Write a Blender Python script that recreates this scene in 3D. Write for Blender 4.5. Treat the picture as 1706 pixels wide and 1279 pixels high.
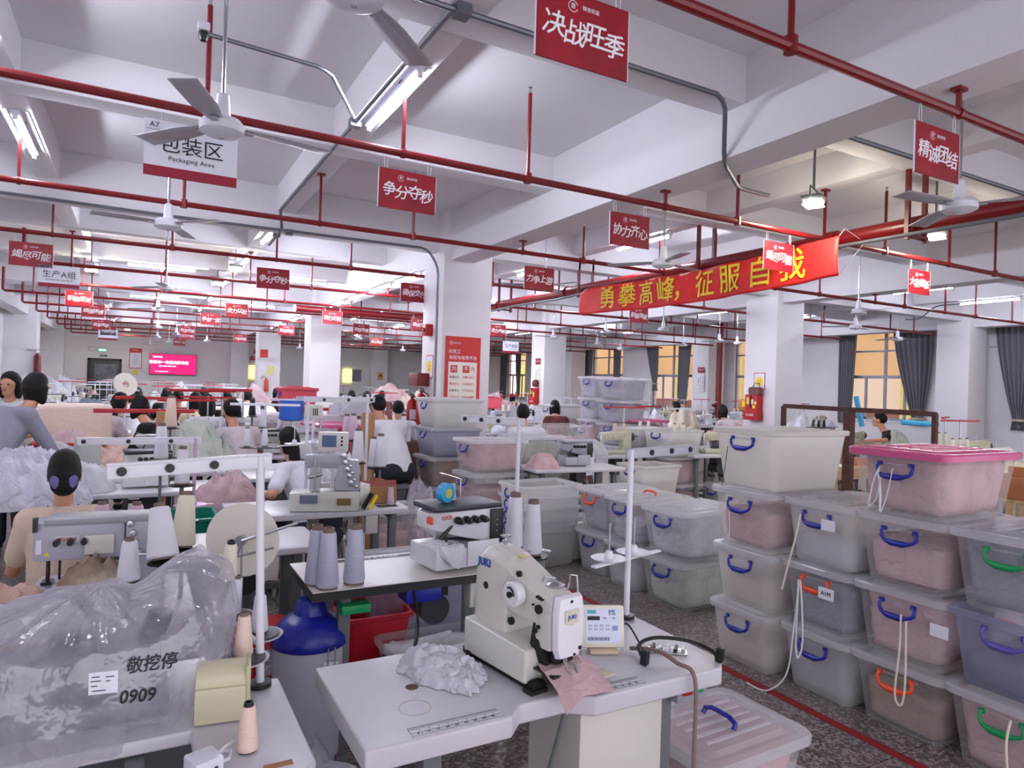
import bpy, bmesh, math, random
from mathutils import Vector as V, Matrix as MX, noise
sc = bpy.context.scene
for o in list(bpy.data.objects): bpy.data.objects.remove(o)
COL = sc.collection
R = math.radians
rnd = random.Random(7)

# ---------------------------------------------------------------- camera
FPX, YAW, PIT, ROL = 1125.6, R(28.85), R(0.2), R(1.81)
CAM = V((0, 0, 1.6))
fw = V((math.sin(YAW)*math.cos(PIT), math.cos(YAW)*math.cos(PIT), math.sin(PIT)))
_r = V((math.cos(YAW), -math.sin(YAW), 0)); _u = _r.cross(fw)
cr = _r*math.cos(ROL) + _u*math.sin(ROL); cu = _u*math.cos(ROL) - _r*math.sin(ROL)
cd = bpy.data.cameras.new('camera'); cam = bpy.data.objects.new('camera', cd); COL.objects.link(cam)
cd.sensor_fit = 'HORIZONTAL'; cd.sensor_width = 36; cd.lens = 36*FPX/1706
cd.clip_start = .05; cd.clip_end = 200
m = MX.Identity(4)
for i in range(3):
    m[i][0] = cr[i]; m[i][1] = cu[i]; m[i][2] = -fw[i]; m[i][3] = CAM[i]
cam.matrix_world = m
sc.camera = cam

def P(u, v, d=None, z=None, X=None, Y=None):
    """point on the sight line of a measured spot, at a known depth, height or plane"""
    q = fw + cr*((u-853)/FPX) - cu*((v-639.5)/FPX)
    t = d if d else ((X-CAM.x)/q.x if X is not None else (Y-CAM.y)/q.y if Y is not None else (z-CAM.z)/q.z)
    return CAM + q*t
def G(u, d):
    """ground position (x, y) at column u and depth d"""
    p = P(u, 655, d); return p.x, p.y

# ---------------------------------------------------------------- world, exposure
sc.view_settings.view_transform = 'Standard'; sc.view_settings.look = 'None'
sc.view_settings.gamma = 1; sc.view_settings.exposure = 1.5
sc.cycles.use_denoising = True
sc.cycles.max_bounces = 7; sc.cycles.diffuse_bounces = 4; sc.cycles.transparent_max_bounces = 24
sc.cycles.sample_clamp_indirect = 6
w = bpy.data.worlds.new('daylight'); sc.world = w; w.use_nodes = True
nt = w.node_tree; bg = nt.nodes['Background']
bg.inputs[0].default_value = (0.92, 0.895, 1.0, 1); bg.inputs[1].default_value = 0.72

# ---------------------------------------------------------------- materials
MATS = {}
def lin(c):
    return tuple(((x/255)/12.92 if x/255 <= .04045 else ((x/255+.055)/1.055)**2.4) for x in c)
def mat(name, rgb, rough=.5, metal=0, var=0, vscale=4, bump=0, bscale=30, emit=0, alpha=1, spec=.5, coat=0, wrinkle=0, wscale=9, transl=0, var2=None, stretch=None):
    if name in MATS: return MATS[name]
    m = bpy.data.materials.new(name); m.use_nodes = True; MATS[name] = m
    n = m.node_tree.nodes; l = m.node_tree.links; b = n['Principled BSDF']
    c = lin(rgb) + (1,)
    b.inputs['Base Color'].default_value = c
    b.inputs['Roughness'].default_value = rough; b.inputs['Metallic'].default_value = metal
    b.inputs['Specular IOR Level'].default_value = spec
    b.inputs['Coat Weight'].default_value = coat
    tc = n.new('ShaderNodeTexCoord')
    def nz(scale, detail=4, typ='ShaderNodeTexNoise'):
        t = n.new(typ); t.inputs['Scale'].default_value = scale
        if 'Detail' in t.inputs: t.inputs['Detail'].default_value = detail
        if stretch:
            mp = n.new('ShaderNodeMapping'); mp.inputs['Scale'].default_value = stretch
            l.new(tc.outputs['Object'], mp.inputs[0]); l.new(mp.outputs[0], t.inputs['Vector'])
        else: l.new(tc.outputs['Object'], t.inputs['Vector'])
        return t
    if var:
        t = nz(vscale); r = n.new('ShaderNodeValToRGB')
        r.color_ramp.elements[0].position = .35; r.color_ramp.elements[1].position = .65
        c2 = lin(var2) if var2 else tuple(x*(1-var) for x in c[:3])
        r.color_ramp.elements[0].color = tuple(c2)+(1,); r.color_ramp.elements[1].color = c
        l.new(t.outputs[0], r.inputs[0]); l.new(r.outputs[0], b.inputs['Base Color'])
    hgt = None
    if bump:
        t = nz(bscale); bp = n.new('ShaderNodeBump'); bp.inputs['Strength'].default_value = bump
        bp.inputs['Distance'].default_value = .01
        l.new(t.outputs[0], bp.inputs['Height']); l.new(bp.outputs[0], b.inputs['Normal']); hgt = bp
    if wrinkle:
        t = nz(wscale, 3); 
        t2 = n.new('ShaderNodeMath'); t2.operation = 'SUBTRACT'; t2.inputs[1].default_value = .5
        t3 = n.new('ShaderNodeMath'); t3.operation = 'ABSOLUTE'
        l.new(t.outputs[0], t2.inputs[0]); l.new(t2.outputs[0], t3.inputs[0])
        t4 = n.new('ShaderNodeMath'); t4.operation = 'POWER'; t4.inputs[1].default_value = .5
        l.new(t3.outputs[0], t4.inputs[0])
        bp = n.new('ShaderNodeBump'); bp.inputs['Strength'].default_value = wrinkle; bp.inputs['Distance'].default_value = .03
        l.new(t4.outputs[0], bp.inputs['Height'])
        if hgt: l.new(hgt.outputs[0], bp.inputs['Normal'])
        l.new(bp.outputs[0], b.inputs['Normal'])
    if emit:
        b.inputs['Emission Color'].default_value = c; b.inputs['Emission Strength'].default_value = emit
    if alpha < 1:
        b.inputs['Alpha'].default_value = alpha
    return m
def sheet(name, rgb, clear=.4, rough=.3, wr=0, wscale=8, cloudy=.0, cscale=6, gloss=0):
    """translucent plastic: see-through share, diffuse scattering share, gloss"""
    if name in MATS: return MATS[name]
    m = bpy.data.materials.new(name); m.use_nodes = True; MATS[name] = m
    n = m.node_tree.nodes; l = m.node_tree.links; b = n['Principled BSDF']; out = n['Material Output']
    c = lin(rgb)+(1,)
    b.inputs['Base Color'].default_value = c; b.inputs['Roughness'].default_value = rough
    tl = n.new('ShaderNodeBsdfTranslucent'); tl.inputs[0].default_value = c
    tr = n.new('ShaderNodeBsdfTransparent'); tr.inputs[0].default_value = (.97, .97, .98, 1)
    a = n.new('ShaderNodeMixShader'); a.inputs[0].default_value = .4
    l.new(b.outputs[0], a.inputs[1]); l.new(tl.outputs[0], a.inputs[2])
    x = n.new('ShaderNodeMixShader'); x.inputs[0].default_value = clear
    l.new(a.outputs[0], x.inputs[1]); l.new(tr.outputs[0], x.inputs[2]); l.new(x.outputs[0], out.inputs[0])
    gl = n.new('ShaderNodeBsdfGlossy'); gl.inputs['Roughness'].default_value = rough; gx = n.new('ShaderNodeMixShader'); gx.inputs[0].default_value = gloss
    if gloss: l.new(x.outputs[0], gx.inputs[1]); l.new(gl.outputs[0], gx.inputs[2]); l.new(gx.outputs[0], out.inputs[0])
    tc = n.new('ShaderNodeTexCoord')
    if cloudy:
        t = n.new('ShaderNodeTexNoise'); t.inputs['Scale'].default_value = cscale; l.new(tc.outputs['Object'], t.inputs['Vector'])
        r = n.new('ShaderNodeMapRange'); r.inputs[1].default_value = .35; r.inputs[2].default_value = .65
        r.inputs[3].default_value = max(0, clear-cloudy); r.inputs[4].default_value = min(1, clear+cloudy)
        l.new(t.outputs[0], r.inputs[0]); l.new(r.outputs[0], x.inputs[0])
    if wr:
        t = n.new('ShaderNodeTexNoise'); t.inputs['Scale'].default_value = wscale; t.inputs['Detail'].default_value = 3
        l.new(tc.outputs['Object'], t.inputs['Vector'])
        bp = n.new('ShaderNodeBump'); bp.inputs['Strength'].default_value = wr; bp.inputs['Distance'].default_value = .03
        l.new(t.outputs[0], bp.inputs['Height']); l.new(bp.outputs[0], b.inputs['Normal']); l.new(bp.outputs[0], tl.inputs['Normal']); l.new(bp.outputs[0], gl.inputs['Normal'])
    return m

plaster = mat('painted plaster', (234, 230, 232), .85, var=.07, vscale=.7, bump=.08, bscale=12)
ceilm = mat('ceiling paint', (226, 223, 226), .9, var=.05, vscale=.5, bump=.1, bscale=8)
redpipe = mat('red pipe paint', (122, 17, 23), .35, var=.15, vscale=3)
reddark = mat('old red pipe paint', (104, 24, 26), .45)
galv = mat('galvanised conduit', (122, 124, 132), .4, .6)
steel = mat('bright steel', (190, 192, 196), .25, .9)
greymetal = mat('grey painted metal', (104, 108, 112), .5)
whitemetal = mat('white painted metal', (222, 222, 230), .3)
creamm = mat('cream machine paint', (214, 211, 206), .3, var=.04)
machw = mat('white machine enamel', (224, 222, 222), .25, var=.03, vscale=6)
machg = mat('grey machine enamel', (168, 170, 180), .3)
darkp = mat('black plastic', (22, 22, 25), .4)
rubber = mat('black rubber', (14, 14, 15), .7)
signred = mat('sign red print', (158, 18, 38), .45, var=.35, vscale=5)
signdark = mat('sign maroon', (150, 14, 50), .5)
signwhite = mat('sign white print', (226, 228, 238), .5)
ink = mat('black ink', (24, 24, 28), .6)
whiteink = mat('white lettering', (238, 238, 242), .5)
goldink = mat('yellow lettering', (232, 205, 40), .5)
redink = mat('red lettering', (205, 32, 30), .5)
blueink = mat('blue lettering', (30, 80, 170), .5)
bannerred = mat('banner fabric', (214, 34, 34), .6, wrinkle=.25, wscale=3)
yellowm = mat('yellow sticker', (236, 214, 40), .5)
tablew = mat('white laminate', (206, 203, 210), .35, var=.05, vscale=5)
tabledark = mat('dark edge', (38, 40, 44), .4)
cardb = mat('cardboard', (172, 128, 88), .85, var=.1)
woodm = mat('pale wood', (196, 166, 120), .6, var=.25, vscale=3, stretch=(1, 9, 9))
rust = mat('rusty steel', (88, 54, 44), .7, var=.3, vscale=20)
redplast = mat('red plastic', (176, 18, 30), .35)
pinkplast = mat('pink plastic', (240, 84, 110), .3)
blueplast = mat('blue plastic', (30, 40, 150), .3)
orangeplast = mat('orange plastic', (240, 84, 40), .35)
greenplast = mat('green plastic', (22, 150, 88), .35)
greyplast = mat('grey plastic', (150, 152, 160), .4)
charcoal = mat('charcoal plastic', (50, 52, 60), .4)
curt = mat('grey curtain cloth', (120, 118, 126), .85, wrinkle=.1, wscale=5)
skin = mat('skin', (196, 142, 112), .5)
hairm = mat('black hair', (15, 12, 14), .6, spec=.25, bump=.4, bscale=60, stretch=(6, 6, .6))
thr_w = mat('white thread', (226, 226, 236), .6, bump=.25, bscale=200, stretch=(.05, .05, 1))
thr_l = mat('pale grey thread', (186, 188, 208), .45, bump=.25, bscale=200, stretch=(.05, .05, 1))
thr_c = mat('cream thread', (232, 228, 206), .6, bump=.25, bscale=200, stretch=(.05, .05, 1))
thr_p = mat('pink thread', (214, 186, 204), .6, bump=.25, bscale=200, stretch=(.05, .05, 1))
thr_e = mat('peach thread', (232, 206, 190), .6, bump=.25, bscale=200, stretch=(.05, .05, 1))
thr_b = mat('black thread', (30, 30, 34), .6)
conecore = mat('cone cardboard core', (122, 104, 96), .8)
tubeglow = mat('fluorescent tube glow', (232, 236, 255), emit=92)
lampglow = mat('flood lamp glow', (255, 250, 225), emit=120)
def cloth(name, rgb, w=.55, s=7, var=.18): return mat(name, rgb, .9, wrinkle=w, wscale=s, var=var, vscale=9)
cl_g = cloth('pale grey jersey', (208, 209, 214)); cl_w = cloth('white jersey', (222, 222, 228)); cl_p = cloth('dusty pink jersey', (206, 174, 178))
cl_e = cloth('peach jersey', (232, 196, 180)); cl_l = cloth('lilac grey jersey', (184, 182, 194)); cl_t = cloth('taupe jersey', (164, 140, 122))
cl_d = cloth('slate jersey', (146, 149, 160)); cl_k = cloth('cream jersey', (220, 208, 190)); cl_gr = cloth('sage jersey', (194, 200, 188))
binm = {'clear': sheet('clear bin plastic', (244, 242, 242), .77, .2), 'frost': sheet('frosted bin plastic', (234, 232, 232), .42, .25),
        'milk': sheet('milky bin plastic', (232, 230, 226), .2, .25), 'blue': sheet('bluish bin plastic', (170, 174, 198), .45, .25), 'lid': sheet('bin lid plastic', (236, 235, 238), .52, .15),
        'pinkbody': sheet('pink bin plastic', (238, 110, 128), .15, .25), 'pinklid': mat('pink lid plastic', (206, 88, 138), .25)}
plastbag = sheet('thin plastic film', (228, 222, 236), .64, .1, wr=.6, wscale=13, cloudy=.07, cscale=14, gloss=.1)
whitebag = sheet('white plastic bag', (226, 224, 232), .12, .3, wr=.8, wscale=12)
glassm = sheet('window glass', (200, 205, 210), .9, .02)

# floor terrazzo
m = bpy.data.materials.new('terrazzo'); m.use_nodes = True; MATS['terrazzo'] = m
n = m.node_tree.nodes; l = m.node_tree.links; b = n['Principled BSDF']; b.inputs['Roughness'].default_value = .28
tc = n.new('ShaderNodeTexCoord')
vo = n.new('ShaderNodeTexVoronoi'); vo.inputs['Scale'].default_value = 75; l.new(tc.outputs['Object'], vo.inputs['Vector'])
rp = n.new('ShaderNodeValToRGB'); sp = n.new('ShaderNodeSeparateColor'); l.new(vo.outputs['Color'], sp.inputs[0]); l.new(sp.outputs[0], rp.inputs[0])
e = rp.color_ramp.elements; e[0].color = (*lin((84, 74, 76)), 1); e[1].color = (*lin((160, 150, 146)), 1); e[1].position = .9
x = rp.color_ramp.elements.new(.5); x.color = (*lin((108, 97, 97)), 1)
br = n.new('ShaderNodeTexBrick'); br.offset = 0; br.inputs['Scale'].default_value = 1; br.inputs['Mortar Size'].default_value = .004
br.inputs['Brick Width'].default_value = .9; br.inputs['Row Height'].default_value = .9
br.inputs['Color1'].default_value = br.inputs['Color2'].default_value = (1, 1, 1, 1); br.inputs['Mortar'].default_value = (.3, .28, .28, 1)
l.new(tc.outputs['Object'], br.inputs['Vector'])
mxr = n.new('ShaderNodeMix'); mxr.data_type = 'RGBA'; mxr.blend_type = 'MULTIPLY'; mxr.inputs[0].default_value = 1
l.new(rp.outputs[0], mxr.inputs[6]); l.new(br.outputs[0], mxr.inputs[7]); l.new(mxr.outputs[2], b.inputs['Base Color'])
terrazzo = m

# ---------------------------------------------------------------- mesh builder
class MB:
    def __init__(s, T=None): s.v = []; s.f = []; s.mi = []; s.T = T or MX.Identity(4); s.m = 0
    def add(s, vs, fs):
        k = len(s.v); s.v += [s.T @ V(p) for p in vs]; s.f += [tuple(i+k for i in f) for f in fs]; s.mi += [s.m]*len(fs); return s
    def box(s, x0, y0, z0, x1, y1, z1, tx=0, ty=0):
        """tx, ty: how much each lower side is drawn in"""
        vs = [(x0+tx, y0+ty, z0), (x1-tx, y0+ty, z0), (x1-tx, y1-ty, z0), (x0+tx, y1-ty, z0), (x0, y0, z1), (x1, y0, z1), (x1, y1, z1), (x0, y1, z1)]
        return s.add(vs, [(0, 3, 2, 1), (4, 5, 6, 7), (0, 1, 5, 4), (1, 2, 6, 5), (2, 3, 7, 6), (3, 0, 4, 7)])
    def bx(s, c, d):  return s.box(c[0]-d[0]/2, c[1]-d[1]/2, c[2]-d[2]/2, c[0]+d[0]/2, c[1]+d[1]/2, c[2]+d[2]/2)
    def cyl(s, p, q, r, r2=None, n=12, caps=True):
        p, q = V(p), V(q); r2 = r if r2 is None else r2
        a = (q-p).normalized(); t = a.orthogonal().normalized(); b = a.cross(t)
        vs = []
        for c, rr in ((p, r), (q, r2)):
            vs += [c + (t*math.cos(2*math.pi*i/n) + b*math.sin(2*math.pi*i/n))*rr for i in range(n)]
        fs = [(i, (i+1) % n, n+(i+1) % n, n+i) for i in range(n)]
        if caps: fs += [tuple(reversed(range(n))), tuple(range(n, 2*n))]
        return s.add(vs, fs)
    def tube(s, pts, r, n=8, rs=None, flat=1):
        pts = [V(p) for p in pts]; vs = []; N = len(pts); prev = None
        for i, p in enumerate(pts):
            a = (pts[min(i+1, N-1)]-pts[max(i-1, 0)]).normalized()
            t = (prev - a*prev.dot(a)).normalized() if prev is not None and (prev - a*prev.dot(a)).length > 1e-4 else a.orthogonal().normalized()
            prev = t; b = a.cross(t); rr = rs[i] if rs else r
            vs += [p + (t*math.cos(2*math.pi*j/n) + b*math.sin(2*math.pi*j/n)*flat)*rr for j in range(n)]
        fs = [(i*n+j, i*n+(j+1) % n, (i+1)*n+(j+1) % n, (i+1)*n+j) for i in range(N-1) for j in range(n)]
        fs += [tuple(reversed(range(n))), tuple(range((N-1)*n, N*n))]
        return s.add(vs, fs)
    def lathe(s, prof, c=(0, 0, 0), n=20, A=None):
        """prof: (r, z) pairs; A optional matrix"""
        A = A or MX.Identity(4); c = V(c); vs = []
        for r, z in prof: vs += [c + A @ V((r*math.cos(2*math.pi*i/n), r*math.sin(2*math.pi*i/n), z)) for i in range(n)]
        fs = [(k*n+i, k*n+(i+1) % n, (k+1)*n+(i+1) % n, (k+1)*n+i) for k in range(len(prof)-1) for i in range(n)]
        if prof[0] == prof[-1]: return s.add(vs, fs)
        if prof[0][0] > 1e-5: fs.append(tuple(reversed(range(n))))
        if prof[-1][0] > 1e-5: fs.append(tuple(range((len(prof)-1)*n, len(prof)*n)))
        return s.add(vs, fs)
    def prism(s, poly, d, A=None):
        """poly in local xy, pushed along z by d, placed by A"""
        A = A or MX.Identity(4); n = len(poly)
        vs = [A @ V((x, y, 0)) for x, y in poly] + [A @ V((x, y, d)) for x, y in poly]
        return s.add(vs, [tuple(reversed(range(n))), tuple(range(n, 2*n))] + [(i, (i+1) % n, n+(i+1) % n, n+i) for i in range(n)])
    def grid(s, fn, nu, nv, wrap=False):
        vs = [fn(i/nu, j/nv) for j in range(nv+1) for i in range(nu+(0 if wrap else 1))]
        k = nu if wrap else nu+1
        return s.add(vs, [(j*k+i, j*k+(i+1) % k, (j+1)*k+(i+1) % k, (j+1)*k+i) for j in range(nv) for i in range(nu)])
    def loft(s, rings, caps=True):
        n = len(rings[0]); vs = [p for r in rings for p in r]
        fs = [(k*n+i, k*n+(i+1) % n, (k+1)*n+(i+1) % n, (k+1)*n+i) for k in range(len(rings)-1) for i in range(n)]
        if caps: fs += [tuple(reversed(range(n))), tuple(range((len(rings)-1)*n, len(rings)*n))]
        return s.add(vs, fs)
    def mesh(s, name, mats, smooth=True, bevel=0, seg=2, angle=35):
        me = bpy.data.meshes.new(name); me.from_pydata([tuple(p) for p in s.v], [], s.f)
        for mm in (mats if isinstance(mats, (list, tuple)) else [mats]): me.materials.append(mm)
        me.polygons.foreach_set('material_index', s.mi)
        bm = bmesh.new(); bm.from_mesh(me)
        bmesh.ops.recalc_face_normals(bm, faces=bm.faces)
        if bevel:
            es = [e for e in bm.edges if len(e.link_faces) == 2 and e.calc_face_angle(0) > R(angle)]
            bmesh.ops.bevel(bm, geom=es, offset=bevel, segments=seg, profile=.6, affect='EDGES', clamp_overlap=True)
        bm.to_mesh(me); bm.free()
        if smooth:
            me.polygons.foreach_set('use_smooth', [True]*len(me.polygons)); me.set_sharp_from_angle(angle=R(angle))
        me.update(); return me
    def build(s, name, mats, parent=None, **kw):
        return link(name, s.mesh(name, mats, **kw), parent)
def link(name, me, parent=None, loc=None):
    o = bpy.data.objects.new(name, me); COL.objects.link(o)
    if parent: o.parent = parent
    if loc: o.location = loc
    return o
def tag(o, label, cat, group=None, kind=None):
    o['label'] = label; o['category'] = cat
    if group: o['group'] = group
    if kind: o['kind'] = kind
    return o
def struct(o, label=None):
    o['kind'] = 'structure'
    if label: o['label'] = label
    return o
def thing(name, label, cat, loc=(0, 0, 0), rz=0, group=None, tilt=None):
    o = bpy.data.objects.new(name, None); COL.objects.link(o); o.location = loc; o.rotation_euler = (tilt[0], tilt[1], rz) if tilt else (0, 0, rz)
    o.empty_display_size = .05
    return tag(o, label, cat, group)
KIDS = {}
def kids(o):
    return [c for c in bpy.data.objects if c.parent == o]
class Proto:
    """a finished thing kept as a list so that copies are quick"""
    def __init__(s, root):
        s.root = root; s.used = False; s.tree = [(c, [g for g in kids(c)]) for c in kids(root)]
    def put(s, loc, rz=0, label=None, group=None, scale=None, tilt=None):
        if not s.used:
            r = s.root; s.used = True
        else:
            r = s.root.copy(); COL.objects.link(r)
            for c, gs in s.tree:
                k = c.copy(); COL.objects.link(k); k.parent = r
                for g in gs:
                    q = g.copy(); COL.objects.link(q); q.parent = k
        r.location = loc; r.rotation_euler = (tilt[0], tilt[1], rz) if tilt else (0, 0, rz)
        if scale: r.scale = (scale,)*3 if isinstance(scale, (int, float)) else scale
        if label: r['label'] = label
        if group: r['group'] = group
        return r
TX = {}
def text(s, size, m, parent, A, name='lettering', bold=0, shear=0, ext=.0006, gap=1.0, cx='CENTER'):
    """lettering as a mesh of its own; A places its local xy plane"""
    key = (s, size, m.name, bold, shear, gap, cx)
    if key not in TX:
        cu_ = bpy.data.curves.new(name, 'FONT'); cu_.body = s; cu_.size = size; cu_.extrude = ext; cu_.bevel_depth = bold*size*.8; cu_.bevel_resolution = 0; cu_.shear = shear
        cu_.resolution_u = 2; cu_.space_character = gap
        cu_.align_x = cx; cu_.align_y = 'CENTER'
        o = bpy.data.objects.new(name, cu_); COL.objects.link(o)
        dg = bpy.context.evaluated_depsgraph_get(); dg.update()
        me = bpy.data.meshes.new_from_object(o.evaluated_get(dg)); bpy.data.objects.remove(o)
        me.materials.clear(); me.materials.append(m); TX[key] = me
    o = link(name, TX[key], parent); o.matrix_local = A; return o
def facing(c, xdir, up=(0, 0, 1)):
    """matrix whose x runs along xdir and y along up (for writing on a wall)"""
    x = V(xdir).normalized(); y = V(up).normalized(); z = x.cross(y).normalized(); y = z.cross(x)
    m = MX.Identity(4)
    for i in range(3): m[i][0] = x[i]; m[i][1] = y[i]; m[i][2] = z[i]; m[i][3] = c[i]
    return m

# ---------------------------------------------------------------- room shell
XL, XR, Y0, YB, ZC = -3.9, 19.3, -3.0, 36.6, 4.18
b = MB(); b.box(XL-.3, Y0, -.2, XR+.3, YB+.3, 0); struct(b.build('floor', terrazzo), 'grey terrazzo floor with a red line')
b = MB(); b.box(XL-.3, Y0, ZC, XR+.3, YB+.3, ZC+.2); struct(b.build('ceiling', ceilm), 'white painted concrete ceiling slab')
# main beams and cross beams
XB = [-3.45, 4.2, 11.45, 18.5]; rowY = [.5, 9.6, 18.45, 27.3, 36.2]
k = 0
for x in XB:
    b = MB(); b.box(x-.2, Y0, 3.45, x+.2, YB, ZC+.02); o = struct(b.build('trim_%d' % k, ceilm, bevel=.01), 'deep white concrete beam'); k += 1
for y in (-2, .9, 3.82, 6.57, 9.6, 12.4, 15.3, 18.45, 21.3, 24.2, 27.3, 30.2, 33.1):
    deep = y in (9.6, 18.45, 27.3)
    b = MB(); b.box(XL, y-.12, 3.6 if deep else 3.82, XR, y+.14, ZC+.01); struct(b.build('trim_%d' % k, ceilm, bevel=.01), 'white concrete cross beam'); k += 1
for x in (-1.0, 1.66, 6.45, 8.85, 13.65, 16.15):
    b = MB(); b.box(x-.12, Y0, 3.84, x+.12, YB, ZC+.012); struct(b.build('trim_%d' % k, ceilm, bevel=.01), 'white secondary beam'); k += 1
for (cx, ys) in ((-3.45, (9.27, 18.1, 27, 35.8)), (4.3, (9.27, 18.1, 27, 35.8)), (11.5, (9.27, 18.1, 27, 35.8)), (18.5, (.5, 9.27, 18.1, 27, 35.8))):
    for y in ys:
        b = MB(); hw = .4 if cx > -3 else .45; b.box(cx-hw, y, 0, cx+hw, y+.8, ZC+.005); struct(b.build('column', plaster, bevel=.015), 'square white plastered column')
# walls
def wall_with_holes(name, X, thick, holes, y0, y1):
    b = MB(); s = 1 if thick > 0 else -1; xa, xb = min(X, X+thick), max(X, X+thick)
    ys = y0
    for (a, c, z0, z1) in holes:
        b.box(xa, ys, 0, xb, a, ZC+.2); b.box(xa, a, 0, xb, c, z0); b.box(xa, a, z1, xb, c, ZC+.2); ys = c
    b.box(xa, ys, 0, xb, y1, ZC+.2)
    return struct(b.build(name, plaster, smooth=False))
WR = [(-2.2, .2, .95, 3.6), (2.0, 4.4, .95, 3.6), (6.4, 8.85, .95, 3.6), (11.05, 13.45, .95, 3.6), (15.6, 18.0, .95, 3.6), (20.1, 22.6, .95, 3.65), (24.6, 27.0, .95, 3.7), (29.0, 31.4, .95, 3.7), (33.5, 35.7, .95, 3.7)]
WL = [(2.0, 4.4, .95, 3.6), (6.4, 8.8, .95, 3.6), (11.0, 13.4, .95, 3.6), (15.0, 17.4, .95, 3.6), (20.6, 23.2, .95, 3.6)]
wall_with_holes('wall_right', XR, .3, WR, Y0, YB+.3); wall_with_holes('wall_left', XL, -.3, WL, Y0, YB+.3)
bm_ = MB(); bm_.box(XL-.3, YB, 0, -2.13, YB+.3, ZC+.2); bm_.box(-2.13, YB, 2.3, -.76, YB+.3, ZC+.2); bm_.box(-.76, YB, 0, XR+.3, YB+.3, ZC+.2)
struct(bm_.build('wall_back', plaster, smooth=False))
winframe = mat('grey window frame', (150, 152, 165), .4, .3)
def window(i, X, a, c, z0, z1, side):
    x = X+.12*side
    f = MB()
    def bar(y0, y1, za, zb, t=.03): f.box(x-t, y0, za, x+t, y1, zb)
    bar(a, a+.05, z0, z1); bar(c-.05, c, z0, z1); bar(a, c, z0, z0+.06); bar(a, c, z1-.06, z1)
    zm = z0+.48*(z1-z0); bar(a, c, zm-.04, zm+.05, .04); bar(a, c, z1-.62, z1-.57)
    mid = (a+c)/2; bar(mid-.035, mid+.035, z0, z1, .035)
    for q in (.25, .75): bar(a+(c-a)*q-.03, a+(c-a)*q+.03, z0, zm)
    o = struct(f.build('window_%d' % i, winframe, smooth=False), 'tall window with a grey metal frame')
    g = MB(); g.box(x-.004, a+.03, z0+.03, x+.004, c-.03, z1-.03); g.build('glass_pane', glassm, o, smooth=False)
    s = MB(); s.box(min(X-.04*side, X+.1*side), a-.03, z0-.05, max(X-.04*side, X+.1*side), c+.03, z0); s.build('window_sill', plaster, o)
k = 1
for h in WR: window(k, XR, *h, 1); k += 1
for h in WL: window(k, XL, *h, -1); k += 1
# red floor line
b = MB(); b.box(3.0, Y0, .0, 3.055, 30, .003); struct(b.build('floor_line', mat('worn red floor tape', (150, 30, 34), .6, var=.25, vscale=14)), 'red line along the aisle')
b = MB(); b.box(2.95, 7.6, .0, 3.0, 30, .003); 
# door
dw = mat('dark door glass', (60, 58, 58), .15)
b = MB(); b.box(-2.13, YB-.02, 0, -2.0, YB+.1, 2.3); b.box(-.86, YB-.02, 0, -.76, YB+.1, 2.3); b.box(-2.13, YB-.02, 2.2, -.76, YB+.1, 2.3)
d = struct(b.build('door_1', mat('dark door frame', (58, 56, 60), .4, .5)), 'dark double door')
b = MB(); b.box(-2.0, YB+.03, 0, -.86, YB+.07, 2.2); b.build('door_leaf', dw, d)
b = MB(); b.box(-1.85, YB+.02, 1.2, -.95, YB+.03, 2.05); b.build('door_pane', mat('hazy door pane', (128, 128, 138), .2, var=.5, vscale=3), d)
# ---------------------------------------------------------------- lamps
RUNS = [2.25, 4.8, 7.45, 10.1, 12.75, 15.4, 17.8, 20.5, 23.1, 25.7, 28.6, 31.3, 34]
def make_tube():
    t = thing('fluorescent_lamp', 'bare white fluorescent tube on a slim batten under a ceiling beam', 'lamp')
    b = MB(); b.box(-.035, -.61, .02, .035, .61, .06); b.box(-.09, -.6, .06, .09, .6, .068); b.build('batten', whitemetal, t, bevel=.006)
    b = MB(); b.cyl((0, -.585, 0), (0, .585, 0), .014, n=12); b.build('tube', tubeglow, t)
    for s in (-1, 1):
        b = MB(); b.box(-.018, s*.6-.014, -.02, .018, s*.6+.014, .05); b.build('lamp_holder', whitemetal, t, bevel=.004)
    return Proto(t)
tubeP = make_tube()
def lamp(x, y, z, lab, rz=0):
    if lab == 0:
        k_ = BN.get(x, 'hung crosswise between the beams'); FC[k_] = FC.get(k_, -1)+1; lab = 'distant tube lamp '+k_+', '+ORD[FC[k_]]+' one back'
    tubeP.put((x, y, z), rz, lab, 'fluorescent lamps under the beams')
lamp(1.66, 5.1, 3.77, 'bright tube lamp along the beam between the hanging slogan boards and the packaging fan')
lamp(-1.0, 7.75, 3.77, 'tube lamp on the beam left of the packaging area sign')
lamp(-1.0, 5.0, 3.77, 'tube lamp cut by the edge of the view, top corner beside the large fan')
lamp(6.45, 7.85, 3.77, 'tube lamp behind the red slogan board with four characters near the big pipe')
lamp(8.85, 8.0, 3.77, 'tube lamp seen just above the red fabric banner')
lamp(13.65, 7.9, 3.77, 'tube lamp behind the glare-lit slogan board')
lamp(16.15, 7.9, 3.77, 'tube lamp over the curtained window at the end of the wall')
ORD = ['first', 'second', 'third', 'fourth', 'fifth', 'sixth', 'seventh', 'eighth', 'ninth', 'tenth', 'eleventh', 'twelfth', 'thirteenth']
FC = {}
BN = {1.66: 'on the beam above the tape reels', 3.93: 'along the deep beam behind the poster column', 6.45: 'on the beam beside the thick red pipe', 8.85: 'on the beam behind the fabric banner', 13.65: 'on the beam past the big right column', 16.15: 'on the beam nearest the curtained windows', -1.0: 'on the beam nearest the left wall'}
FAR = 0
for y in (10.9, 13.4, 16.9, 20.5, 24, 28, 32): lamp(1.66, y, 3.77, FAR)
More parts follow.
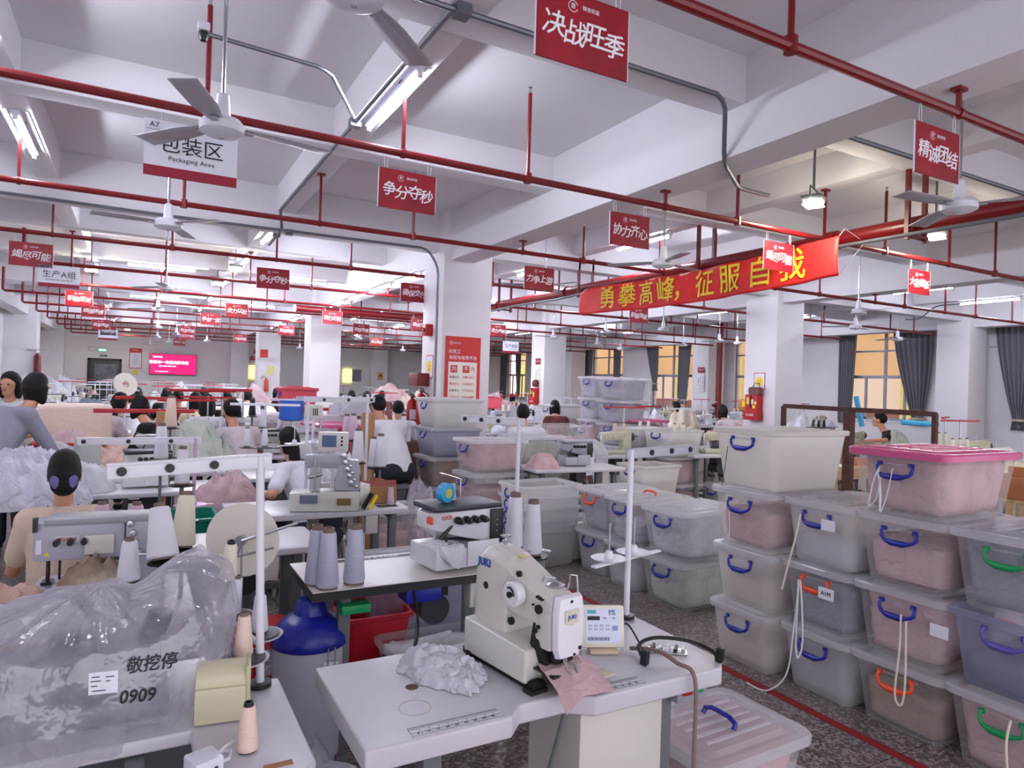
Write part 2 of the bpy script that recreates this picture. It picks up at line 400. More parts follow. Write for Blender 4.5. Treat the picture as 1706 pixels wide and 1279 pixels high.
for y in (10.9, 12.4, 13.9, 15.6, 20.5, 24): lamp(3.93, y, 3.36, FAR)
for x, ys in ((6.45, (11, 14, 19.6, 23, 29)), (8.85, (13.3, 17, 22, 26, 31)), (13.65, (13.5, 18.6, 24, 29)), (16.15, (13, 20)), (-1.0, (19, 26, 32))):
    for y in ys: lamp(x, y, 3.77, FAR)
for x, y in ((.33, 15.3), (3.0, 15.3), (.3, 21.3), (2.9, 21.3), (7.6, 15.3), (10.2, 21.3)): lamp(x, y, 3.75, FAR, R(90))
def make_flood():
    t = thing('flood_lamp', 'small square flood lamp glowing warm white under the ceiling', 'lamp')
    b = MB(); b.box(-.12, -.1, -.02, .12, .1, .06, .03, .03); b.build('housing', greymetal, t, bevel=.01)
    b = MB(); b.box(-.1, -.08, -.03, .1, .08, -.021); b.build('lens', lampglow, t, bevel=.01)
    b = MB(); b.tube([(-.13, 0, .02), (-.13, 0, .14), (.13, 0, .14), (.13, 0, .02)], .008); b.build('bracket', greymetal, t)
    b = MB(); b.cyl((0, 0, .14), (0, 0, .66), .012); b.build('rod', greymetal, t)
    return Proto(t)
fl = make_flood()
fl.put((5.76, 4.42, 3.5), .4, 'warm flood lamp above the red banner and big pipe'); fl.put((8.04, 4.52, 3.5), .2, 'warm flood lamp close to the three-bladed fan by the big pipe')
for u, v in ((152, 449), (393, 447), (667, 541), (212, 548), (298, 541), (806, 535), (362, 472), (866, 553)):
    p = P(u, v, z=3.55)
    if p.length < 45: fl.put(p, 0, 'small distant flood lamp '+('above the group A sign' if u < 160 else 'left of the wide tube lamp' if u < 215 else 'right over the magenta screen' if u < 310 else ('near the lit conduit corner, '+('higher' if v == 472 else 'lower')) if u < 400 else 'left of the poster column' if u < 700 else 'right of the poster column, upper' if v < 540 else 'right of the poster column, lower')+(' (low)' if v > 545 else ', first' if u == 152 else ''), 'distant flood lamps')

# ---------------------------------------------------------------- red pipes
def pipe_run(y, xa, xb, z=3.3, r=.028, leg=False):
    t = thing('sprinkler_pipe', 'thin red sprinkler pipe crossing the hall', 'pipe', (0, y, z))
    b = MB(); pts = [(xa, 0, 0), (xb, 0, 0)]
    if leg: pts = [(xa, 0, .5), (xa, 0, 0)]+pts[1:]
    b.tube([p for p in pts] if not leg else [(xa, 0, .5), (xa, 0, .03), (xa+.03, 0, 0), (xb, 0, 0)], r, 10); b.build('pipe', redpipe, t)
    for x in [.33+2.4*k for k in range(-1, 8)]:
        if xa < x < xb:
            b = MB(); b.cyl((x, 0, 0), (x, 0, .7), .017, n=8); b.cyl((x, 0, -.035), (x, 0, .045), .034, n=10); b.build('riser', redpipe, t)
            b = MB(); b.cyl((x, 0, .7), (x, 0, .74), .011, n=8); b.cyl((x, 0, .745), (x, 0, .75), .018, n=8); b.build('sprinkler_head', steel, t)
    for x in (-1.0, 1.66, 4.2, 6.45, 8.85, 11.45, 13.65, 16.15):
        if xa < x < xb:
            top = .15 if x in (4.2, 11.45) else .54
            b = MB(); b.box(x-.012, -.012, 0, x+.012, .012, top); b.box(x-.04, -.03, top-.02, x+.04, .03, top); b.cyl((x-.015, 0, 0), (x+.015, 0, 0), r+.008, n=10); b.build('hanger', redpipe, t)
    return t
WH = ['nearest the viewer, crossing the top corner', 'carrying the packaging area sign and three slogan boards', 'behind the first fan, in front of the poster column', 'with the two slogan boards on either side, beyond the poster column']
for i, y in enumerate(RUNS):
    t = pipe_run(y, -3.2 if y < 9 else (-1.62 if y < 16 else -2.6+.0*i), 18.0, leg=y > 9)
    t['label'] = 'thin red sprinkler pipe '+(WH[i] if i < 4 else 'crossing the far hall, '+ORD[i-4]+' beyond the group A sign')
    if i >= 4: t['group'] = 'distant sprinkler pipes'
t = thing('main_water_pipe', 'thick red water main running under the ceiling over the banner', 'pipe', (6.6, 0, 3.3))
b = MB(); b.tube([(.1, -1, -.02), (0, 3.8, 0), (0, 16, 0), (-.6, 16.6, 0), (-3.4, 16.6, 0)], .085, 16); b.build('pipe', redpipe, t)
for y in (2.3, 4.8, 5.6, 7.5, 10.1, 12.7):
    b = MB(); b.cyl((0, y-.06, 0), (0, y+.06, 0), .105, n=16); b.build('coupling', redpipe, t)
for y in (3.9, 6.7, 9.5, 12.4):
    for s in (-.14, .14):
        b = MB(); b.box(s-.02, y-.02, -.16, s+.02, y+.02, .52); b.build('hanger', reddark, t)
    b = MB(); b.box(-.17, y-.03, -.13, .17, y+.03, -.1); b.build('cross_bar', reddark, t)
for dx, dz, nm in ((.17, .05, 'black cable bundle strapped beside the thick red main'), (-.16, -.12, 'thin grey conduit slung below the thick red main')):
    b = MB(); b.tube([(6.6+dx+.01*math.sin(j), -1+j*.8, 3.3+dz+.012*math.sin(j*2.1)) for j in range(20)], .02, 8)
    tag(b.build('cable_conduit', galv if dx < 0 else darkp), nm, 'conduit')
t = thing('riser_pipe', 'thick vertical red pipe beside the far wall windows', 'pipe', (17.0, 16.5, 0))
b = MB(); b.cyl((0, 0, 0), (0, 0, ZC), .1, n=14); b.build('pipe', redpipe, t)
b = MB(); b.cyl((0, 0, 1.1), (0, 0, 1.25), .13, n=14); b.cyl((0, 0, 1.18), (-.25, 0, 1.18), .05); b.build('valve', redpipe, t)
# conduits
def conduit(pts, r, lab, clips=()):
    b = MB(); q = []
    pts = [V(p) for p in pts]
    for i, p in enumerate(pts):
        if 0 < i < len(pts)-1:
            a = (pts[i-1]-p).normalized()*.09; c = (pts[i+1]-p).normalized()*.09
            q += [p+a, p+a*.35+c*.35, p+c]
        else: q.append(p)
    b.tube(q, r, 8)
    for c in clips: b.bx(c, (.09, .09, .07))
    return tag(b.build('cable_conduit', galv), lab, 'conduit')
conduit([(1.6, 3.66, 3.8), (3.75, 3.66, 3.8), (4.0, 3.9, 3.42), (4.6, 4.3, 3.42), (5.1, 4.4, 3.46)], .019, 'grey conduit under the near cross beam, bent around the deep beam', [(1.6, 3.66, 3.8)])
conduit([(-.4, 3.66, 3.8), (1.6, 3.66, 3.8)], .019, 'grey conduit under the near cross beam, leading up out of view')
conduit([(1.55, 3.66, 3.81), (1.55, 9.3, 3.81), (1.6, 9.35, 3.6), (1.6, 10.4, 3.56)], .019, 'grey conduit running away beside the bright tube lamp', [(1.55, 5.75, 3.81), (1.6, 9.8, 3.6)])
conduit([(.29, 4.73, 3.78), (1.1, 4.8, 3.78), (1.5, 5.6, 3.8)], .015, 'thin grey conduit from the small ceiling camera to the tube lamp')
conduit([(-3, 9.42, 3.6), (.4, 9.42, 3.58), (3.6, 9.2, 3.56), (3.78, 9.2, 3.3), (3.78, 9.2, .9)], .019, 'grey conduit that turns down the poster column', [(1.7, 9.42, 3.57)])
conduit([(5.0, 3.66, 3.8), (9, 3.66, 3.8)], .022, 'grey conduit under the beam behind the united-team slogan board')
conduit([P(1600, 506, z=3.7), P(1560, 509, z=3.7), P(1531, 532, z=3.44), P(1508, 532, z=3.44)], .016, 'thin grey conduit stepping down the cross beam right of the big column')
t = thing('ceiling_camera', 'small white dome camera at the top of a red pipe riser', 'camera', (.29, 4.72, 3.78))
b = MB(); b.bx((0, 0, .03), (.07, .07, .05)); b.build('mount', whitemetal, t, bevel=.006)
b = MB(); b.lathe([(0, -.06), (.02, -.055), (.03, -.03), (.03, 0)]); b.build('dome', darkp, t)

# ---------------------------------------------------------------- ceiling fans
def make_fan():
    t = thing('ceiling_fan', 'three-bladed ceiling fan with a long rod', 'fan')
    b = MB(); b.cyl((0, 0, .15), (0, 0, 1.15), .011, n=10); b.build('rod', steel, t)
    b = MB(); b.lathe([(.03, .05), (.045, .06), (.034, .19), (.02, .2)]); b.build('canopy', whitemetal, t)
    b = MB(); b.lathe([(0, -.05), (.03, -.045), (.09, -.035), (.118, -.02), (.122, .02), (.1, .05), (.03, .06)], n=28); b.build('motor_housing', whitemetal, t)
    for k in range(3):
        A = MX.Rotation(R(120*k), 4, 'Z')
        b = MB(A); 
        b.grid(lambda s, q: (.12+s*.5, (q-.5)*(.075+.06*min(1, s*3))-.0*s, .012*(q-.5)+.02-.01*s), 8, 3)
        b.box(.08, -.02, .0, .17, .02, .008)
        me = b.mesh('blade', mat('fan blade', (178, 176, 184), .35, .3)); o = link('blade', me, t)
        o.modifiers.new('thick', 'SOLIDIFY').thickness = .004
    b = MB(); b.cyl((0, 0, -.055), (0, 0, -.045), .012); b.build('cap', steel, t)
    return Proto(t)
fan = make_fan()
def pf(u, v, rz, lab, z=3.0, grp=None): p = P(u, v, z=z); fan.put((p.x, p.y, z), rz, lab, grp)
pf(370, 215, R(8), 'ceiling fan directly in front of the white packaging area sign')
pf(280, 375, R(70), 'ceiling fan hanging just below the packaging area sign')
pf(590, -12, R(165), 'ceiling fan cut by the top edge, one blade pointing down', z=3.1)
pf(1598, 345, R(55), 'ceiling fan under the red board at the right edge, by the thick pipe')
pf(1105, 440, R(10), 'ceiling fan right above the start of the red banner')
pf(908, 478, R(40), 'ceiling fan just above the small upstream slogan board')
pf(277, 480, R(20), 'ceiling fan seen edge-on below the second fan')
pf(1425, 545, R(15), 'ceiling fan in front of the curtained window past the big column')
for i, (u, v) in enumerate(((263, 545), (263, 516), (922, 562), (1009, 553), (1105, 549), (1228, 572), (1495, 565), (1698, 578), (262, 562), (995, 573), (1198, 568), (250, 574), (345, 568), (675, 592), (1138, 575), (1030, 597), (240, 576), (335, 582), (740, 580), (1430, 520))):
    if v < 585: pf(u, v, R(33*i), 'small distant ceiling fan '+('left of the second column' if u < 500 else 'between poster column and big column' if u < 1210 else 'before the wide window')+['', ', higher', ', lower', ', upper pair', ', lower pair', ', middle', ', nearest wall', ', outermost', ', by the screen', ', centre', ', right one', ', left one', ', faint', ', fainter', ', low one', ', last', ', small', ', dim', ', edge', ', top'][i], grp='distant ceiling fans')
for x, y in ((9.6, 22), (9.6, 27), (14, 18), (14, 28), (6, 21), (6, 30), (1, 31), (1, 24.5)): fan.put((x, y, 2.95), x+y, 'tiny ceiling fan far back, %s row from the left, %s bay back' % ({1: 'first', 6: 'second', 9.6: 'third', 14: 'fourth'}[x], ORD[int(y//9)]), 'distant ceiling fans')

# ---------------------------------------------------------------- hanging boards
LOGO = MB()
def logo(t, x, z, s, m=whiteink):
    b = MB(); pts = [(x+s*math.cos(a), -.006, z+s*math.sin(a)) for a in [R(20+k*20) for k in range(17)]]
    b.tube(pts, s*.07, 4); b.build('logo_ring', m, t)
    text('晋', s*1.1, m, t, facing((x, -.006, z), (1, 0, 0)), 'logo')
    text('锦杏织造', s*.95, m, t, facing((x+s*3.9, -.006, z+s*.2), (1, 0, 0)), 'logo_name')
boardP = {}
def board(s):
    if s in boardP: return boardP[s]
    t = thing('hanging_sign', 'red board', 'sign')
    b = MB(); b.bx((0, 0, -.145), (.45, .008, .29)); b.build('board', signred, t, smooth=False)
    b = MB(); 
    for d in (-1, 1): b.box(d*.2237-.0018, -.0045, -.29, d*.2237+.0018, .0045, 0)
    b.build('edge_trim', signwhite, t, smooth=False)
    n = len(s); 
    for k, ch in enumerate(s):
        text(ch, .108, whiteink, t, facing((-.145+.29*k/(n-1), -.0055, -.165+[.012, -.004, .01, -.008][k % 4]), (1, 0, 0)), bold=.016, shear=.15)
    logo(t, -.055, -.058, .022)
    for d in (-1, 1):
        b = MB(); b.tube([(d*.17-.01, 0, -.02), (d*.17-.015, 0, .06), (d*.17, 0, .13), (d*.17+.012, 0, .06), (d*.17+.01, 0, -.015)], .0018, 4); b.build('string', whiteink, t)
    boardP[s] = Proto(t); return boardP[s]
def sign(u, v, s, lab, y=None, z=3.165, grp=None):
    if y is None:
        q = P(u, v, z=z-.145); y = min(RUNS, key=lambda r: abs(r-q.y))
    q = P(u, v, Y=y)
    zz = min(max(q.z+.145, 3.14), 3.17)
    board(s).put((q.x, y, zz), 0, lab, grp, tilt=(0, R(rnd.uniform(-.8, .8))))
SG = 'red slogan boards hung from the pipes'
sign(972, 38, '决战旺季', 'largest red slogan board, cut by the top edge', 2.25, grp=SG)
sign(1561, 246, '精诚团结', 'red slogan board at the right edge above a ceiling fan', 2.25, grp=SG)
sign(679, 316, '争分夺秒', 'red slogan board between the poster column and the bright tube lamp', 4.8, grp=SG)
sign(1049, 382, '协力齐心', 'red slogan board left of a fan, tube lamp glowing behind it', 4.8, grp=SG)
sign(1297, 424, '竭尽可能', 'red slogan board overlapping the red fabric banner', 4.8, grp=SG)
sign(1531, 470, '大胆创新', 'red slogan board washed out by lamp glare', 4.8, grp=SG)
sign(897, 502, '力争上游', 'small red slogan board under a fan beside the poster column', 7.45, grp=SG)
sign(52, 419, '竭尽可能', 'dark red slogan board above the white group A sign', grp=SG)
sign(455, 460, '争分夺秒', 'red slogan board left of the deep beam, middle distance', grp=SG)
sign(690, 483, '确保交付', 'red slogan board half hidden by the poster column', grp=SG)
sign(132, 486, '积极应对', 'bright red slogan board just behind the group A sign', grp=SG)
sign(395, 508, '全力以赴', 'red slogan board between the far fans and the second column', grp=SG)
sign(554, 521, '敢打必胜', 'red slogan board against the front of the second column', grp=SG)
for u, v, s, l_ in ((155, 523, '顽强拼搏', 'small red slogan board lower right of the bright one behind the group A sign'), (168, 540, '锐意突破', 'dark red slogan board in the far left cluster, upper'), (180, 553, '大胆创新', 'dark red slogan board in the far left cluster, lower'), (351, 534, '争创一流', 'dark tilted red slogan board left of the second column'), (312, 550, '攻坚克难', 'bright orange-red slogan board above the magenta screen'), (477, 546, '勇往直前', 'dark red slogan board just left of the second column'), (1064, 525, '积极突破', 'bright red slogan board directly under the fabric banner'), (830, 545, '全力冲刺', 'small red slogan board directly right of the poster column'), (700, 532, '确保交付', 'red slogan board cut by the left edge of the poster column, lower'), (602, 551, '攻坚克难', 'dark red slogan board just right of the second column'), (627, 569, '勇往直前', 'small dark red slogan board low between the second and poster columns'), (400, 566, '大胆创新', 'tiny red slogan board beside the far pipe riser'), (299, 570, '争创一流', 'tiny dark red slogan board over the magenta screen'), (312, 559, '全力冲刺', 'tiny orange-red slogan board under the bright one')):
    sign(u, v, s, l_, grp=SG)
def area_sign(x0, x1, y, z0, z1, head, big, small, lab):
    w = x1-x0; h = z1-z0
    t = thing('area_sign', lab, 'sign', ((x0+x1)/2, y, z1))
    b = MB(); b.box(-w/2, -.004, -h, w/2, .004, 0); b.build('board', signwhite, t, smooth=False)
    b = MB(); b.box(-w/2, -.006, -h, w/2, .006, -h*.82); b.build('band', signdark, t, smooth=False)
    text(big, h*.36, ink, t, facing((0, -.006, -h*.42), (1, 0, 0)))
    if small: text(small, h*.115, ink, t, facing((0, -.006, -h*.66), (1, 0, 0)), gap=1.08)
    text(head, h*.13, ink, t, facing((-w*.4, -.006, -h*.1), (1, 0, 0)))
    b = MB(); b.box(-w/2+.01, -.0055, -h*.185, -w*.3, -.0045, -h*.178); b.build('underline', ink, t)
    for d in (-.33, .33):
        b = MB(); b.cyl((w*d, 0, -.01), (w*d, 0, max(.1, 3.28-z1)), .0015, n=4); b.build('string', whiteink, t)
area_sign(-.02, .52, 4.8, 2.85, 3.2, 'A7', '包装区', 'Packaging Area', 'white packaging area sign with a maroon band, hung behind the near fan')
area_sign(-1.13, -.7, 10.1, 2.65, 2.92, 'A1', '生产A组', 'Production Group A', 'white group A sign with a maroon band under the dark red board')
p = P(851, 577, Y=17.8); area_sign(p.x-.27, p.x+.27, 17.8, p.z-.2, p.z+.15, 'B2', '生产B组', '', 'small white sign with a red band beside the poster column')
p = P(180, 556, Y=25.7); area_sign(p.x-.27, p.x+.27, 25.7, p.z-.2, p.z+.15, 'A3', '生产C组', '', 'small grey-lit sign behind the far left boards')

# ---------------------------------------------------------------- fabric banner
def ban(s, h):   # s metres along from the far end, h metres up
    k = s/4.65; taper = .41+.0*k
    z = 2.80 + .03*k - .13*math.sin(math.pi*k)*.45 + h*taper/.41
    x = 6.2 + .02*math.sin(s*5+h*4)+.014*math.sin(s*11-h*9) + .05*math.sin(k*math.pi)
    return V((x, 9.08-s, z))
t = thing('fabric_banner', 'long red fabric banner with yellow characters tied to the thick pipe', 'banner')
b = MB(); b.grid(lambda a, c: ban(a*4.65, (c)*(.41+.0*a)*(1-.18*max(0, 1-a*14))), 90, 10)
o = b.build('cloth', bannerred, t); o.modifiers.new('thick', 'SOLIDIFY').thickness = .002
pos = [.75, 1.18, 1.6, 2.02, 2.36, 2.72, 3.16, 3.62, 4.06]
bb = MB()
for ch, s0 in zip('勇攀高峰，征服自我', pos):
    tmp = text(ch, .36, goldink, None, MX.Identity(4), bold=.012); me = tmp.data
    bb.add([ban(s0+q.co.x, .2+q.co.y*1.0)+V((-.012+(-.001 if q.co.z > 0 else 0), 0, 0)) for q in me.vertices], [tuple(p_.vertices) for p_ in me.polygons]); bpy.data.objects.remove(tmp)
bb.build('lettering', goldink, t, smooth=False)
for s, h in ((0, .33), (4.65, .41), (4.65, 0)):
    q = ban(s, h); b = MB(); b.tube([q, q+V((.15, .05, .1)), V((6.6, q.y, 3.22))], .003, 5); b.build('tie', whiteink, t)

# ---------------------------------------------------------------- curtains, outside
def curtain(X, yc, w_top, z1, zt, z0, lab, side=1, lean=0, tied=True):
    def fn(a, c):
        z = z1+(z0-z1)*c; kz = (z1-z)/(z1-zt)
        if kz < 1: wd = w_top*(1-.72*kz**1.6 if tied else 1-.25*kz)
        else: wd = w_top*(.28+.25*min(1, (kz-1)*4)) if tied else w_top*.7
        y = yc + lean*min(kz, 1) + (a-.5)*wd
        return (X-side*(.1+.045*math.sin(a*2*math.pi*7)*(1 if kz < .9 else .5)+.01*math.sin(a*50)), y, z)
    b = MB(); b.grid(fn, 84, 26); o = tag(b.build('curtain', curt), lab, 'curtain', 'grey window curtains'); o.modifiers.new('thick', 'SOLIDIFY').thickness = .004
    if tied:
        q = MB(); q.lathe([(w_top*.15, -.03), (w_top*.16, 0), (w_top*.15, .03)], (X-side*.1, yc+lean, zt), 14); q.build('tie_band', mat('curtain tie', (190, 180, 160), .8), o)
for (y, wt, zt, z0, ln, tied, lab) in ((13.35, .62, .9, .8, .05, False, 'grey curtain hanging straight at the far side of the wide window with blue bars'),
    (11.35, 1.15, 1.05, .85, -.2, True, 'grey curtain gathered to a point at the near side of the wide window'),
    (8.75, .95, 1.15, .9, -.1, True, 'grey tied curtain at the right edge of the view'),
    (22.5, .8, 1.9, 1.6, -.25, True, 'grey curtain knotted high at the far side of the middle window'),
    (20.5, .75, 1.3, 1.1, .1, False, 'grey slanting curtain at the near side of the middle window'),
    (27.2, .8, 1.0, .9, 0, False, 'grey curtain at the far side of the window above the tall crate stack'),
    (24.9, .55, 1.0, .9, 0, False, 'dark curtain at the near side of the window above the tall crate stack'),
    (35.6, .5, 1.0, .9, .2, False, 'dark curtain in the furthest window beside the poster column'), (34.2, .6, 1.0, .9, -.15, True, 'tapering curtain in the furthest window beside the poster column'),
    (6.6, .9, 1.2, .9, 0, True, 'grey curtain outside the view past the last window')):
    curtain(XR, y, wt, 3.62, zt, z0, lab, 1, ln, tied)
curtain(XL, 20.6, 1.0, 3.7, 1.2, 1.0, 'dark curtain at the left edge behind the standing women', -1, 0, False)
curtain(XL, 11.2, 1.0, 3.7, 1.2, 1.0, 'dark curtain on the near left window', -1, 0, False)
t = thing('neighbouring_building', 'peach and brick building seen through the windows', 'building', (24.5, 0, -3))
b = MB(); b.box(0, -6, 0, 2, 44, 4.2); b.build('lower_wall', mat('brown facade', (150, 90, 66), .8), t)
b = MB(); b.box(0, -6, 4.2, 2, 44, 5.35); b.build('band_wall', mat('cream facade', (250, 226, 190), .8), t)
b = MB(); b.box(0, -6, 5.35, 2, 44, 12); b.build('upper_wall', mat('peach facade', (240, 192, 128), .8, var=.12, vscale=.5), t)
for k in range(12):
    b = MB(); b.box(-.05, -4+k*4, 1.8, .02, -2.4+k*4, 3.9); b.build('window', mat('far window glass', (110, 112, 84), .2), t)
    b = MB(); b.box(-.3, -1.9+k*4, .5, .1, -1.3+k*4, 6.2); b.build('pilaster', mat('yellow facade', (236, 214, 120), .8), t)
b = MB(); b.box(XR+.3, -8, -3.2, 26, 46, -3); struct(b.build('ground', mat('paving', (150, 148, 140), .9)), 'paved yard outside the windows')
# ================================================================= object library
def ridged(p, sc_, seed):
    q = V(p)*sc_+V((seed*7.13, seed*3.1, seed))
    n1 = 1-abs(noise.noise(q))*2.2; n2 = 1-abs(noise.noise(q*2.3))*2.2
    return n1*.65+n2*.35
def heap_mesh(name, sx, sy, h, seed, m, fold=.3, nu=64, nv=22, peak=(0, 0), fs=None, edge=.2):
    """crumpled cloth dome with a ragged outline, resting on z = 0"""
    fs = fs or 3.2/max(sx, sy); b = MB()
    def fn(a, c):
        th = a*2*math.pi; r = c
        e = 1+edge*noise.noise(V((math.cos(th)*1.7, math.sin(th)*1.7, seed)))+edge*.5*noise.noise(V((math.cos(th)*5, math.sin(th)*5, seed+4)))
        x = math.cos(th)*r*sx*e/2+peak[0]*(1-r); y = math.sin(th)*r*sy*e/2+peak[1]*(1-r)
        z = h*(1-r**2.4)**.75 if r < 1 else 0
        wx = x+.25*sx*noise.noise(V((x*2.2/sx, y*2.2/sy, seed*1.7))); wy = y+.25*sy*noise.noise(V((x*2.2/sx, y*2.2/sy, seed*2.9+5)))
        an = seed*1.3; uu = wx*math.cos(an)+wy*math.sin(an); vv = -wx*math.sin(an)+wy*math.cos(an)
        k = (1-2.4*abs(noise.noise(V((uu*1.6*fs, vv*.5*fs, seed))))**.8)*.6+(1-2.4*abs(noise.noise(V((uu*3.1*fs, vv*1.3*fs, seed+7)))))*.3-.25
        z = max(z*(1+fold*k*.8)+h*fold*.35*k*(1 if r < .97 else 0), .001+.002*(r < .97)); x *= 1+.12*fold*k*r; y *= 1+.12*fold*k*r
        return (x, y, z if r < 1 else 0)
    b.grid(fn, nu, nv, wrap=True)
    b.add([(0, 0, 0)]+[b.v[-nu+i] for i in range(nu)], [(0, (i+1) % nu+1, i+1) for i in range(nu)])
    return b.mesh(name, m, angle=80)
def heap(x, y, z, sx, sy, h, seed, m, lab, cat='clothes', rz=0, kind='stuff', name='garment_pile', **kw):
    o = link(name, heap_mesh(name, sx, sy, h, seed, m, **kw)); o.location = (x, y, z); o.rotation_euler[2] = rz
    return tag(o, lab, cat, None, kind)
def rrect(l, w, r, n=4):
    pts = []
    for cx, cy, a0 in ((l/2-r, w/2-r, 0), (-l/2+r, w/2-r, 90), (-l/2+r, -w/2+r, 180), (l/2-r, -w/2+r, 270)):
        pts += [(cx+r*math.cos(R(a0+90*i/n)), cy+r*math.sin(R(a0+90*i/n))) for i in range(n+1)]
    return pts
BC = {}
def bin_meshes(L, W, H):
    k = (L, W, H)
    if k in BC: return BC[k]
    b = MB(); t = .86
    def ring(s, z, off=0, r=.055): return [(x, y, z) for x, y in rrect(L*s+off, W*s+off*1.0, r)]
    lo = 1-(1-t)*1.0
    def sc_(z): return lo+(1-lo)*(z/H)
    rings = [ring(lo-.03, 0, 0, .04), ring(lo, .012)]
    for k_ in range(1, 5): rings.append(ring(sc_(H*.9*k_/4), H*.9*k_/4))
    rings += [ring(1, H-.03, .006), ring(1, H-.028, .026), ring(1, H-.004, .03), ring(1, H, .02), ring(1, H, -.004), ring(1, H-.03, -.006)]
    n_ = len(rings[0]); b.loft(rings, caps=False); b.add([p for p in rings[1]], [tuple(range(n_))])
    for s in (-1, 1):   # moulded rib pair on each short end
        b.box(s*L*.475-.004, -.1, H-.06, s*L*.475+.006, .1, H-.052)
    body = b.mesh('body', binm['clear'], angle=40)
    b = MB()
    b.loft([ring(1, -.022, .034), ring(1, .004, .036), ring(1, .012, .024), ring(1, .012, -.03), ring(1, .003, -.045, .05), ring(1, .003, -.09, .045), ring(1, .018, -.12, .04), ring(1, .018, -.2, .04)])
    for i in range(-2, 3): b.box(-L*.32, i*W*.12-.006, .016, L*.32, i*W*.12+.006, .023)
    lid = b.mesh('lid', binm['lid'], angle=35)
    b = MB(); w = .075
    b.tube([(0, -w, .045), (.012, -w-.004, .03), (.016, -w+.002, .008), (.018, -w+.012, -.004)], .008, 8)
    b.tube([(.018, -w+.006, -.001), (.019, -w+.022, -.010), (.02, -.03, -.015), (.02, .03, -.015), (.019, w-.022, -.010), (.018, w-.004, -.002)], .011, 10, rs=[.008, .010, .0155, .0155, .010, .008])
    b.tube([(0, w, .045), (.012, w+.014, .034), (.016, w+.012, .01), (.018, w-.004, -.004)], .009, 8)
    b.bx((-.004, -w, .045), (.016, .022, .018)); b.bx((-.004, w, .045), (.016, .022, .018))
    hd = b.mesh('handle', blueplast, angle=50)
    BC[(L, W, H)] = (body, lid, hd); return BC[(L, W, H)]
MC = {}
def rem(me, m):
    """same shape, other material"""
    k = (me.name, m.name)
    if k not in MC: c = me.copy(); c.materials.clear(); c.materials.append(m); MC[k] = c
    return MC[k]
def fillmesh(L, W, H, fill, seed, m):
    k = ('fill', L, W, H, fill, seed % 4, m.name)
    if k in MC: return MC[k]
    s = seed % 4; b = MB(); nu = 64; rings = []
    base = rrect(1, 1, .16, 15)
    def R_(f, z, top=False):
        out = []
        for x, y in base:
            p = V((x*L*f, y*W*f, z)); wn = V((noise.noise(p*4+V((s, 0, 0))), noise.noise(p*4+V((0, s, 9))), noise.noise(p*4+V((3, s, 0)))))*.09; w_ = p+wn; k_ = ridged((w_.x, w_.y, w_.z*2.6), 5.5, s+1)-.4
            q = 1-.075*(1-k_) if not top else 1
            out.append((p.x*q*(1-.03*k_), p.y*q, z+(.05*k_*H*2 if top else .02*k_)))
        return out
    zt = H*fill
    for i in range(9):
        z = .02+(zt-.02)*i/8; f = (.86+.14*z/H)*.985*(.98 if i in (0, 8) else 1)
        rings.append(R_(f, z if i else .018))
    for f, dz in ((.86, .02), (.7, .03), (.5, .04), (.3, .045), (.1, .05)): rings.append(R_(f*.93, zt+dz*H*2*.5, True))
    b.loft(rings)
    MC[k] = b.mesh('garment_pile', m, angle=80); return MC[k]
BIN_N = [0]
def bin_(x, y, z=0, rz=0, L=.6, W=.43, H=.33, body='clear', lid='lid', handle=blueplast, fillm=None, fill=.8, lab='bin', grp=None, hl=None, handles=(1, 1), sc_=1):
    BIN_N[0] += 1; i = BIN_N[0]
    me, ml, mh = bin_meshes(L, W, H)
    t = thing('storage_bin', lab, 'storage bin', (x, y, z), rz, grp)
    link('body', rem(me, binm[body]), t)
    if lid: o = link('lid', rem(ml, binm[lid]), t, (0, 0, H))
    for s in (-1, 1):
        if handles[0 if s < 0 else 1]:
            o = link('handle', rem(mh, handle), t, (s*(L*.488+.004), 0, H-.1)); o.rotation_euler[2] = 0 if s > 0 else math.pi
    if hl:
        b = MB(); b.tube([(0, -.07, 0), (.01, -.07, .018), (.012, -.04, .03), (.012, .04, .03), (.01, .07, .018), (0, .07, 0)], .009, 8); o = b.build('lid_handle', hl, t); o.location = (0, 0, H+.018)
    if fillm:
        o = link('garment_pile', fillmesh(L, W, H, fill, i, fillm)); o.location = (x, y, z+.004); o.rotation_euler[2] = rz
        tag(o, fillm.name+' seen through the '+lab, 'clothes', None, 'stuff')
    return t
def stack(x, y, rz, specs, lab, z=0, grp=None, **kw):
    """specs bottom to top: dicts"""
    n = len(specs); W3 = {1: ['only one'], 2: ['lower', 'upper'], 3: ['bottom', 'middle', 'top'], 4: ['bottom', 'second from bottom', 'third from bottom', 'topmost'], 5: ['bottom', 'second from bottom', 'middle', 'fourth from bottom', 'topmost']}[n]
    for i, s in enumerate(specs):
        a = dict(kw); a.update(s); H = a.get('H', .33)
        bin_(x+a.pop('dx', 0), y+a.pop('dy', 0), z, rz+a.pop('dr', 0), lab=(a.pop('lab', None) or W3[i]+' bin of '+lab), grp=grp, **a)
        z += H+(.018 if a.get('lid', 'lid') else .004)

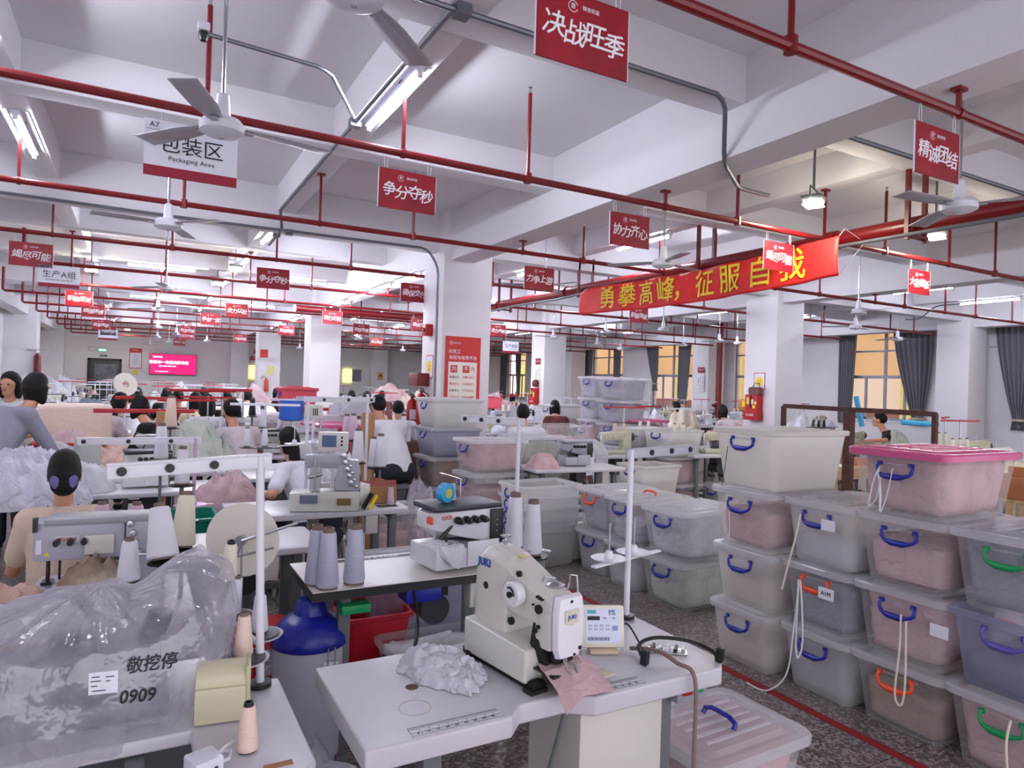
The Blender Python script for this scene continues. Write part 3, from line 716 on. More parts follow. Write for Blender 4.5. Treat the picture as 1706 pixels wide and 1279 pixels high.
# ---- thread cones
CN = {}
def cone(x, y, z, m=thr_w, s=1.0, lab='thread cone', grp=None, tilt=None, fat=1.0, core=None):
    k = (m.name, fat, core.name if core else 0)
    if k not in CN:
        t = thing('thread_cone', lab, 'thread cone')
        b = MB(); b.lathe([(.030*fat, .006), (.033*fat, .012), (.0215*fat, .155), (.019*fat, .162), (.012, .163)], n=24); b.build('thread', m, t)
        b = MB(); b.lathe([(.030, 0), (.0305, .01), (.0175, .16), (.0165, .176), (.012, .176), (.012, .15)], n=20); b.build('cone_core', core or conecore, t)
        CN[k] = Proto(t)
    return CN[k].put((x, y, z), rnd.random()*6, lab, grp, s, tilt)

# ---- tables
def table(x0, y0, x1, y1, z=.76, lab='white sewing table', top=None, dark=False, notch=None, drop=.0, motor=True, legs=(.12, .12), grp='sewing tables', name='sewing_table', thick=.034, poly=None):
    cx, cy = (x0+x1)/2, (y0+y1)/2; t = thing(name, lab, 'table', (cx, cy, 0), 0, grp)
    hx, hy = (x1-x0)/2, (y1-y0)/2; r = .03
    pl = [(-hx, -hy), (hx-.05, -hy), (hx, -hy+.05), (hx, hy-.02), (hx-.02, hy), (-hx, hy)]
    if notch: pl = [(-hx, -hy), (notch[0]-cx-.05, -hy), (notch[0]-cx, -hy+.05), (notch[1]-cx, -hy+.05), (notch[1]-cx+.07, -hy)]+pl[1:]
    if poly: pl = [(p_[0]-cx, p_[1]-cy) for p_ in poly]
    b = MB(); b.prism(pl, -.004 if dark else -thick, MX.Translation((0, 0, z))); b.build('tabletop', top or tablew, t, bevel=0 if dark else .008, seg=3)
    if dark:
        b = MB(); b.prism([(a*1.001, c*1.001) for a, c in pl], -.036, MX.Translation((0, 0, z-.0045))); b.build('edge_board', tabledark, t)
    for sx in (-1, 1):
        lx = sx*(hx-legs[0])
        for sy in (-1, 1):
            b = MB(); b.box(lx-.025, sy*(hy-.1)-.02, 0, lx+.025, sy*(hy-.1)+.02, z-.04); b.build('leg', greymetal, t, bevel=.003)
        b = MB(); b.box(lx-.025, -hy+.04, .03, lx+.025, hy-.04, .07); b.build('foot_rail', greymetal, t, bevel=.003)
        b = MB(); b.box(lx-.02, -hy+.06, z-.08, lx+.02, hy-.06, z-.04); b.build('top_rail', greymetal, t, bevel=.003)
    b = MB(); b.box(-hx+legs[0], hy-.14, .2, hx-legs[0], hy-.1, .24); b.build('cross_bar', greymetal, t)
    b = MB(); b.box(-.17, -hy+.14, .1, .17, hy-.2, .115); b.build('foot_pedal', charcoal, t)
    if motor:
        b = MB(); b.cyl((.1, -.05, z-.2), (.1, .12, z-.2), .07, n=18); b.box(.04, -.05, z-.14, .16, .1, z-.04); b.build('motor', charcoal, t)
        b = MB(); b.tube([(-.0, 0, .115), (.05, .03, z-.2)], .006); b.build('pedal_rod', greymetal, t)
        b = MB(); b.box(hx-.3, -hy+.03, z-.16, hx-.22, -hy+.1, z-.036); b.build('switch_box', creamm, t, bevel=.005)
    return t
# ---- generic machines (origin on the table top, needle to the left, operator at -y)
def base_lockstitch(body=machw, accent=charcoal):
    t = thing('lockstitch_machine', 'lockstitch machine', 'sewing machine')
    b = MB(); b.box(-.24, -.09, 0, .24, .09, .05, .005, .005); b.build('bed', body, t, bevel=.01)
    b = MB()
    b.loft([[(.1, y, z) for y, z in ((-.055, .045), (.055, .045), (.055, .2), (-.055, .2))], [(.235, y, z) for y, z in ((-.06, .045), (.06, .045), (.06, .29), (-.06, .29))]])
    b.loft([[(x, y, z) for y, z in ((-.045, z0), (.045, z0), (.045, z1), (.02, z1+.02), (-.02, z1+.02), (-.045, z1))] for x, z0, z1 in ((-.23, .14, .25), (-.14, .17, .265), (.06, .18, .275), (.235, .16, .285))])
    b.build('arm', body, t, bevel=.012)
    b = MB(); b.box(-.245, -.035, .1, -.18, .04, .26); b.build('faceplate', steel, t, bevel=.008)
    b = MB(); b.cyl((-.21, 0, .03), (-.21, 0, .12), .005); b.box(-.225, -.02, .05, -.195, .02, .058); b.build('needle_bar', steel, t)
    b = MB(); b.cyl((.235, 0, .215), (.285, 0, .215), .062, .058, n=22); b.build('handwheel', accent, t, bevel=.006)
    b = MB(); b.cyl((-.17, -.06, .21), (-.17, -.04, .21), .018, n=14); b.cyl((-.03, -.055, .22), (-.03, -.04, .22), .016, n=14); b.build('tension_dial', steel, t)
    b = MB(); b.cyl((0, 0, .28), (0, 0, .38), .004); b.build('thread_post', steel, t)
    return t
def base_overlock(body=machw, top=charcoal, label=None):
    t = thing('overlock_machine', 'overlock machine', 'sewing machine')
    b = MB(); b.box(-.17, -.1, .012, .13, .13, .1); b.build('base', body, t, bevel=.012)
    b = MB(); b.loft([[(-.16, y, z) for y, z in ((-.01, .17), (.1, .17), (.1, .24), (-.01, .24))], [(-.05, y, z) for y, z in ((-.07, .14), (.12, .09), (.12, .255), (-.07, .25))], [(.15, y, z) for y, z in ((-.08, .09), (.13, .09), (.13, .26), (-.08, .255))]])
    b.build('head', body, t, bevel=.012)
    b = MB(); b.box(-.165, -.075, .25, .155, .125, .275, ); b.build('top_cover', top, t, bevel=.01)
    b = MB(); b.box(.09, -.088, .1, .152, -.078, .25); b.build('control_strip', darkp, t, bevel=.003)
    for i in range(4):
        b = MB(); b.cyl((-.06+i*.038, -.105, .212), (-.06+i*.038, -.07, .212), .0145, .017, n=14); b.cyl((-.06+i*.038, -.118, .212), (-.06+i*.038, -.105, .212), .009, n=12); b.build('tension_knob', darkp, t, bevel=.002)
    b = MB(); b.box(-.12, -.09, .1, -.06, -.03, .112); b.cyl((-.1, -.06, .11), (-.1, -.03, .17), .006); b.box(-.112, -.09, .113, -.088, -.04, .12); b.cyl((-.12, -.04, .13), (-.07, -.05, .19), .008); b.build('presser_foot', mat('dark oiled steel', (70, 66, 62), .35, .7), t)
    b = MB(); b.box(-.03, -.108, .02, .12, -.1, .125); b.build('front_cover', body, t, bevel=.006)
    b = MB(); b.cyl((.15, .02, .17), (.19, .02, .17), .05, .046, n=20); b.build('handwheel', charcoal, t, bevel=.005)
    b = MB(); b.tube([(.05, .1, .27), (.05, .1, .36), (-.08, .05, .4)], .003, 6); b.build('thread_guide', steel, t)
    return t
def base_interlock(body=machg):
    """boxy flatbed coverstitch machine with a wide face"""
    t = thing('interlock_machine', 'interlock machine', 'sewing machine')
    b = MB(); b.box(-.24, -.08, 0, .24, .12, .07); b.build('bed', body, t, bevel=.01)
    b = MB(); b.box(.1, -.06, .07, .25, .1, .3); b.box(-.24, -.055, .16, .1, .08, .3); b.build('arm', body, t, bevel=.018)
    b = MB(); b.box(-.2, -.06, .285, .2, .085, .31); b.build('top_cover', greyplast, t, bevel=.008)
    b = MB(); b.box(-.05, -.068, .18, .06, -.058, .25); b.build('data_plate', creamm, t, bevel=.003)
    b = MB(); b.cyl((-.19, 0, .08), (-.19, 0, .17), .008); b.box(-.21, -.03, .072, -.17, .02, .082); b.cyl((-.15, .01, .08), (-.15, .01, .17), .005); b.build('needle_bar', mat('dark oiled steel', (70, 66, 62), .35, .7), t)
    for i in range(3):
        b = MB(); b.cyl((-.15+i*.05, -.085, .23), (-.15+i*.05, -.055, .23), .012, n=12); b.build('tension_knob', darkp, t)
    b = MB(); b.cyl((.25, .02, .2), (.3, .02, .2), .06, n=20); b.build('handwheel', charcoal, t, bevel=.005)
    return t
mLock = Proto(base_lockstitch(mat('olive cream enamel', (196, 196, 170), .3))); mLockW = Proto(base_lockstitch()); mOver = Proto(base_overlock()); mOverG = Proto(base_overlock(machg, greyplast)); mInter = Proto(base_interlock())
MACH = {'lock': mLock, 'lockw': mLockW, 'over': mOver, 'overg': mOverG, 'inter': mInter}
# ---- thread stands
def stand(x, y, z0, h, arm=.5, m=whitemetal, adir=180, lab='thread stand', discs=2, armm=None, dz=.25, grp=None, tilt=0, flat=True):
    t = thing('thread_stand', lab, 'thread stand', (x, y, z0), 0, grp, tilt=(0, tilt))
    b = MB(); b.cyl((0, 0, 0), (0, 0, h), .0095 if h < .5 else .011, n=12); b.build('pole', m, t)
    b = MB(); b.cyl((0, 0, 0), (0, 0, .012), .03, n=16); b.build('foot', darkp, t)
    A = MX.Translation((0, 0, h-.02)) @ MX.Rotation(R(adir), 4, 'Z')
    b = MB(A); b.box(-.03, -.006, -.018, arm, .006, .018); b.box(-.03, -.012, .014, arm, .012, .02); b.build('guide_arm', armm or m, t, bevel=.003)
    for i in range(3):
        b = MB(A); q = .12+i*(arm-.15)/2; b.cyl((q, -.012, 0), (q, .012, 0), .011, n=12); b.cyl((q, -.014, 0), (q, .014, 0), .005, n=8); b.build('guide_eye', darkp, t)
    A = MX.Translation((0, 0, dz)) @ MX.Rotation(R(adir), 4, 'Z')
    b = MB(A); b.box(-.1*discs, -.01, -.006, .1*discs, .01, 0); discs and b.build('disc_arm', m, t)
    for i in range(discs):
        q = (i-(discs-1)/2)*.15; 
        b = MB(A); b.lathe([(0, 0), (.062, .001), (.066, .005), (.06, .006), (.02, .004), (.012, .03), (.0, .032)], (q+.0, .03, 0), 20); b.build('spool_disc', m, t)
        b = MB(A); b.cyl((q, .03, .03), (q, .03, .13), .003, n=6); b.build('spindle', steel, t)
    return t
STN = {}
def far_stand(kind):
    if kind in STN: return STN[kind]
    m = redplast if kind == 'red' else whitemetal
    t = thing('thread_stand', 'stand', 'thread stand')
    b = MB(); b.cyl((0, 0, 0), (0, 0, .62), .01, n=8); b.build('pole', steel if kind == 'red' else m, t)
    b = MB(); b.box(-.3, -.012, .59, .3, .012, .612); b.build('guide_arm', m, t)
    b = MB(); b.box(-.2, -.01, .2, .2, .01, .21); 
    for q in (-.16, 0, .16): b.lathe([(0, .21), (.06, .211), (.062, .216), (0, .22)], (q, 0, 0), 14)
    b.build('spool_rack', greymetal, t)
    STN[kind] = Proto(t); return STN[kind]
# ---- stools, buckets, boxes
def stool(x, y, lab, m=redplast, h=.45, rz=0):
    t = thing('plastic_stool', lab, 'stool', (x, y, 0), rz)
    b = MB(); b.lathe([(0, h-.01), (.12, h-.008), (.15, h-.02), (.155, h-.06), (.15, h-.06), (.14, h-.03), (0, h-.025)], n=24); b.build('seat', m, t)
    for a in range(4):
        A = MX.Rotation(R(45+90*a), 4, 'Z'); b = MB(A)
        b.loft([[(.13, -.045, h-.05), (.145, -.045, h-.05), (.145, .045, h-.05), (.13, .045, h-.05)], [(.175, -.03, 0), (.19, -.03, 0), (.19, .03, 0), (.175, .03, 0)]]); b.build('leg', m, t, bevel=.004)
    b = MB(); b.lathe([(.16, h*.4), (.168, h*.4), (.165, h*.46), (.157, h*.46), (.16, h*.4)], n=24); b.build('brace_ring', m, t)
    return t
def chair(x, y, rz, lab, m, grp=None):
    t = thing('plastic_chair', lab, 'chair', (x, y, 0), rz, grp)
    b = MB(); b.grid(lambda a, c: ((a-.5)*.4, -.2+c*.38, .45-.012*math.sin(math.pi*a)*math.sin(math.pi*c)), 8, 8)
    o = b.build('seat', m, t); o.modifiers.new('thick', 'SOLIDIFY').thickness = .02
    b = MB(); pts = rrect(.42, .3, .09, 5); 
    b.loft([[(px_, -.23-.03*math.cos(px_*4)+k*.018-.06*(pz+.15)/.3, .74+pz) for px_, pz in pts] for k in (0, 1)]); b.build('backrest', m, t, angle=60)
    for sx in (-1, 1):
        b = MB(); b.tube([(sx*.17, -.2, .45), (sx*.17, -.25, .66)], .014); b.build('back_post', m, t)
        for sy in (-1, 1):
            b = MB(); b.tube([(sx*.16, sy*.15-.01, .44), (sx*.2, sy*.19-.01, 0)], .014, 8); b.build('leg', m, t)
    return t
def box_(name, x, y, z, sx, sy, sz, m, lab, cat, rz=0, bevel=.004):
    b = MB(); b.box(-sx/2, -sy/2, 0, sx/2, sy/2, sz); o = b.build(name, m, bevel=bevel); o.location = (x, y, z); o.rotation_euler[2] = rz
    return tag(o, lab, cat)
def tub(x, y, lab, m=redplast, L=.5, W=.36, H=.28, rz=0, z=0):
    b = MB(); rg = lambda s, z_, o: [(a, c, z_) for a, c in rrect(L*s+o, W*s+o, .05)]
    b.loft([rg(.8, 0, 0), rg(.97, H-.03, 0), rg(1, H-.02, .03), rg(1, H, .03), rg(1, H, -.01), rg(.8, .015, -.01)]); 
    o = b.build('plastic_tub', m, angle=40); o.location = (x, y, z); o.rotation_euler[2] = rz; return tag(o, lab, 'tub')
# ---- people: one remeshed body per person, clothing and hair as children
def capsules(parts, voxel, name, m, smooth=4):
    b = MB()
    for p in parts:
        if len(p) == 4: a, c, r1, r2 = p; fx = 1
        else: a, c, r1, r2, fx = p
        a, c = V(a), V(c); d = c-a; L = d.length or 1e-4; ax = d/L if d.length > 1e-4 else V((0, 0, 1))
        # width axis kept close to x
        t = V((1, 0, 0)); t = (t-ax*t.dot(ax)); t = t.normalized() if t.length > .1 else V((0, 1, 0)); s = ax.cross(t)
        prof = [(-1, 0), (-.92, .4), (-.7, .71), (-.38, .92), (0, 1)]
        rings = []
        for h, k in prof: rings.append((a+ax*(h*r1), max(k, .02)*r1))
        for h, k in reversed(prof): rings.append((c-ax*(h*r2), max(k, .02)*r2))
        b.loft([[q+(t*math.cos(2*math.pi*i/14)*fx+s*math.sin(2*math.pi*i/14))*rr for i in range(14)] for q, rr in rings])
    me = b.mesh(name, m); o = bpy.data.objects.new(name, me); COL.objects.link(o)
    r = o.modifiers.new('r', 'REMESH'); r.mode = 'VOXEL'; r.voxel_size = voxel; r.use_smooth_shade = True
    if smooth: q = o.modifiers.new('s', 'SMOOTH'); q.iterations = smooth; q.factor = .5
    dg = bpy.context.evaluated_depsgraph_get(); dg.update()
    me2 = bpy.data.meshes.new_from_object(o.evaluated_get(dg)); bpy.data.objects.remove(o); me2.name = name
    me2.materials.clear(); me2.materials.append(m); me2.polygons.foreach_set('use_smooth', [True]*len(me2.polygons))
    return me2
def hand(w, d, up, s=1):
    """palm and five bent fingers from wrist w along d; returns capsule list"""
    w, d, up = V(w), V(d).normalized(), V(up); up = (up-d*up.dot(d)).normalized(); x = d.cross(up)*s; L = []
    c = w+d*.045; 
    for k in (-1.5, -.5, .5, 1.5): L.append((w+x*k*.008, w+d*.085+x*k*.02, .014, .0115))
    for k, ln in ((-1.5, .066), (-.5, .076), (.5, .072), (1.5, .056)):
        a = w+d*.085+x*k*.02; m1 = a+(d*.9-up*.3)*ln*.5; e = m1+(d*.6-up*.8)*ln*.5
        L += [(a, m1, .0092, .0085), (m1, e, .0085, .007)]
    a = w+d*.025-x*.022; m1 = a+(d*.6-x*.8-up*.2)*.035; L += [(a, m1, .013, .0105), (m1, m1+(d*.9-x*.3-up*.3)*.032, .0105, .0085)]
    return L
PPL = {}
def person(x, y, rz, lab, shirt, pants=None, pose='sit', hair='short', lean=.12, vox=.014, z=0, arms=None, head=(0, 0), extra=None, female=True, scale=1, sleeve='short', sitz=.46, mask=False):
    t = thing('person', lab, 'person', (x, y, z), rz); t.scale = (scale,)*3
    pants = pants or charcoalcloth
    st = pose != 'sit'
    pz = .93 if st else sitz+.1
    P0 = V((0, 0, pz)); Wst = P0+V((0, lean*.3, .2)); Ch = P0+V((0, lean*.85, .40)); Nk = P0+V((0, lean*1.25, .53)); 
    Hd = Nk+V((head[0], .02+lean*.35+head[1], .15)); sw = .165 if female else .185
    B = [(P0+V((-.06, 0, 0)), P0+V((.06, 0, 0)), .125, .125), (P0, Wst, .125, .105, 1.25), (Wst, Ch, .105, .118, 1.3), (Ch, Nk-V((0, .01, .03)), .105, .055, 1.35), (Nk-V((0, 0, .05)), Hd-V((0, .01, .05)), .052, .05)]
    sh = [Ch+V((s*sw, 0, .075)) for s in (-1, 1)]
    B += [(sh[0], sh[1], .058, .058)]
    if arms is None:
        arms = [((s*(sw+.07), Ch.y+.1, Ch.z-.18), (s*.14, Ch.y+.34, .84 if not st else Ch.z-.22)) for s in (-1, 1)]
    HN = []
    for s, (el, wr) in zip((-1, 1), arms):
        a = sh[0] if s < 0 else sh[1]; el, wr = V(el), V(wr)
        B += [(a, el, .05, .038), (el, wr, .038, .026)]; HN.append((wr, wr-el, s))
    if st:
        for s in (-1, 1):
            B += [(P0+V((s*.085, 0, -.02)), V((s*.09, .01, .48)), .088, .058), (V((s*.09, .01, .48)), V((s*.09, -.02, .08)), .056, .036), (V((s*.09, -.03, .04)), V((s*.095, .12, .035)), .035, .03)]
    else:
        for s in (-1, 1):
            B += [(P0+V((s*.09, .02, -.02)), V((s*.12, .42, sitz+.06)), .09, .062), (V((s*.12, .42, sitz+.06)), V((s*.12, .42, .1)), .058, .038), (V((s*.12, .40, .05)), V((s*.12, .53, .04)), .036, .03)]
    # head
    B += [(Hd+V((0, -.015, .02)), Hd+V((0, -.005, .045)), .083, .08, .92), (Hd+V((0, .03, -.05)), Hd+V((0, .03, .02)), .05, .068, .95), (Hd+V((0, .092, 0)), Hd+V((0, .1, -.015)), .009, .013), (Hd+V((0, .065, -.075)), Hd+V((0, .068, -.07)), .03, .03)]
    for s in (-1, 1): B.append((Hd+V((s*.082, -.005, .015)), Hd+V((s*.083, -.005, -.02)), .014, .012, .6))
    me = capsules(B, vox, 'body', skin)
    bo = link('body', me, t)
    # hands joined into the body mesh at finer detail
    hv = vox*.36 if vox < .02 else .0062
    hm = [capsules(hand(w, d, (0, 0, 1), s), hv, 'h', skin, 1) for w, d, s in HN]
    bm = bmesh.new(); bm.from_mesh(me)
    for h in hm: bm.from_mesh(h)
    bm.to_mesh(me); bm.free(); me.polygons.foreach_set('use_smooth', [True]*len(me.polygons))
    # clothes
    S = [(P0+V((0, 0, .0)), Wst, .14, .125, 1.3), (Wst, Ch, .125, .132, 1.32), (Ch, Nk-V((0, .01, .045)), .118, .06, 1.4), (sh[0], sh[1], .07, .07)]
    for s, (el, wr) in zip((-1, 1), arms):
        a = sh[0] if s < 0 else sh[1]; el, wr = V(el), V(wr)
        if sleeve == 'long': S += [(a, el, .064, .052), (el, el.lerp(wr, .85), .05, .042)]
        else: S += [(a, a.lerp(el, .7), .066, .062)]
    link('shirt', capsules(S, vox, 'shirt', shirt), t)
    if st: Pn = [(P0+V((-.06, 0, .0)), P0+V((.06, 0, .0)), .14, .14)]+[q for s in (-1, 1) for q in ((P0+V((s*.085, 0, -.02)), V((s*.09, .01, .48)), .1, .075), (V((s*.09, .01, .48)), V((s*.09, -.02, .1)), .072, .058))]
    else: Pn = [(P0+V((-.06, 0, -.01)), P0+V((.06, 0, -.01)), .138, .138)]+[q for s in (-1, 1) for q in ((P0+V((s*.09, .02, -.02)), V((s*.12, .42, sitz+.06)), .102, .076), (V((s*.12, .42, sitz+.06)), V((s*.12, .42, .12)), .072, .056))]
    link('trousers', capsules(Pn, vox, 'trousers', pants), t)
    for s in (-1, 1):
        q = V((s*.09, .05, .035)) if st else V((s*.12, .46, .035))
        b = MB(); b.lathe([(0, -.03), (.7, -.03), (1, -.015), (.9, .02), (.5, .035), (0, .04)], n=14, c=(0, 0, 0)); o = b.build('shoe', darkp, t); o.location = q; o.scale = (.045, .12, 1)
    # hair
    Hh = [(Hd+V((0, -.03, .035)), Hd+V((0, -.012, .06)), .092, .088, .96)]
    if hair in ('bob', 'long', 'tail'): Hh += [(Hd+V((0, -.045, 0)), Hd+V((0, -.05, -.06)), .085, .062, 1.05)]
    if hair == 'bob' or hair == 'long': Hh += [(Hd+V((s*.07, -.01, .01)), Hd+V((s*.07, -.02, -.1)), .035, .03) for s in (-1, 1)]
    if hair == 'long': Hh += [(Hd+V((0, -.06, -.05)), Hd+V((0, -.085, -.26)), .07, .04, 1.3)]
    if hair == 'tail': Hh += [(Hd+V((0, -.09, .01)), Hd+V((0, -.115, -.03)), .04, .042), (Hd+V((0, -.115, -.03)), Hd+V((.0, -.13, -.17)), .045, .052), (Hd+V((0, -.13, -.17)), Hd+V((.0, -.125, -.31)), .05, .012)]
    if hair == 'bun': Hh += [(Hd+V((0, -.05, .01)), Hd+V((0, -.05, -.025)), .085, .07, 1.05), (Hd+V((0, -.1, .0)), Hd+V((0, -.11, -.03)), .05, .05, 1.4)]
    link('hair', capsules(Hh, min(vox, .012), 'hair', hairm), t)
    # face
    for s in (-1, 1):
        b = MB(); b.lathe([(0, .0035), (.008, .001), (.011, -.003)], n=12, A=MX.Rotation(R(-90), 4, 'X')); o = b.build('eye', darkp, t); o.location = Hd+V((s*.032, .0885, .012)); o.scale = (1.2, 1, .6)
    if not mask:
        b = MB(); b.tube([(-.022, 0, 0), (0, .006, -.001), (.022, 0, 0)], .0045, 8); o = b.build('mouth', mat('lips', (160, 84, 78), .5), t); o.location = Hd+V((0, .093, -.045))
    t['hd'] = (Hd.x, Hd.y, Hd.z)
    return t
charcoalcloth = cloth('dark trousers cloth', (38, 40, 52), .4)
def clothmat(n, rgb): return cloth(n, rgb, .3, 5, .05)
sh_beige = clothmat('beige blouse', (226, 204, 184)); sh_white = clothmat('white tee', (226, 224, 234)); sh_grey = clothmat('grey sweatshirt', (138, 140, 152)); sh_lil = clothmat('pale mauve tee', (204, 190, 194))
sh_black = clothmat('black tee', (22, 22, 26)); sh_blue = clothmat('pale blue tee', (170, 188, 212)); sh_stripe = clothmat('white striped tee', (206, 214, 214)); sh_maroon = clothmat('maroon apron', (104, 52, 50)); sh_yel = clothmat('cream blouse', (236, 224, 180))
# ================================================================= bins along the red line
Cg, Cl, Cp = cl_g, cl_l, cl_p
XB0 = 3.4
# stack A
stack(3.42, 2.83, 0, [dict(body='frost', fillm=cl_k, fill=.35), dict(body='frost', fillm=cl_k, fill=.45, dx=.01), dict(body='clear', fillm=cl_p, fill=.6, dx=-.01), dict(body='milk', lid=None, L=.66, W=.47, H=.35, dx=.03, lab='big open milky bin on top of the stack at the bend of the red line')],
      'the stack topped by an open milky bin', L=.6, W=.43)
stack(3.48, 2.36, R(-1), [dict(body='frost', fillm=cl_l, fill=.5), dict(body='clear', fillm=cl_d, fill=.75, handle=orangeplast), dict(body='frost', fillm=cl_g, fill=.35)],
      'the three-high stack with one orange handle', L=.6, W=.41)
stack(3.5, 1.93, R(1), [dict(body='clear', fillm=cl_t, fill=.6, handle=orangeplast), dict(body='clear', fillm=cl_p, fill=.85), dict(body='clear', fillm=cl_p, fill=.6), dict(body='clear', fillm=cl_p, fill=.9, lid='pinklid', L=.68, W=.46, H=.3, dx=-.02, lab='bin full of pink clothes under a pink lid')],
      'the stack under the pink lid', L=.62, W=.43)
stack(3.52, 1.47, 0, [dict(body='clear', fillm=cl_p, fill=.85, handle=greenplast), dict(body='blue', lid=None, fillm=cl_d, fill=.3, handle=mat('violet plastic', (92, 84, 170), .35)), dict(body='clear', fillm=cl_d, fill=.9, handle=greenplast, hl=orangeplast)],
      'the stack at the right edge with green handles', L=.66, W=.44, H=.335)
bin_(4.25, 1.95, 0, R(4), body='clear', fillm=cl_k, handle=orangeplast, hl=orangeplast, lab='low clear bin with orange handles behind the pink-lidded stack', H=.33)
bin_(4.95, 2.35, 0, R(4), body='clear', fillm=cl_p, handle=orangeplast, lab='clear bin with orange handles beyond the pink-lidded stack at the right edge', H=.33)
for (x, y, z, w, c, lab) in ((3.104, 2.30, .66, .1, 'AIN', 'paper label on the grey bin with the orange handle'),):
    t = thing('paper_label', lab, 'label', (x+.03, y-.04, z-.08), 0)
    b = MB(); b.box(-.0015, -.045, -.03, .0, .045, .03); b.build('paper', signwhite, t, smooth=False); text('A1M', .03, ink, t, facing((-.003, 0, 0), (0, -1, 0)))
for (y, z, lab) in ((2.27, .93, 'small printed label on the pale grey bin above the orange handle'), (1.72, .56, 'blank paper label on a pink clothes bin')):
    t = thing('paper_label', lab, 'label', (3.148+(.03 if y < 2 else 0), y, z), 0); b = MB(); b.box(-.0015, -.04, -.028, .0, .04, .028); b.build('paper', signwhite, t, smooth=False)
def cord(pts, r, m, lab, name='cloth_cord', cat='cord', flat=1):
    b = MB(); P_ = [V(p) for p in pts]; q = []
    for i in range(len(P_)-1):
        a = P_[max(i-1, 0)]; c, d = P_[i], P_[i+1]; e = P_[min(i+2, len(P_)-1)]
        for k in range(6):
            s = k/6; q.append(.5*((2*c)+(d-a)*s+(2*a-5*c+4*d-e)*s*s+(3*c-a-3*d+e)*s**3))
    q.append(P_[-1]); b.tube(q, r, 8, flat=flat); return tag(b.build(name, m), lab, cat)
tape = mat('cream cotton tape', (226, 214, 200), .8); tapew = mat('white cotton tape', (226, 226, 230), .8)
cord([(3.1, 2.40, .97), (3.08, 2.41, .85), (3.08, 2.45, .7), (3.07, 2.48, .55)], .005, tape, 'cream cord hanging from the upper handle of the orange-handled stack')
cord([(3.1, 2.40, .62), (3.07, 2.38, .5), (3.08, 2.39, .3), (3.07, 2.37, .22), (3.08, 2.35, .3), (3.08, 2.36, .5), (3.1, 2.39, .62)], .0045, tapew, 'white cotton loop tied to the orange handle')
cord([(3.09, 2.39, .6), (3.07, 2.4, .35), (3.05, 2.42, .12), (3.0, 2.5, .01), (2.98, 2.62, .008)], .004, tapew, 'white cord trailing down to the floor by the red line')
cord([(3.12, 1.86, .6), (3.1, 1.85, .45), (3.09, 1.86, .24), (3.09, 1.83, .2), (3.1, 1.82, .3), (3.11, 1.83, .58)], .0045, tape, 'cream loop of cord on the lowest handles of the pink clothes stack')
cord([(3.13, 1.99, 1.27), (3.1, 2.0, 1.2), (3.1, 2.02, 1.08), (3.11, 1.99, 1.12), (3.11, 1.97, 1.22)], .008, tapew, 'white tape loop on the handle of the pink-lidded bin', flat=.4)
cord([(3.12, 1.92, 1.27), (3.1, 1.93, 1.15), (3.1, 1.96, 1.06), (3.11, 1.97, 1.15), (3.12, 1.99, 1.26)], .006, tapew, 'second white tape knotted on the handle of the pink-lidded bin', flat=.4)
cord([(3.16, 1.42, .3), (3.13, 1.42, .2), (3.12, 1.4, .02)], .005, tape, 'cream cord hanging on the lowest bin at the right edge')
cord([(3.11, 2.93, 1.28), (3.09, 2.93, 1.15), (3.09, 2.95, 1.05)], .0025, mat('grey cord', (90, 92, 110), .7), 'thin grey cord hanging from the open milky bin')
cord([(3.11, 2.91, .95), (3.09, 2.93, .85), (3.09, 2.88, .75), (3.1, 2.9, .95)], .003, tape, 'pale loop of thread on the bin under the milky one')
# two-by-two cluster beyond the aisle
stack(3.76, 3.86, R(4), [dict(body='clear', fillm=cl_gr, fill=.85), dict(body='clear', fillm=cl_g, fill=.85)], 'the pair full of grey-green clothes nearest the thread discs', L=.68, W=.45, H=.35)
stack(3.74, 4.36, 0, [dict(body='frost', fillm=cl_g, fill=.5), dict(body='clear', fillm=cl_l, fill=.4, hl=orangeplast)], 'the pair with an orange handle lying on its lid', L=.62, W=.4, H=.35)
stack(3.78, 4.83, 0, [dict(body='frost', fillm=cl_l, fill=.7), dict(body='clear', fillm=cl_l, fill=.9, handle=orangeplast)], 'the pair with an orange end handle', L=.62, W=.42, H=.35)
bin_(3.66, 5.33, 0, R(3), L=.64, W=.44, H=.35, body='clear', fillm=cl_gr, fill=.6, handle=greenplast, lab='single bin with a green handle before the nested empty bins')
x, y = G(905, 6.2)
for i in range(5): bin_(x, y, .0+i*.1, R(2), L=.64, W=.44, H=.33, body='frost', lid=None, lab='empty clear bin, '+['lowest', 'second lowest', 'middle', 'second highest', 'uppermost'][i]+' of the nested stack beside the green-handled bin', grp='nested empty bins')
# stack before the column, left block
x, y = G(748, 8.5); stack(x, y, R(0), [dict(body='clear', fillm=cl_t, fill=.9, handle=orangeplast), dict(body='clear', fillm=cl_t, fill=.9, lid='lid'), dict(body='blue', fillm=cl_g, fill=.35), dict(body='milk', fillm=cl_w, fill=.5)], 'the stack in front of the poster column', L=.66, W=.62, H=.34, handle=blueplast)
x, y = G(820, 7.2); stack(x, y, R(2), [dict(body='frost', fillm=cl_w, fill=.4), dict(body='clear', fillm=cl_p, fill=.5), dict(body='clear', fillm=cl_p, fill=.85)], 'the stack of clear bins right of the poster column', L=.64, W=.5, H=.33)
x, y = G(887, 7.9); stack(x, y, R(2), [dict(body='clear', fillm=cl_g, fill=.8), dict(body='clear', fillm=cl_gr, fill=.8), dict(body='clear', fillm=cl_gr, fill=.8)], 'the stack of grey-green clothes behind the clear bins', L=.62, W=.5, H=.33)
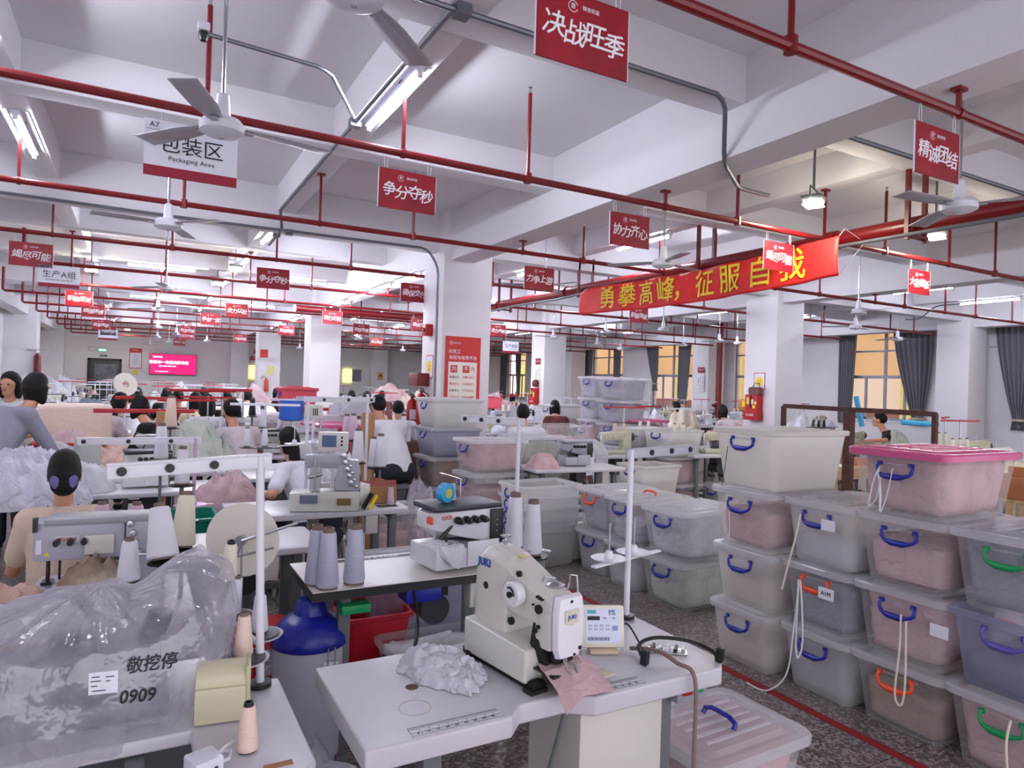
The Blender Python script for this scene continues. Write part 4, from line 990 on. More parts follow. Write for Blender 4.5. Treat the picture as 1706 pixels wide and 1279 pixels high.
x, y = G(1038, 10.8); stack(x, y, R(1), [dict(body='clear', fillm=cl_g), dict(body='clear', fillm=cl_g), dict(body='clear', fillm=cl_l, lid='lid'), dict(body='clear', fillm=cl_l, lid='lid'), dict(body='clear', fillm=cl_l, fill=.9)], 'the tallest stack in front of the far windows', L=.6, W=.62, H=.34)
x, y = G(1000, 11.6); stack(x, y, R(1), [dict(body='pinkbody', fillm=cl_p), dict(body='clear', fillm=cl_p), dict(body='clear', fillm=cl_p), dict(body='clear', fillm=cl_l), dict(body='clear', fillm=cl_l)], 'the tall stack half hidden behind the tallest one', L=.6, W=.5, H=.345)
x, y = G(933, 9.0); stack(x, y, R(3), [dict(body='clear', fillm=cl_g), dict(body='clear', fillm=cl_p), dict(body='clear', fillm=cl_p, fill=.5, lid=None)], 'the stack behind the olive machine table', L=.72, W=.5, H=.36)
x, y = G(1085, 8.0); stack(x, y, R(3), [dict(body='clear', fillm=cl_g, fill=.6), dict(body='milk', fillm=cl_w, fill=.5, lid=None)], 'the pair with a white open bin beside the tallest stack', L=.62, W=.46, H=.36)
x, y = G(1124, 9.2); stack(x, y, R(3), [dict(body='clear', fillm=cl_p, fill=.6), dict(body='clear', fillm=cl_p, fill=.8), dict(body='milk', fillm=cl_w, fill=.7, lid=None)], 'the stack right of the white open bin', L=.66, W=.5, H=.35)
x, y = G(1045, 6.55); bin_(x, y, 0, R(2), L=.64, W=.45, H=.35, body='clear', fillm=cl_w, fill=.5, lab='clear lidded bin on the floor beside the white thread pole')
x, y = G(1175, 5.8); bin_(x, y, 0, R(-20), L=.66, W=.45, H=.3, body='milk', lid=None, fillm=cl_w, fill=.6, handle=darkp, lab='open bin with a white bag and black handle behind the four-high stack')
heap(x-.05, y, .26, .5, .42, .16, 3, whitebag, 'white plastic bag bulging out of the open bin behind the four-high stack', 'bag', name='plastic_bag', kind=None)
x, y = G(1215, 9.4); bin_(x, y, 0, R(2), L=.6, W=.45, H=.33, body='clear', fillm=cl_gr, lab='clear bin on the floor under the far table with the cream machine')
# near right floor bins, under the hero table
bin_(1.83, 1.72, .36, R(20), L=.66, W=.42, H=.33-.27, body='clear', lab='flat clear bin lid part', lid='lid', handles=(0, 0), hl=blueplast) if False else None
bin_(1.90, 1.66, .0, R(3), L=.6, W=.46, H=.2, body='clear', fillm=cl_p, fill=.8, lab='lower clear bin on the floor beside the front machine table', handles=(0, 0))
bin_(1.86, 1.76, .22, R(2), L=.5, W=.4, H=.18, body='clear', fillm=cl_p, fill=.9, lab='clear bin with a blue lid handle beside the front machine table', hl=blueplast, handles=(0, 0))
# left of the aisle
bin_(1.42, 3.55, 0, R(0), L=.7, W=.5, H=.62, body='blue', fillm=cl_l, fill=.4, lab='large clear bin with a blue handle behind the overlock machine table')
heap(1.62, 3.55, .645, .42, .3, .05, 4, cl_e, 'peach garment thrown over the large bin behind the overlock', 'garment', kind=None, name='garment')
bin_(1.95, 4.1, 0, R(8), L=.6, W=.45, H=.34, body='clear', fillm=cl_g, fill=.9, lab='clear garment bin under the overlock table by the aisle')
x, y = G(662, 6.4); bin_(x, y, 0, R(5), L=.6, W=.5, H=.42, body='clear', fillm=cl_p, fill=.5, lab='clear bin wrapped in thin plastic beside the far cardboard box')
heap(x+.22, y-.1, 0, .4, .4, .62, 9, plastbag, 'clear plastic bag slumped against the wrapped bin', 'bag', kind=None, name='plastic_bag', fold=.3)
x, y = G(630, 8.2); stack(x, y, R(3), [dict(body='blue', fillm=cl_l, fill=.5, H=.36), dict(body='blue', fillm=cl_d, fill=.6, H=.36), dict(body='clear', fillm=cl_gr, fill=.95, H=.36)], 'the stack with grey-green cloth beside the upright cardboard', L=.66, W=.52)
# ================================================================= front machine table
T1 = table(.47, 1.485, 1.63, 1.985, .765, 'white machine table in front with a ruler along its edge and a notched front', notch=(.9, 1.04), legs=(.2, .12), motor=False, thick=.055)
T1N = thing
b = MB(); b.box(.33, -.17, .12, .36, -.16, .70); 
t = T1
b = MB(); b.box(.06, -.18, .08, .36, .1, .72); b.build('control_cabinet', creamm, t, bevel=.008)
b = MB(); b.cyl((.36, -.13, 0), (.36, -.13, .72), .028, n=14); b.build('post', charcoal, t)
b = MB(); b.box(.4, -.2, .655, .52, -.14, .73); b.build('switch_box', greyplast, t, bevel=.004)
for dx, m_, nm in ((.435, redplast, 'stop_button'), (.48, greenplast, 'start_button')):
    b = MB(); b.box(dx-.016, -.212, .68, dx+.016, -.198, .715); b.build(nm, m_, t, bevel=.003)
b = MB(); b.lathe([(0, 0), (.0175, 0), (.018, .0012), (0, .0015)], n=24, c=(-.37, .015, .7648)); b.build('cable_hole', mat('dark hole', (92, 70, 60), .8), t)
b = MB(); b.lathe([(.040, 0), (.0425, 0), (.0425, .0006), (.040, .0006), (.040, 0)], n=40, c=(-.405, -.10, .7650)); b.build('cup_ring_stain', mat('faint tea stain', (196, 180, 174), .6), t)
def ruler(parent, x0, x1, y, z, n):
    b = MB(); b.box(x0, y-.02, z, x1, y+.028, z+.0008); b.build('ruler_strip', mat('pale ruler paper', (216, 216, 224), .4), parent, smooth=False)
    b = MB(); s = (x1-x0)/n
    for i in range(n+1):
        x = x0+i*s; l = .02 if i % 5 == 0 else .012
        b.box(x-.0005, y+.026-l, z+.0008, x+.0005, y+.026, z+.0012); b.box(x-.0004, y-.018, z+.0008, x+.0004, y-.018+l*.6, z+.0012)
    b.box(x0, y+.0, z+.0008, x1, y+.001, z+.0012); b.box(x0, y+.026, z+.0008, x1, y+.027, z+.0012)
    b.build('ruler_ticks', ink, parent, smooth=False)
    for i in range(1, n//5+1): text(str(i*5), .012, ink, parent, MX.Translation((x0+i*5*s-.008, y-.004, z+.0009)), 'ruler_numbers')
ruler(t, -.46, -.22, -.222, .7652, 48); ruler(t, .1, .24, -.222, .7652, 28)
b = MB(); b.tube([(.0, -.2, .74), (-.04, -.16, .5), (-.02, -.1, .2), (.05, 0, .05)], .006); b.build('cable', greymetal, t)

# bartack machine
def jk(x, y, z=0): return MX.Translation((.882, 1.612, .767)) @ MX.Rotation(R(9), 4, 'Z')
J = thing('bartack_machine', 'cream computer-controlled bartack machine with blue lettering on the front table', 'sewing machine', (.942, 1.587, .767), R(9)); J.scale = (1, 1, .95)
b = MB(); b.loft([[(0, 0, .02), (.17, 0, .02), (.17, .30, .02), (0, .30, .02)], [(0, 0, .118), (.17, 0, .118), (.17, .30, .13), (0, .30, .13)]]); b.build('base', creamm, J, bevel=.01, seg=3)
for x, y in ((.03, -.012), (.02, .27)):
    b = MB(); b.box(x-.03, y-.02, 0, x+.03, y+.02, .012); b.cyl((x-.015, y, .022), (x+.015, y, .022), .014, n=14); b.box(x-.02, y-.012, .01, x+.02, y+.012, .03); b.build('hinge_foot', rubber, J, bevel=.003)
b = MB(); b.box(.02, .0, 0, .22, .33, .02); b.build('drip_pan', rubber, J)
# arm body: lofted sections along y from back to front
def sec(y, x0, x1, z0, z1, c=.02):
    return [(x0, y, z0), (x1, y, z0), (x1, y, z1-c), (x1-c, y, z1), (x0+c, y, z1), (x0, y, z1-c)]
b = MB(); b.loft([sec(.295, .035, .135, .12, .25, .03), sec(.28, .03, .14, .12, .345, .03), sec(.235, .025, .145, .12, .368, .03), sec(.19, .025, .145, .12, .366, .03), sec(.13, .028, .145, .12, .35, .028)])
b.build('column', creamm, J, bevel=.008, seg=3)
b = MB(); b.loft([sec(.16, .028, .146, .205, .36, .028), sec(.10, .03, .145, .195, .335, .025), sec(.03, .034, .142, .19, .305, .022), sec(-.04, .04, .138, .185, .285, .02), sec(-.055, .04, .138, .14, .28, .02)])
b.build('arm', creamm, J, bevel=.008, seg=3)
b = MB(); b.box(.036, -.056, .125, .142, .006, .23); b.build('head_housing', creamm, J, bevel=.008)
b = MB(); b.loft([[(x, -.062, z) for x, z in ((.052, .105), (.126, .105), (.142, .135), (.144, .24), (.136, .285), (.046, .285), (.038, .24), (.04, .135))], [(x, -.082, z) for x, z in ((.056, .11), (.122, .11), (.136, .138), (.138, .236), (.13, .278), (.05, .278), (.044, .236), (.046, .138))]])
b.build('faceplate', mat('white faceplate enamel', (232, 230, 236), .2), J, bevel=.004)
for x, z, r_ in ((.09, .268, .0045), (.125, .13, .006), (.105, .115, .004)):
    b = MB(); b.cyl((x, -.084, z), (x, -.08, z), r_, n=14); b.build('screw', darkp, J)
b = MB(); b.prism([(-.026, .02), (.026, .02), (.024, -.016), (0, -.026), (-.024, -.016)], .002, facing((.091, -.083, .225), (1, 0, 0))); b.build('badge', mat('pale gold badge', (214, 208, 190), .4), J)
text('JUKI', .016, blueink, J, facing((.091, -.0856, .224), (1, 0, 0)), bold=.02)
text('JUKI', .034, blueink, J, facing((.0235, .235, .315), (0, -1, 0)), bold=.03)
b = MB(); b.lathe([(0, 0), (.018, .002), (.034, .004), (.037, .012), (.037, .03), (.033, .034), (.0, .034)], n=32, c=(0, 0, 0), A=facing((0, 0, 0), (0, -1, 0)).to_3x3().to_4x4())
o = b.build('handwheel', mat('white knob', (228, 228, 230), .25), J, bevel=.001); o.location = (.03, .07, .262)
b = MB(); b.box(-.003, -.022, -.012, -.001, -.006, .012)
b = MB(); b.cyl((-.010, .07, .262), (-.003, .07, .262), .009, n=14); b.tube([(-.006, .052, .262), (-.008, .055, .278), (-.006, .07, .284), (-.006, .08, .28)], .003); b.build('wheel_hub', darkp, J)
for y, z, r_ in ((.225, .245, .0115), (.11, .165, .0115), (-.01, .235, .013), (.08, .315, .009), (.0, .17, .007), (-.012, .185, .006), (.012, .243, .003), (-.005, .27, .004), (-.014, .268, .004), (-.024, .266, .003)):
    xx = .0265 if y > .15 else .033
    b = MB(); b.cyl((xx+.006, y, z), (xx-.003, y, z), r_, n=16); b.build('access_hole', rubber, J)
b = MB(); b.lathe([(.007, 0), (.008, .012), (.004, .014), (.004, .024), (.016, .027), (.017, .031), (.005, .034), (0, .034)], n=18, c=(.09, .22, .365)); b.build('thread_post', steel, J)
b = MB(); b.lathe([(.03, 0), (.032, .004), (.02, .006), (.012, .012), (.0, .013)], n=24, c=(.095, .0, .292)); b.tube([(.07, .02, .3), (.09, .03, .31), (.12, .02, .305)], .003); b.build('bobbin_winder', steel, J)
b = MB(); b.tube([(.11, -.04, .285), (.115, -.045, .31), (.13, -.03, .325), (.155, -.03, .32), (.16, -.035, .25), (.158, -.03, .19)], .003, 6); b.build('thread_guard', steel, J)
b = MB(); b.box(.07, .08, .3355, .11, .1, .3375); 
b = MB(MX.Rotation(R(0), 4, 'Z')); b.box(-.013, -.009, 0, .013, .009, .001); o = b.build('yellow_sticker', mat('faded sticker', (226, 206, 130), .5), J, smooth=False); o.location = (.085, .13, .3505); o.rotation_euler = (R(12), 0, .3)
b = MB(); b.box(.06, -.08, .02, .13, .02, .055); b.cyl((.095, -.1, .04), (.095, .0, .04), .026, n=18); b.build('cylinder_bed', mat('dull bed metal', (128, 122, 112), .35, .6), J, bevel=.003)
b = MB(); b.box(.03, -.085, .06, .14, .03, .066); b.build('feed_plate', mat('dark feed plate', (58, 54, 50), .3, .6), J, bevel=.002)
b = MB(); b.loft([[(.05, .0, .19), (.09, .0, .19), (.09, .03, .19), (.05, .03, .19)], [(.03, -.02, .13), (.07, -.02, .13), (.07, .02, .13), (.03, .02, .13)], [(.05, -.03, .068), (.08, -.03, .068), (.08, -.0, .068), (.05, -.0, .068)]]); b.build('clamp_lever', rubber, J, bevel=.004)
b = MB(); b.cyl((.085, -.06, .105), (.085, -.06, .12), .008); b.cyl((.085, -.062, .062), (.085, -.062, .105), .003); b.cyl((.098, -.055, .08), (.098, -.055, .12), .006); b.build('needle_bar', steel, J)
b = MB(); b.box(.06, -.058, .085, .125, -.03, .12); b.build('presser_bar_block', darkp, J, bevel=.003)
for s in (-1, 1):
    b = MB(); b.tube([(.092+s*.012, -.075, .095), (.092+s*.014, -.09, .08), (.092+s*.01, -.1, .0685)], .004, 6); b.build('clamp_foot', steel, J)
# cloth under the needle
def rag(x, y, z, sx, sy, seed, m, lab, rz=0, amp=.012, kind=None, drop=None):
    def fn(a, c):
        px_, py = (a-.5)*sx, (c-.5)*sy
        zz = amp*(1+ridged((px_, py, 0), 9, seed))
        e = 1+.12*noise.noise(V((a*3, c*3, seed)))
        p = V((px_*e, py*e, zz))
        if drop and py < -sy*.2: p.z -= ((-py-sy*.2)**1.0)*drop*(.5+a)
        return p
    b = MB(); b.grid(fn, 40, 32); me = b.mesh('garment', m, angle=80); o = link('garment', me); o.modifiers.new('thick', 'SOLIDIFY').thickness = .003
    o.location = (x, y, z); o.rotation_euler[2] = rz; return tag(o, lab, 'garment')
rag(1.13, 1.60, .772, .17, .13, 3, cl_k, 'cream cotton piece lying beside the clamp on the front table', R(12), .006)
def fold(pts, m, lab, name='garment', thick=.003, sub=2, cr_=.006, seed=1):
    """cloth over a 2-D list of control points"""
    nv, nu = len(pts), len(pts[0]); N = 10
    def fn(a, c):
        u_, v_ = a*(nu-1), c*(nv-1); i, j = min(int(u_), nu-2), min(int(v_), nv-2); f, g = u_-i, v_-j
        f2, g2 = f*f*(3-2*f), g*g*(3-2*g)
        p = (V(pts[j][i])*(1-f2)+V(pts[j][i+1])*f2)*(1-g2)+(V(pts[j+1][i])*(1-f2)+V(pts[j+1][i+1])*f2)*g2
        return p+V((0, 0, cr_*(ridged(p, 14, seed)-.2)))
    b = MB(); b.grid(fn, (nu-1)*N, (nv-1)*N); o = b.build(name, m, angle=80); o.modifiers.new('thick', 'SOLIDIFY').thickness = thick
    return tag(o, lab, 'garment')
fold([[(0.985, 1.600, .835), (1.055, 1.610, .84), (1.125, 1.610, .835), (1.185, 1.600, .80)],
      [(0.975, 1.540, .83), (1.035, 1.530, .845), (1.095, 1.535, .84), (1.165, 1.530, .795)],
      [(0.985, 1.490, .80), (1.035, 1.470, .815), (1.095, 1.495, .82), (1.155, 1.480, .79)],
      [(1.005, 1.470, .74), (1.045, 1.455, .79), (1.105, 1.460, .785), (1.145, 1.460, .78)]], cl_p, 'dusty pink pyjama piece clamped under the bartack needle')
heap(.79, 1.80, .767,   .2, .31, .062, 11, mat('white grey jersey', (206, 206, 216), .9, wrinkle=.7, wscale=14), 'crumpled white jersey garment on the front table beside the bartack machine', 'garment', R(25), None, 'garment', fold=.4, nu=120, nv=40, edge=.3, fs=13)
# control panel
C = thing('control_panel', 'beige machine control panel with a white keypad on the front table', 'control panel', (1.315, 1.735, .767), R(-24))
b = MB(); b.box(-.045, -.03, 0, .045, .03, .012); b.build('stand', mat('beige plastic', (214, 196, 164), .4), C, bevel=.003)
CA = MX.Translation((0, 0, .012)) @ MX.Rotation(R(-14), 4, 'X')
b = MB(CA); b.box(-.07, -.012, 0, .07, .022, .128); b.build('housing', mat('cream panel plastic', (224, 220, 202), .35), C, bevel=.006)
b = MB(CA); b.box(-.056, -.0135, .014, .056, -.012, .118); b.build('keypad', mat('keypad white', (214, 220, 240), .35), C)
def pbox(x0, z0, x1, z1, m, nm): b = MB(CA); b.box(x0, -.0145, z0, x1, -.0135, z1); b.build(nm, m, C, smooth=False)
pbox(-.05, .103, -.022, .114, mat('teal strip', (60, 170, 180), .4), 'badge'); pbox(-.05, .083, -.01, .095, ink, 'display')
pbox(.03, .052, .048, .066, mat('lilac key', (140, 144, 190), .4), 'key'); pbox(-.05, .022, .02, .032, mat('key row', (120, 132, 160), .4), 'key_row')
for i in range(4):
    for j in range(2): pbox(-.048+i*.019, .052+j*.011, -.036+i*.019, .059+j*.011, mat('key outline', (176, 184, 206), .4), 'key')
for i, s_ in enumerate(('∿', '+', '−')): pass
text('JUKI', .011, blueink, C, CA @ facing((.03, -.0142, .110), (1, 0, 0)), bold=.02); text('LK-1900', .0065, ink, C, CA @ facing((.03, -.0142, .1015), (1, 0, 0)))
for i in range(5): text(str(i+1), .008, whiteink, C, CA @ facing((-.043+i*.014, -.0148, .027), (1, 0, 0)))
text('+½', .009, ink, C, CA @ facing((.006, -.0142, .089), (1, 0, 0))); text('−½', .009, ink, C, CA @ facing((.034, -.0142, .089), (1, 0, 0)))
cone(1.235, 1.78, .767, thr_w, .85, 'white thread cone half hidden between the bartack head and the control panel')
stand(1.585, 1.955, .767, .62, .42, adir=15, lab='white two-disc thread pole at the back corner of the front table', discs=2, armm=mat('pale grey arm', (176, 178, 190), .4), dz=.22)
cord([(1.37, 1.74, .80), (1.43, 1.76, .83), (1.42, 1.66, .775), (1.38, 1.6, .77)], .003, darkp, 'thin black wire looping beside the control panel', 'cable', 'cable')
cord([(1.40, 1.70, .775), (1.42, 1.60, .80), (1.43, 1.52, .79), (1.45, 1.465, .76), (1.44, 1.45, .55), (1.42, 1.43, .3), (1.42, 1.42, .08)], .0065, mat('tan cable', (132, 110, 106), .5), 'thick tan cable hanging over the edge of the front table', 'cable', 'cable')
cord([(1.37, 1.6, .78), (1.40, 1.66, .80), (1.47, 1.66, .812), (1.56, 1.61, .805), (1.60, 1.55, .79), (1.60, 1.525, .775)], .006, darkp, 'black cable arch with two plugs on the front table', 'cable', 'cable')
for x, y in ((1.37, 1.6), (1.60, 1.52)):
    b = MB(); b.box(-.011, -.011, 0, .011, .011, .045); o = b.build('power_plug', darkp, bevel=.004); o.location = (x, y-.003, .767); o.rotation_euler = (R(8), R(-6), .3); tag(o, 'black plug of the cable arch '+('near the ruler' if x < 1.5 else 'at the table corner'), 'plug')
t = thing('metal_gauge', 'small silver folder attachment tray with white tapes on the front table', 'gauge', (1.50, 1.66, .767), R(-38))
b = MB(); b.box(-.075, -.03, 0, .075, .03, .004); b.build('plate', steel, t, bevel=.002)
for i in range(6):
    b = MB(); b.cyl((-.06+i*.024, -.02, .009), (-.052+i*.024, .022, .009), .006, n=8); b.build('roller', [whitemetal, darkp, steel][i % 3], t)

# ================================================================= overlock table
T2 = table(.62, 2.69, 1.62, 3.16, .765, 'black-edged white table carrying the overlock machine', dark=True, legs=(.15, .1), top=mat('warm white laminate', (220, 214, 210), .3))
b = MB(); b.box(-.32, .17, .7652, .1, .21, .7662); b.build('printed_strip', charcoal, T2, smooth=False)
text('MAQI 高速包缝机', .026, whiteink, T2, MX.Translation((-.1, .19, .7664)))
box_('parts_tray', .80, 2.74, .655, .12, .08, .035, greenplast, 'small green tray of coloured clips under the overlock table', 'tray')
box_('blue_tray', 1.1, 2.78, .66, .16, .12, .06, blueplast, 'blue plastic tray fixed under the overlock table', 'tray')
O2 = base_overlock(mat('overlock enamel', (216, 216, 222), .25, var=.06, vscale=12)); tag(O2, 'white overlock machine with four black knobs and a dark control strip', 'sewing machine'); O2.location = (1.33, 2.86, .767); O2.rotation_euler[2] = R(6); O2.scale = (1.12, 1.12, 1.05)
text('exa', .034, mat('orange ink', (200, 90, 50), .5), O2, facing((-.115, -.079, .232), (1, 0, .05)), bold=.02)
b = MB(); b.box(-.175, -.062, .2, -.165, -.02, .23); b.build('orange_badge', orangeplast, O2, bevel=.003)
for i in range(3): text('▪', .02, mat('pale display', (150, 160, 170), .4), O2, facing((.12, -.0885, .155+i*.024), (1, 0, 0)))
fold([[(1.10, 2.80, .90), (1.16, 2.80, .905), (1.22, 2.80, .90), (1.28, 2.80, .895)], [(1.13, 2.75, .88), (1.17, 2.73, .89), (1.23, 2.73, .885), (1.29, 2.735, .885)], [(1.2, 2.72, .82), (1.22, 2.70, .80), (1.25, 2.695, .79), (1.28, 2.71, .85)]], cl_w, 'small white cloth draped over the front of the overlock machine')
for i, (x, y) in enumerate(((.66, 2.77), (.70, 2.74), (.775, 2.765))):
    pass
cone(.655, 2.80, .766, thr_l, 1.38, 'pale lilac thread cone at the back left of the three on the overlock table', 'lilac cones')
cone(.685, 2.73, .766, thr_l, 1.38, 'pale lilac thread cone in front of the other two on the overlock table', 'lilac cones')
cone(.80, 2.755, .766, thr_l, 1.38, 'pale lilac thread cone standing apart, nearest the overlock machine', 'lilac cones')
cone(1.30, 2.90, 1.057, thr_l, .5, 'tiny thread spool on top of the overlock machine')
t = thing('tape_measure', 'light blue tape dispenser on top of the overlock machine', 'tape dispenser', (1.245, 2.86, 1.057), .4)
b = MB(); b.cyl((0, -.02, .045), (0, .02, .045), .045, n=24); b.build('case', mat('sky blue plastic', (60, 160, 215), .3), t, bevel=.005)
b = MB(); b.cyl((0, -.022, .045), (0, .022, .045), .022, n=20); b.build('hub', mat('yellow green hub', (190, 190, 80), .4), t)
stand(1.69, 2.98, 0, 1.44, .36, adir=120, lab='white thread pole beside the overlock machine, arm wrapped in plastic', discs=2, dz=.8)
cone(1.655, 2.93, .80, thr_w, 1.55, 'tall white thread cone, rear of the pair right of the overlock', 'tall white cones')
cone(1.73, 2.88, .77, thr_w, 1.55, 'tall white thread cone, front of the pair right of the overlock', 'tall white cones')
t = thing('drum_stand', 'round grey thread drum under the tall white cones', 'stand', (1.72, 2.9, 0))
b = MB(); b.cyl((0, 0, 0), (0, 0, .75), .085, n=28); b.build('drum', mat('grey drum', (130, 132, 142), .4), t)
b = MB(); b.lathe([(0, .75), (.1, .755), (.1, .762), (0, .768)], n=28); b.build('felt_disc', darkp, t)
t = thing('drum_stand', 'black felt disc on a short post behind the front tall cone', 'stand', (1.655, 2.93, 0)); b = MB(); b.cyl((0, 0, 0), (0, 0, .79), .012, n=10); b.build('post', whitemetal, t); b = MB(); b.lathe([(0, .785), (.075, .79), (.075, .797), (0, .799)], n=28); b.build('felt_disc', darkp, t)
# under the tables
t = thing('plastic_barrel', 'grey barrel with a domed blue lid between the two front tables', 'barrel', (*G(530, 2.83), 0))
b = MB(); b.lathe([(0, 0), (.14, 0), (.145, .02), (.15, .53), (.15, .53)], n=36); b.build('body', mat('grey barrel plastic', (184, 184, 198), .4), t)
b = MB(); b.lathe([(.155, .51), (.159, .52), (.155, .55), (.12, .60), (.10, .615), (.07, .63), (.058, .68), (.05, .69), (0, .695)], n=36); b.build('lid', blueplast, t)
b = MB(); b.box(.02, -.158, .42, .08, -.142, .47); b.build('latch_plate', whitemetal, t, bevel=.003)
b = MB(); b.box(.038, -.166, .40, .062, -.154, .455); b.tube([(.036, -.163, .44), (.036, -.16, .53), (.064, -.16, .53), (.064, -.163, .44)], .003); b.build('latch', steel, t)
tub(*G(628, 3.45), 'deep red plastic tub under the overlock table', mat('crimson plastic', (196, 22, 44), .35), .34, .34, .46)
bin_(1.28, 2.95, 0, 0, L=.5, W=.42, H=.38, body='clear', fillm=cl_g, fill=.9, handle=darkp, lab='clear bag-like bin of grey clothes under the overlock table', lid=None)
stool(.52, 3.05, 'dark red plastic stool beside the blue-lidded barrel', h=.55); stool(.98, 1.25, 'red plastic stool under the front table edge', h=.5)
stool(.72, 1.15, 'second red plastic stool under the front table', h=.48)
heap(.40, 1.72, .0, .5, .8, .64, 21, plastbag, 'clear plastic sack slumped between the two front tables', 'bag', kind=None, name='plastic_sack', fold=.12, edge=.08)
fold([[(.40, 1.74, .60), (.46, 1.74, .62), (.52, 1.72, .60)], [(.38, 1.66, .58), (.46, 1.66, .57), (.53, 1.64, .56)], [(.42, 1.60, .52), (.47, 1.58, .50), (.52, 1.59, .49)]], cl_g, 'grey scrap of jersey hanging beside the left end of the front table')
cord([(1.05, 2.71, .72), (1.07, 2.7, .55), (1.02, 2.66, .45), (.93, 2.64, .42)], .005, darkp, 'black lead with a plug hanging under the overlock table', 'cable', 'cable')
cord([(1.36, 2.71, .72), (1.33, 2.7, .5), (1.24, 2.66, .3), (1.2, 2.6, .05)], .004, darkp, 'thin black cable trailing to the floor under the overlock', 'cable', 'cable')

# ================================================================= left front: covered machine
T0 = table(-.85, 1.47, .365, 2.2, .765, 'white table at the left with the plastic-covered machine', legs=(.35, .35), motor=False, poly=[(-.85, 1.75), (.13, 1.75), (.13, 1.50), (.15, 1.47), (.34, 1.47), (.365, 1.5), (.365, 1.965), (.2, 1.98), (.2, 2.2), (-.85, 2.2)])
b = MB(); b.box(.50, -.33, .7652, .56, -.31, .7662); b.build('brown_tape_piece', cardb, T0, smooth=False)
t = thing('covered_machine', 'grey sewing machine under the clear plastic cover', 'sewing machine', (-.13, 1.96, .765), R(0)); t.scale = (.9, .9, .55)
dm = mat('dim machine grey', (104, 104, 116), .4)
b = MB(); b.box(-.28, -.12, 0, .24, .13, .09); b.build('bed', dm, t, bevel=.01)
b = MB(); b.box(.06, -.06, .09, .22, .1, .3); b.box(-.25, -.05, .17, .07, .08, .28); b.build('arm', dm, t, bevel=.02)
b = MB(); b.box(-.26, -.07, .1, -.17, .08, .26); b.cyl((-.1, -.08, .2), (-.1, -.03, .2), .03); b.cyl((0, -.08, .23), (0, -.03, .23), .02); b.build('head', charcoal, t, bevel=.01)
b = MB(); b.cyl((-.22, -.02, .3), (-.22, -.02, .36), .02); b.cyl((.2, .03, .30), (.22, .03, .40), .035); b.box(-.05, .0, .28, .02, .06, .34); b.build('top_fitting', charcoal, t, bevel=.004)
# the film cover
def cov(a, c):
    th = a*2*math.pi; r = c
    rx, ry = .33, .225
    star = V((.035, .04))
    x0, y0 = math.cos(th)*rx, math.sin(th)*ry
    q = min(r/.72, 1); x = star.x+(x0-star.x)*q; y = star.y+(y0-star.y)*q
    d1 = math.hypot(x-.26, (y-.02)); d2 = math.hypot(x+.2, y); d0 = math.hypot(x-star.x, y-star.y)
    z = max(.275-.30*d0**1.05, .36-.55*d1**.9, .2-.3*d2)*(1-.06*q**4)
    f = (math.sin(th*9+1)*.5+math.sin(th*17+2)*.3+math.sin(th*29)*.2)
    rad = abs(math.sin(th*5.5+.6))**.3-.75+.6*(abs(math.sin(th*12+.3+d0*2))**.35-.75)
    z += f*.012*min(d0*5, 1)*(1-.3*q) + .03*rad*min(d0*6, 1)*max(.15, 1-d0*1.8)
    z += .020*(abs(noise.noise(V((x*7+3, y*7, 2.2))))**.6-.45)*q
    if r > .72:
        k = (r-.72)/.28; lowest = (-.05 if x < .1 else .0) if (math.pi < th < 2*math.pi) else .0
        z = z*(1-k)+(lowest+.02*f)*k; bul = 1+.06*math.sin(k*math.pi)+f*.02*k+.045*rad*(.4+k); x = star.x+(x-star.x)*bul; y = star.y+(y-star.y)*bul
    n_ = noise.noise(V((x*9, y*9, z*9)))*.012+ridged((x, y, z), 6, 2)*.006
    return V((x, y, z+n_))+V((x, y, 0)).normalized()*n_*(r > .5)
b = MB(); b.grid(cov, 220, 70, wrap=True); o = b.build('plastic_cover', plastbag, angle=180); o.location = (-.105, 1.965, .79)
tag(o, 'clear plastic cover with handwritten numbers draped over the left machine', 'plastic cover')
CV = o
def on_cover(mm_, u, v):
    pass
wr = thing('cover_writing', 'white paper slip and marker writing on the plastic cover', 'label', (0, 0, 0))
from mathutils.bvhtree import BVHTree
BV = BVHTree.FromPolygons([tuple(v_.co+V(CV.location)) for v_ in CV.data.vertices], [tuple(f_.vertices) for f_ in CV.data.polygons])
def hit(p_): 
    loc, nn, i, dd = BV.ray_cast(CAM, (p_-CAM).normalized()); return loc
def project(o, A, gap):
    """lay a flat mark onto the cover"""
    me = o.data.copy(); o.data = me; o.matrix_local = MX.Identity(4)
    for vtx in me.vertices:
        wp = A @ vtx.co; loc = hit(wp); vtx.co = (loc-(loc-CAM).normalized()*(gap+.001*(vtx.co.z > .0002))) if loc else wp
def at_mark(u, v, ang): return facing(hit(P(u, v, d=1)), V((math.cos(R(-24)), math.sin(R(-24)), math.sin(R(ang)))), (0, .2, 1))
def mark(u, v, s, size, ang):
    A = at_mark(u, v, ang); o = text(s, size, ink, wr, A, 'marker_writing', bold=.012, shear=.2); project(o, A, .003)
mark(228, 1160, '0909', .040, 6); mark(252, 1106, '敬挖停', .038, 8)
A = at_mark(172, 1137, 6)
b = MB(); b.grid(lambda a, c: ((a-.5)*.062, (c-.5)*.046, 0), 12, 8); o = b.build('paper_slip', signwhite, wr, smooth=False); project(o, A, .003)
b = MB()
for i, (x, y, w) in enumerate(((-.022, .018, .024), (-.022, .006, .03), (.02, .016, .026), (.014, .004, .012), (-.026, -.008, .018), (-.012, -.022, .04))): b.grid(lambda a, c: ((x+(a-.5)*w)*.72, (y+(c-.5)*.0026)*.72, 0), 6, 1)
o = b.build('printed_lines', ink, wr, smooth=False); project(o, A, .0045)
